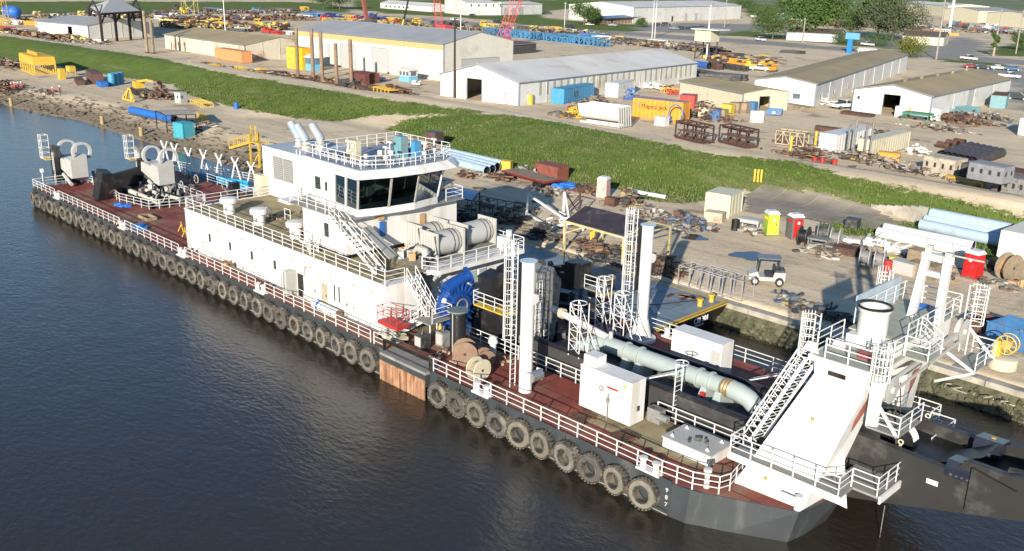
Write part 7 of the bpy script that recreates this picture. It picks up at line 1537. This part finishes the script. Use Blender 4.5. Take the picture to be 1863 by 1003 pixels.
MB().beam(c+Vector((0,0,.6)),c-u*2+Vector((0,0,3)),.14).build('brace',YEL,YW)
block('dark brown tank box standing on pale yellow legs at the grass edge',790,271,2.2,1.8,1.3,M('dark_brown_tank',(.09,.05,.04),.6,var=.3),.1,name='raised_tank',cat='tank',legs=1.2,topm=DMET); heap('rusty rebar row left of the raised brown tank',735,266,9,2.0,.7,SCR3,110,lng=3); heap('pale driftwood and rebar on the road edge before the grass',705,262,6,1.6,.4,SCR2,50,lng=2.5)
t=rack('big yellow frame machine on cream supports at the left grass edge',70,131,14,4.6,3.4,YEL,-.12,6,.3,name='yellow_machine',cat='machine frame'); MB().bx(-7.1,7.1,-2.4,2.4,2.2,4.0).build('yellow_tank_side',YEL,t,False); MB().bx(-6.9,6.9,-2.2,2.2,4.0,4.1).build('tank_top',M('orange_yellow_top',(.6,.33,.02),.6),t,False)
for k in range(5): MB().bx(-4.6+k*2,-4.2+k*2,-1,-.6,4.1,4.9).build('top_lug',YEL,t,False)
block('rusty brown long steel girder lying beneath the levee',173,149,11,2.2,2.2,M('brown_girder',(.10,.05,.04),.8,var=.3),-.25,name='steel_girder',cat='girder'); block('lower rusty girder in front of the long brown one',145,152,8,1.6,1.0,RUST,-.3,name='steel_girder',cat='girder'); block('yellow upright box at the girder left end',113,144,1.6,1.2,2.3,YEL,0,name='yellow_box',cat='box'); block('yellow box on top of the brown girders',130,138,2.2,1.4,1.2,YEL,0,name='yellow_box',cat='box',legs=1.0)
for k in range(3): cyl(f'blue upright drum at the right end of the brown girder, {ORD[k]} from the left',204+k*8,156-k*1.5,.75,2.6,M('tank_blue',(.06,.25,.42),.5,var=.15),'blue_tank','tank',group='blue upright tanks')
block('bright blue low box in front of the blue upright tanks',186,158,3.2,1.4,1.1,BLUE,-.1,name='blue_box',cat='box')
# mobile crane with yellow boom
t=thing('mobile_crane','small yellow mobile crane with its boom lowered to the left','crane'); MB().bx(-2.4,2.6,-1.1,1.1,.7,1.3).build('carrier',DMET,t,False); MB().bx(-.6,1.8,-.9,.9,1.3,2.6).build('cab',YEL,t,False); MB().beam((1.4,0,2.4),(-5.5,0,3.4),.5,.5).build('boom',YEL,t,False); MB().beam((-5.5,0,3.4),(-9,0,3.6),.32).build('boom_tip',YEL,t,False); MB().bx(1.8,2.6,-.8,.8,1.3,2.2).build('counterweight',DMET,t,False)
for x in(-1.8,-.6,1.0,2.1):
    for y in(-1.1,1.1): MB().tube((x,y-.2,.6),(x,y+.2,.6),.6,14).build('wheel',BLACK,t)
t.location=PG(255,172); t.rotation_euler=(0,0,3.0)
t=thing('lifting_spreader','yellow triangular spreader frame lying on the dock left of the crane','frame',PG(234,184)); c=PG(234,184)
for a_,b2 in(((-2.6,0,.2),(2.6,0,.2)),((-2.6,0,.2),(0,.3,2.4)),((2.6,0,.2),(0,.3,2.4)),((-1.2,0,.2),(-.4,.3,2.2)),((1.2,0,.2),(.4,.3,2.2))): MB().beam(Vector(a_)+c,Vector(b2)+c,.28).build('frame_member',YEL,t)
heap('dark brown machinery cluster right of the yellow mobile crane',292,178,6,3.4,3.4,SCR3,160); heap('brown and rusty parts row behind the yellow spreader frame',265,178,5,2,1.4,SCR,70)
block('grey and white cabinet box at the grass foot',330,187,1.7,1.6,2.0,LGREY,.2,name='grey_cabinet',cat='cabinet',holes=1)
rack('yellow topped pallet row at the grass foot',367,191,7,2,.7,M('yellow_tan_pallet',(.5,.36,.08),.7,var=.2),-.15,6,.16,name='pallet_row',cat='pallets'); cyl('lone blue drum at the grass foot right of the pallets',430,199,.45,1.2,BLUE)
block('long yellow beam lying behind the small carport',368,217,5.2,1.0,.9,YEL,-.35,name='yellow_beam',cat='beam'); heap('white and tan parts right of the teal container',375,228,3.6,1.4,.5,SCR2,40)
for k,(px,py) in enumerate(((20,188),(186,222),(257,243))): 
    c=P(px,py,.6); t=thing('mooring_post',f"stubby tan and yellow mooring post on the muddy bank, {ORD[k]} from the left",'mooring post',c,0,'mooring posts on the bank'); MB().tube((c.x,c.y,-.5),(c.x,c.y,c.z+.9),.34,12).build('post',M('tan_post',(.3,.22,.11),.8,var=.3),t); MB().tube((c.x,c.y,c.z+.9),(c.x,c.y,c.z+1.02),.4,12).build('post_cap',WOODN,t)
heap('dark rusty beams stacked on the bank at the left edge',5,165,14,6,2.2,SCR3,130,lng=5); heap('dark brown steel row at the left edge below the grass',10,122,20,5,2.4,SCR3,130,lng=5); heap('teal flat raft with timber at the left bank',80,168,7,2,.7,SCR4,40,lng=3)
# workers
SKIN=M('skin_tone',(.35,.2,.13),.6); HV=M('red_work_shirt',(.45,.05,.05),.7); JN=M('dark_trousers',(.03,.035,.06),.8); HAT=M('white_hard_hat',(.7,.7,.68),.4)
def person(label,px,py,az,shirt=HV,z=1.5,k=0):
    t=thing('person',label,'person'); m=bpy.data.meshes.new('body')
    V=[(0,0,.95),(0,0,1.2),(0,0,1.42),(0,0,1.52),(0,0,1.68),(.19,0,1.40),(.27,.04,1.12),(.24,.16,.90),(-.19,0,1.40),(-.27,.03,1.12),(-.25,.12,.88),(.1,0,.88),(.12,.08,.48),(.12,-.02+.1*(k%2),.06),(.12,.12,.03),(-.1,0,.88),(-.12,-.02,.48),(-.12,-.08,.06),(-.12,.06,.03)]
    E_=[(0,1),(1,2),(2,3),(3,4),(2,5),(5,6),(6,7),(2,8),(8,9),(9,10),(0,11),(11,12),(12,13),(13,14),(0,15),(15,16),(16,17),(17,18)]
    m.from_pydata(V,E_,[]); o=bpy.data.objects.new('body',m); COL.objects.link(o); sk=o.modifiers.new('s','SKIN'); R0=[.15,.15,.16,.06,.11,.07,.05,.04,.07,.05,.04,.10,.075,.05,.04,.10,.075,.05,.04]
    for i,r in enumerate(R0): m.skin_vertices[0].data[i].radius=(r*1.0,r*.85)
    m.skin_vertices[0].data[0].use_root=True; o.modifiers.new('u','SUBSURF').levels=1
    bpy.context.view_layer.update(); me=bpy.data.meshes.new_from_object(o.evaluated_get(bpy.context.evaluated_depsgraph_get())); bpy.data.objects.remove(o)
    me.materials.clear(); me.materials.append(shirt); me.materials.append(JN); me.materials.append(SKIN)
    for p in me.polygons: z_=p.center.z; p.material_index=1 if z_<.93 and abs(p.center.x)<.22 else (2 if z_>1.5 or (z_<1.1 and abs(p.center.x)>.22) else 0); p.use_smooth=True
    q=bpy.data.objects.new('body',me); COL.objects.link(q); q.parent=t
    MB().lathe([(.16,1.72),(.13,1.78),(.15,1.75),(.14,1.82),(.08,1.88),(.001,1.9)],n=14).build('hard_hat',HAT,t)
    t.location=PG(px,py); t.rotation_euler=(0,0,az); t.scale=(1.05,)*3
person('worker in red shirt and white hat standing left of two on the left bank',97,176,.5); person('worker in red shirt standing right of the other one on the left bank',110,174,2.2,k=1)
for k in range(4): person(f'worker in red among the group at the far left bank, {ORD[k]} from the left',22+k*6,168-k*.7,k*1.3,k=k)
# --- upper yard, right part
block('steel rack building frame',0,0,.1,.1,.1,RUST) if False else None
for k,(px,py,L_,m) in enumerate(((1262,254,6.4,SCR3),(1342,262,6.2,SCR3))): rack(['left','right'][k]+' of the two dark rusty steel storage racks at the levee top',px,py,L_,2.4,2.6,M('dark_rust_rack',(.06,.03,.025),.8,var=.3),-.28,3,.22,2.2,load=(RUST,7),group='rusty storage racks at the levee top')
rack('tan slanted pipe rack at the levee top, left of the white container',1440,262,4.5,2.4,2.0,M('tan_timber_frame',(.42,.34,.22),.8,var=.2),.2,4,.14,2.2,load=(RUST,6),diag=True)
# white half tank on skid
A,B=P(1062,222,2.1),P(1133,232,2.1); d=(B-A).normalized(); t=thing('half_tank','white half round tank on a skid frame at the levee top','tank',A); n=16; vs=[];v_=Vector((-d.y,d.x,0))
for p in(A,B):
    for k in range(n+1): a=math.pi*k/n; vs.append(p+v_*(math.cos(a)*1.9)+Vector((0,0,3.4-2.6*math.sin(a))))
m=MB().add(vs,[(k,k+1,n+2+k,n+1+k) for k in range(n)]+[tuple(range(n+1)),tuple(range(2*n+1,n,-1))]); m.build('tank_shell',M('off_white_tank',(.66,.64,.6),.5,var=.05,dirt=(.5,.42,.33),damt=.15),t)
MB().beam(A+v_*1.9+Vector((0,0,3.45)),B+v_*1.9+Vector((0,0,3.45)),.3,.15).build('rim',WHITE,t); MB().beam(A-v_*1.9+Vector((0,0,3.45)),B-v_*1.9+Vector((0,0,3.45)),.3,.15).build('rim',WHITE,t); MB().beam(A-v_*1+Vector((0,0,.25)),B-v_*1+Vector((0,0,.25)),.3,.3).build('skid',WHITE,t); MB().beam(A+v_*1+Vector((0,0,.25)),B+v_*1+Vector((0,0,.25)),.3,.3).build('skid',WHITE,t)
for k in range(6): MB().beam(B+d*.5+v_*(-1.8+.7*k)+Vector((0,0,.1)),B+d*.2+v_*(-1.8+.7*k)+Vector((0,0,3.6)),.16).build('end_post',LGREY,t)
heap('yellow and red framework left of the white half tank',1048,214,6,3,2.2,YEL,46,z=2.1,lng=3); heap('dark pipes and posts row left of the yellow framework',1022,212,6,2,.9,SCR,40,z=2.1,lng=3); block('red box under the yellow framework',1046,210,2.5,1.6,1.6,RED,0,2.0,name='red_box',cat='box')
heap('rusty brown machinery cluster right of the orange container',1283,216,11,6,3.2,SCR3,230,z=2.0); heap('blue bags and parts behind the orange container',1150,180,6,3,2.4,BLUE,40,z=2.0); heap('mixed machinery between the container and white hut',1080,190,9,4,2.0,SCR,120,z=2.0)
block('white small cube box before the orange container',1204,228,2.0,1.6,1.5,WHITE,.1,2.0,name='white_box',cat='box'); t=thing('ring_stand','blue ring shaped frame standing at the orange container end','frame',P(1228,226,2.0)); c=P(1228,226,2.0); MB().ring((c.x,c.y,c.z+1.9),'y',1.5,.12,24,6).build('ring',DB,t); MB().tube((c.x,c.y-.2,c.z+.4),(c.x,c.y+.2,c.z+.4),.35,12).build('hub',ORANGE,t); MB().beam((c.x-1.2,c.y,c.z),(c.x-1.2,c.y,c.z+1.6),.14).build('foot',DB,t); MB().beam((c.x+1.2,c.y,c.z),(c.x+1.2,c.y,c.z+1.6),.14).build('foot',DB,t)
for k,(px,py,m,lab) in enumerate(((1282,215,CREAM,'cream upright cylinder left of the pallets'),(1302,219,DB,'blue caged tote tank left of the brown boxes'),(1312,219,WOOD,'brown pallet box beside the blue tote'),(1324,209,YEL,'yellow upright drum behind the brown pallet box'),(1338,206,WOOD,'brown wooden crate in the middle of the yard row'),(1352,206,WOOD,'tan wooden crate right of the brown crate in the yard row'),(1366,204,DB,'blue tote tank at the right end of the yard row'))): block(lab,px,py,2.0,1.6,2.0,m,.1,2.0,name='pallet_box',cat='tote')
for k,(px,py) in enumerate(((1371,222),(1382,222))): cyl(['left','right'][k]+' of two white bell shaped tanks before the cream building',px,py,.75,2.0,WPL,'white_tank','tank',2.0)
for k,(px,py) in enumerate(((963,190),(1650,213))): cyl(['yellow drum at the white shed corner','orange drum before the open tan roofed shed'][k],px,py,.8,1.9,[YEL,ORANGE][k],z=2.0)
block('green topped table trailer beside the tan roofed shed corner',1668,222,5,2.6,.3,M('green_tarp',(.05,.22,.13),.7),0,2.0,name='green_table',cat='table',legs=1.4); block('white tank box right of the shed open door',1640,213,2.2,1.6,2.0,WHITE,0,2.0,name='white_box',cat='box'); block('white cabinet at the side of the tan roofed shed',1703,219,1.8,1.4,2.2,WHITE,0,2.0,name='white_cabinet',cat='cabinet'); heap('big rusty scrap heap beside the tan roofed shed',1740,222,12,7,2.0,SCR3,240,z=2.0); heap('mixed coloured scrap right of the rusty heap',1790,216,13,5,1.6,SCR4,150,z=2.0); heap('pale broken concrete heap below the rusty heap',1708,236,11,4,1.0,SCR2,120,z=2.0); block('dark flat steel rack before the tan roofed shed',1560,210,6,2.5,.5,RUST,0,2.0,name='flat_rack',cat='rack'); block('brown timber stack along the office block wall',1447,196,9,1.6,.6,WOOD,-.2,2.0,name='timber_stack',cat='timber')
for k,(px,py) in enumerate(((1500,190),)): heap('white pipes and trestles left of the white work truck',px,py,7,3,1.6,WRAIL,50,z=2.0,lng=2.4)
for k,(px,py,L_,H_,m,lab) in enumerate(((1716,318,4.6,2.4,M('tan_pierced_metal',(.42,.37,.29),.7,var=.15,dirt=(.28,.22,.16),damt=.35),'tan pierced steel block left of the stacked blocks'),(1758,322,3.6,2.0,DMET,'dark pierced block behind the yellow beam'),(1796,338,4.4,2.4,M('grey_pierced_metal',(.3,.28,.27),.7,var=.15,dirt=(.2,.14,.1),damt=.35),'lower grey pierced block of the stacked pair'),(1838,345,4,2.6,RUST,'brown steel block right of the stacked pair'),(1858,358,3.8,2.4,GMET,'grey pierced block at the right edge of the upper yard'))): block(lab,px,py,L_,3.0,H_,m,-.15,2.0,name='pierced_block',cat='steel block',holes=4)
block('upper grey block stacked on the lower pierced one',1800,328,4.4,2.6,2.0,M('grey_upper_block',(.22,.22,.23),.6,var=.2),-.15,4.0,name='pierced_block',cat='steel block',holes=4); block('yellow low beam in front of the pierced blocks',1756,334,5.5,.7,.6,YEL,-.25,2.0,name='yellow_beam',cat='beam')
heap('brown scrap line along the grass left of the pierced blocks',1600,300,26,3,1.2,SCR2,200,-.3,z=2.1); heap('rusty boxes row left end before the white container',1465,288,10,3,1.8,SCR3,140,-.3,z=2.1); heap('grey machine parts before the cream container',1560,292,6,2.4,1.4,SCR,80,-.2,z=2.1)
for k,(px,py) in enumerate(((1481,301),(1495,302),(1517,305))): cyl(f'small dark red drum on the yard edge, {ORD[k]} from the left',px,py,.38,1.1,RED,z=2.2,group='dark red drums')
for k,(px,py) in enumerate(((1438,274),(1483,264))): cyl(['left','right'][k]+' of the yellow guard posts beside the white container',px,py,.22,2.2,YEL,'guard_post','bollard',2.1)
for k,(px,py,h_) in enumerate(((1540,282,4.6),(1551,284,5.4),(1571,286,4.6),(1581,288,5.8))): cyl(f'grey upright steel post before the white containers, {ORD[k]} from the left',px,py,.16,h_,GMET,'steel_post','post',2.1,group='grey upright posts')
block('orange yellow dozer bucket before the cream container',1617,290,3,1.4,1.0,ORANGE,.3,2.0,name='dozer_bucket',cat='bucket'); heap('white bags beside the cream container',1668,280,4,2.4,1.6,WHITE,26,z=2.0); block('rusty round beam row above the white container',1530,243,9,1.2,.8,RUST,.1,2.0,name='steel_beams',cat='beams'); heap('dark steel pieces right of the long white container top',1605,246,7,2.4,1.0,SCR,60,z=2.0)
# booth, guard shack, sign
def booth(label,px,py,L,W,H,m1,m2,roof,az=0,z=2.0,name='guard_booth'):
    t=thing(name,label,'booth'); MB().bx(-L/2,L/2,-W/2,W/2,0,H*.5).build('lower_wall',m1,t,False); MB().bx(-L/2,L/2,-W/2,W/2,H*.5,H).build('upper_wall',m2,t,False)
    for k in range(3): MB().bx(-L/2+L*(k+.15)/3,-L/2+L*(k+.85)/3,-W/2-.03,-W/2-.002,H*.55,H*.9).build('window',WINF,t,False)
    MB().bx(L/2+.002,L/2+.03,-W*.3,W*.3,H*.55,H*.9).build('window',WINF,t,False); MB().bx(-L/2-.4,L/2+.4,-W/2-.4,W/2+.4,H,H+.15).build('roof',roof,t,False); MB().extr([(-W/2-.4,H+.15),(W/2+.4,H+.15),(0,H+.8)],'x',-L/2-.4,L/2+.4).build('roof_ridge',roof,t,False)
    t.location=P(px,py,z); t.rotation_euler=(0,0,az)
booth('small blue and white booth with grey roof before the workshop doors',743,148,3.8,2.6,2.6,M('booth_blue',(.15,.38,.55),.5),WWALL,GREYR); booth('little white guard shack by the far entrance',1576,110,5,3,3.2,WWALL,WWALL,WWALL); booth('teal blue hut at the yellow frames left of the workshop',572,128,4,2.6,3.2,M('hut_blue',(.12,.35,.5),.5),LBLUE,GREYR)
t=thing('road_sign','tall bright blue entrance sign by the far road','sign',P(1541,97,2.0)); c=P(1541,97,2.0); MB().bx(c.x-.2,c.x+1.6,c.y-.3,c.y+.3,c.z,c.z+5).build('sign_post',M('sign_blue',(.02,.2,.55),.4),t,False); MB().bx(c.x-1.2,c.x+4.0,c.y-.35,c.y+.35,c.z+5,c.z+7.2).build('sign_panel',M('sign_panel_blue',(.12,.32,.5),.4),t,False)
# raised tank on legs
c=P(1283,108,2.0); t=thing('raised_tank','white raised tank room on dark legs with flat roof behind the white shed','tank',c); MB().bx(c.x-3,c.x+3,c.y-2.5,c.y+2.5,c.z+5.6,c.z+9.2).build('tank_room',CREAM,t,False); MB().bx(c.x-4,c.x+6,c.y-3.5,c.y+3.5,c.z+9.2,c.z+9.5).build('flat_roof',GREYR,t,False)
for x in(-2.6,2.6):
    for y in(-2.1,2.1): MB().beam((c.x+x,c.y+y,c.z),(c.x+x,c.y+y,c.z+5.6),.3).build('leg',DMET,t)
# cranes
def lattice(label,px,py,h_,w_,mat,lean,z=2.0,base=True,name='lattice_crane',taper=.6):
    c=P(px,py,z); t=thing(name,label,'crane',c); top=c+Vector((lean[0],lean[1],h_)); u=(top-c).normalized(); a=u.orthogonal().normalized(); b2=u.cross(a); cr=[a+b2,a-b2,-a-b2,b2-a]
    n=int(h_/(w_*1.1)); b=MB()
    for q in cr: b.beam(c+q*w_/2,top+q*w_/2*taper,.16)
    b.build('boom_chords',mat,t,False); b=MB()
    for i in range(n):
        f0,f1=i/n,(i+1)/n; s0=w_/2*(1+(taper-1)*f0); s1=w_/2*(1+(taper-1)*f1)
        for k in range(4): b.beam(c.lerp(top,f0)+cr[k]*s0,c.lerp(top,f1)+cr[(k+1)%4]*s1,.09); b.beam(c.lerp(top,f1)+cr[k]*s1,c.lerp(top,f1)+cr[(k+1)%4]*s1,.09)
    b.build('boom_lacing',mat,t,False)
    if base: MB().box((c.x+2.5,c.y,c.z+1.8),(6,3.4,2.4)).build('crane_house',mat,t,False); MB().box((c.x+2.5,c.y,c.z+.4),(6.4,4,.8)).build('crawler_tracks',DMET,t,False)
lattice('red lattice crane boom leaning left behind the workshop, leftmost red one',800,58,26,3.2,REDC,(-6,2)); lattice('red lattice crane with wide A shaped legs right of the workshop roof',905,82,22,2.2,REDC,(5,5)); lattice('second thin red boom beside the A shaped crane legs',915,82,20,1.6,REDC,(9,2),base=False,name='lattice_boom')
c=P(670,48,2.0); t=thing('crane_boom','dark red box crane boom rising behind the workshop roof','crane',c); MB().beam(c,c+Vector((-6,0,20)),1.6,1.2).build('boom_section',M('brown_red_boom',(.22,.07,.05),.6),t); MB().beam(c+Vector((-5.8,.0,19.5)),c+Vector((-9,0,32)),.9,.8).build('upper_boom_section',REDC,t); MB().box(c+Vector((2,0,1.5)),(6,3,3)).build('crane_house',DMET,t)
c=P(731,52,2.0); t=thing('crane_boom','thin black and yellow boom rising behind the workshop roof','crane',c); MB().beam(c,c+Vector((1,.5,4)),.7).build('yellow_section',YEL,t); MB().beam(c+Vector((1,.5,4)),c+Vector((6,2.5,24)),.6).build('black_section',BLACK,t); MB().beam(c+Vector((3.4,1.5,13)),c+Vector((4.1,1.8,16)),.66).build('yellow_band',YEL,t)
lattice('wide pale yellow lattice tower far behind the left yard',346,26,16,7,M('pale_yellow_steel',(.62,.52,.2),.6,var=.1),(0,0),base=False,name='lattice_tower',taper=.8); lattice('yellow lattice tower at the far left edge',4,46,17,4,YEL,(0,0),base=False,name='lattice_tower',taper=.8)
# --- crowded far yard: prototypes, copied
PY=M('pale_yellow_paint',(.62,.50,.16),.55,var=.15,rnd=.15); DBL=M('mid_blue_steel',(.06,.18,.32),.5,var=.2,rnd=.2); NVY=M('navy_blue_steel',(.02,.05,.20),.5,var=.2,rnd=.2)
def proto_truss(m,nm):
    t=thing(nm,'x','truss'); frame3(t,9,2.6,2.0,.28,m,5); return t
def proto_stack(m,nm):
    t=thing(nm,'x','beam stack')
    for k in range(6): MB().bx(-5+rj.uniform(-1,1),5+rj.uniform(-1,1),-2+k%3*1.4,-1+k%3*1.4,.1+(k//3)*.8,.8+(k//3)*.8).build('beam',m,t,False)
    return t
def proto_mach(m,nm):
    t=thing(nm,'x','machine')
    MB().bx(-3,2,-1.3,1.3,.5,2.0).build('machine_body',m,t,False); MB().bx(-2.6,-1,-1,1,2.0,3.1).build('machine_cab',m,t,False); MB().tube((0,0,1.8),(3.6,.4,3.2),.35,10).build('machine_arm',m,t); MB().bx(-3.4,2.6,-1.5,1.5,0,.5).build('machine_base',DMET,t,False); MB().tube((1,-1.2,2.1),(1,1.2,2.1),.6,12).build('machine_drum',DMET,t); return t
def proto_tank(m,nm):
    t=thing(nm,'x','tank'); MB().lathe([(.3,-4.3),(1.3,-3.9),(1.3,3.9),(.3,4.3)],(0,0,1.7),axis='x',n=18).build('tank_shell',m,t)
    for x in(-2.6,2.6): MB().bx(x-.3,x+.3,-1.1,1.1,0,.9).build('saddle',DMET,t,False)
    return t
PR={}; JL={}
for nm,f in(('lattice_truss',proto_truss),('beam_stack',proto_stack),('yard_machine',proto_mach),('yard_tank',proto_tank)):
    for mn,m in(('yellow',YEL),('pale yellow',PY),('rusty',RUST),('blue',DBL),('navy',NVY),('red',RED),('white',WHITE),('orange',ORANGE),('dark',DMET),('teal',TEAL)): PR[(nm,mn)]=(f,m,None)
KN={'lattice_truss':'lattice truss','beam_stack':'steel beam stack','yard_machine':'yard machine','yard_tank':'yard tank'}
def junk(x0,y0,x1,y1,n,kinds,cols,where,sc=(.7,1.2),jy=1.5,az=.0,daz=.5):
    for k in range(n):
        f=(k+rj.random()*.8)/n; px=x0+(x1-x0)*f; py=y0+(y1-y0)*f+rj.uniform(-jy,jy); nm=rj.choice(kinds); mn=rj.choice(cols); fn,m,pr=PR[(nm,mn)]
        if pr is None: pr=fn(m,nm); PR[(nm,mn)]=(fn,m,pr)
        s=rj.uniform(*sc); lab=f"{mn} {KN[nm]} {where}"
        JL.setdefault(lab,[]).append(put(pr,P(px,py,2.0),az+rj.uniform(-daz,daz),lab,lab,scale=(s*rj.uniform(.8,1.3),s,s*rj.uniform(.7,1.1))))
F_,B_,M_,T_='lattice_truss','beam_stack','yard_machine','yard_tank'
junk(170,31,300,34,12,[M_,F_,B_],['pale yellow','yellow','rusty','white','dark'],'beyond the store and canopy',(.6,1.1))
junk(60,28,250,31,11,[M_,B_],['dark','white','pale yellow','rusty'],'along the field edge at far left',(.5,.9),1)
junk(0,42,100,48,8,[B_,M_,F_],['orange','red','white','rusty','yellow'],'left of the white store',(.8,1.3),2)
junk(0,58,110,70,10,[F_,B_],['red','red','white','yellow'],'by the grass at far left',(.6,1.0),2)
junk(90,68,200,78,9,[M_,B_],['dark','white','rusty','pale yellow'],'in front of the white store',(.3,.55),1.5)
junk(285,24,560,22,30,[M_,F_,B_],['yellow','pale yellow','dark','rusty','blue','white'],'in the farthest left row',(.7,1.2),2.5)
junk(290,35,560,34,32,[F_,M_,B_],['rusty','dark','pale yellow','navy','white'],'in the middle left row',(.6,1.0),2)
junk(300,47,520,52,30,[F_,M_,B_],['yellow','pale yellow','rusty','yellow','dark'],'behind the long tan roof',(.7,1.1),3.5)
junk(430,56,545,62,8,[B_,M_],['rusty','dark','white','red'],'between the long roof and the workshop',(.6,1.0),2)
junk(555,30,720,36,18,[F_,M_,B_],['navy','blue','navy','yellow'],'behind the workshop roof left part',(.6,1.1),2)
junk(590,38,760,45,28,[M_,F_,B_],['yellow','yellow','pale yellow','red','rusty'],'just behind the workshop roof',(.6,1.0),2.5)
junk(720,44,850,54,12,[B_,M_],['dark','rusty','dark','yellow'],'behind the workshop roof right part',(.6,1.1),2)
junk(860,50,1040,58,16,[B_,F_,M_],['yellow','pale yellow','rusty','blue','navy'],'in the far middle row near the road',(.5,.9),2)
junk(900,64,1090,84,13,[F_],['blue'],'in the long blue row behind the white shed',(1.3,1.5),.3,math.atan2((P(1090,84)-P(900,64)).y,(P(1090,84)-P(900,64)).x),.02)
junk(985,58,1120,70,12,[F_,M_,B_],['pale yellow','yellow','navy','blue'],'above the long blue row',(.7,1.1),2)
junk(1085,72,1240,84,13,[B_,F_],['rusty','dark','white','yellow'],'right of the long blue row',(.6,1.0),2)
junk(1240,84,1330,100,10,[M_,B_,F_],['rusty','dark','yellow','white'],'around the raised white tank',(.5,.9),3)
junk(1290,104,1400,112,10,[B_,F_],['blue','navy','dark','yellow','rusty'],'in the row right of the raised tank',(.7,1.0),3)
junk(1300,124,1400,128,8,[M_,B_],['dark','rusty','orange','yellow'],'behind the small cream building',(.6,1.0),3)
junk(1265,138,1330,146,6,[B_,M_],['dark','rusty','dark'],'at the far end of the white shed',(.6,1.0),2)
junk(1180,160,1235,172,6,[M_,F_],['orange','red','rusty','white'],'between the white shed and the cream building',(.35,.55),3)
junk(1430,96,1460,98,2,[B_],['dark'],'in the open yard by the fence',(.6,.7),.5)
junk(1370,34,1520,46,14,[M_,B_],['white','rusty','orange','teal','dark'],'under the far right trees',(.7,1.2),4)
junk(1530,26,1640,44,12,[B_,M_],['rusty','dark','white','rusty'],'in the brown junkyard behind the right trees',(.7,1.2),4)
junk(1640,44,1720,66,12,[M_,B_,F_],['white','rusty','dark','orange'],'in the junkyard left of the thick monopole',(.5,1.0),4)
junk(1730,48,1863,62,28,[M_,B_,F_],['red','teal','blue','white','dark','rusty'],'in the junkyard at the top right',(.6,1.1),4)
junk(330,116,540,138,16,[F_,B_],['pale yellow','yellow','rusty','dark'],'along the levee top below the long low shed',(.28,.5),1.5)
junk(455,133,620,152,14,[B_,F_],['rusty','rusty','yellow','dark'],'around the feet of the rusty piles',(.35,.6),1.5)
junk(625,158,735,174,8,[B_,M_,F_],['rusty','rusty','yellow','dark'],'on the levee top right of the piles',(.5,.8),1.5)
junk(690,145,790,160,2,[M_],['white'],'near the blue booth',(.25,.35),1)
block('dark red rusty tank box right of the piles',663,150,7,4,2.2,M('dark_red_rust_box',(.13,.04,.03),.8,var=.3),-.1,2.0,name='rusty_crate',cat='box'); rack('yellow walkway frame lying on the levee top',705,173,7,3,1.4,YEL,-.2,4,.25,2.0,name='walkway_truss',cat='frame')
block('pair of bright yellow upright casings left of the workshop, left one',538,124,3.2,3,5.4,YEL,.1,2.0,name='yellow_casing',cat='casing'); block('pair of bright yellow upright casings left of the workshop, right one',552,126,3.2,3,5.4,M('orange_yellow_casing',(.68,.36,.01),.5),.1,2.0,name='yellow_casing',cat='casing')
t=put(thing('blue_float','big rounded blue float at the far left field edge','float',(0,0,0)),P(22,32,2.0),0); MB().lathe([(.5,-7),(2.6,-5.5),(2.6,5.5),(.5,7)],(0,0,2.6),axis='x',n=20).build('float_shell',BLUE,t); MB().bx(-3,3,-1.5,1.5,0,.8).build('float_cradle',DMET,t)

for lab,os_ in JL.items():
    os_.sort(key=lambda o:proj(o.location)[0])
    if len(os_)>1:
        for k,o in enumerate(os_): o['label']=lab+', '+('leftmost' if k==0 else 'rightmost' if k==len(os_)-1 else ORD[k]+' from left')
    else:
        del os_[0]['group']

YPAL=palette('far_yellow_scrap',[(.5,.36,.08),(.3,.2,.08),(.55,.45,.2),(.12,.08,.06),(.06,.06,.06),(.45,.3,.06),(.2,.12,.07),(.4,.38,.34)])
for lab,x0,y0,x1,y1,n,m,wd in (('dense dark scrap filling the farthest left row',285,26,560,24,260,SCR,10),('dense rusty scrap filling the middle left row',290,38,560,37,260,SCR3,9),('dense yellow scrap just behind the long tan roof',300,52,510,55,260,YPAL,9),('dense mixed scrap beyond the store and canopy',60,33,290,33,200,SCR,8),
  ('dense reddish scrap by the grass at far left',0,62,120,76,150,SCR3,6),('dense yellow scrap right behind the workshop roof',590,42,770,50,240,YPAL,9),('dense dark scrap behind the right part of the workshop roof',760,50,890,62,150,SCR,8),('dense brown scrap above the long blue truss row',880,56,1110,68,200,SCR,8),('brown scrap between the blue row and the raised tank',1100,78,1290,96,200,SCR,8),
  ('dark scrap right of the raised tank',1290,112,1400,116,120,SCR,7),('brown scrap under the far right trees',1370,42,1640,52,220,SCR3,14),('mixed scrap in the junkyard at the top right corner',1640,52,1863,64,240,SCR4,16),('low scrap line along the levee top below the long low shed',320,124,530,142,200,YPAL,3),('low rusty scrap line around the rusty piles',455,140,625,156,200,SCR3,4),('low rusty scrap line right of the rusty piles',630,160,740,178,120,SCR3,4),('litter line before the white store',70,74,200,82,120,SCR2,4)):
    a_,b_=P(x0,y0,2.0),P(x1,y1,2.0); c_=(a_+b_)/2; c2=proj(c_); d_=b_-a_; k_=2.2 if wd>5 else 1.2
    heap(lab,c2[0],c2[1],d_.length,wd,2.0 if wd>5 else .8,m,n,math.atan2(d_.y,d_.x),2.0,lng=3.5*k_/1.2,ps=k_,flat=True,name='scrap_row')
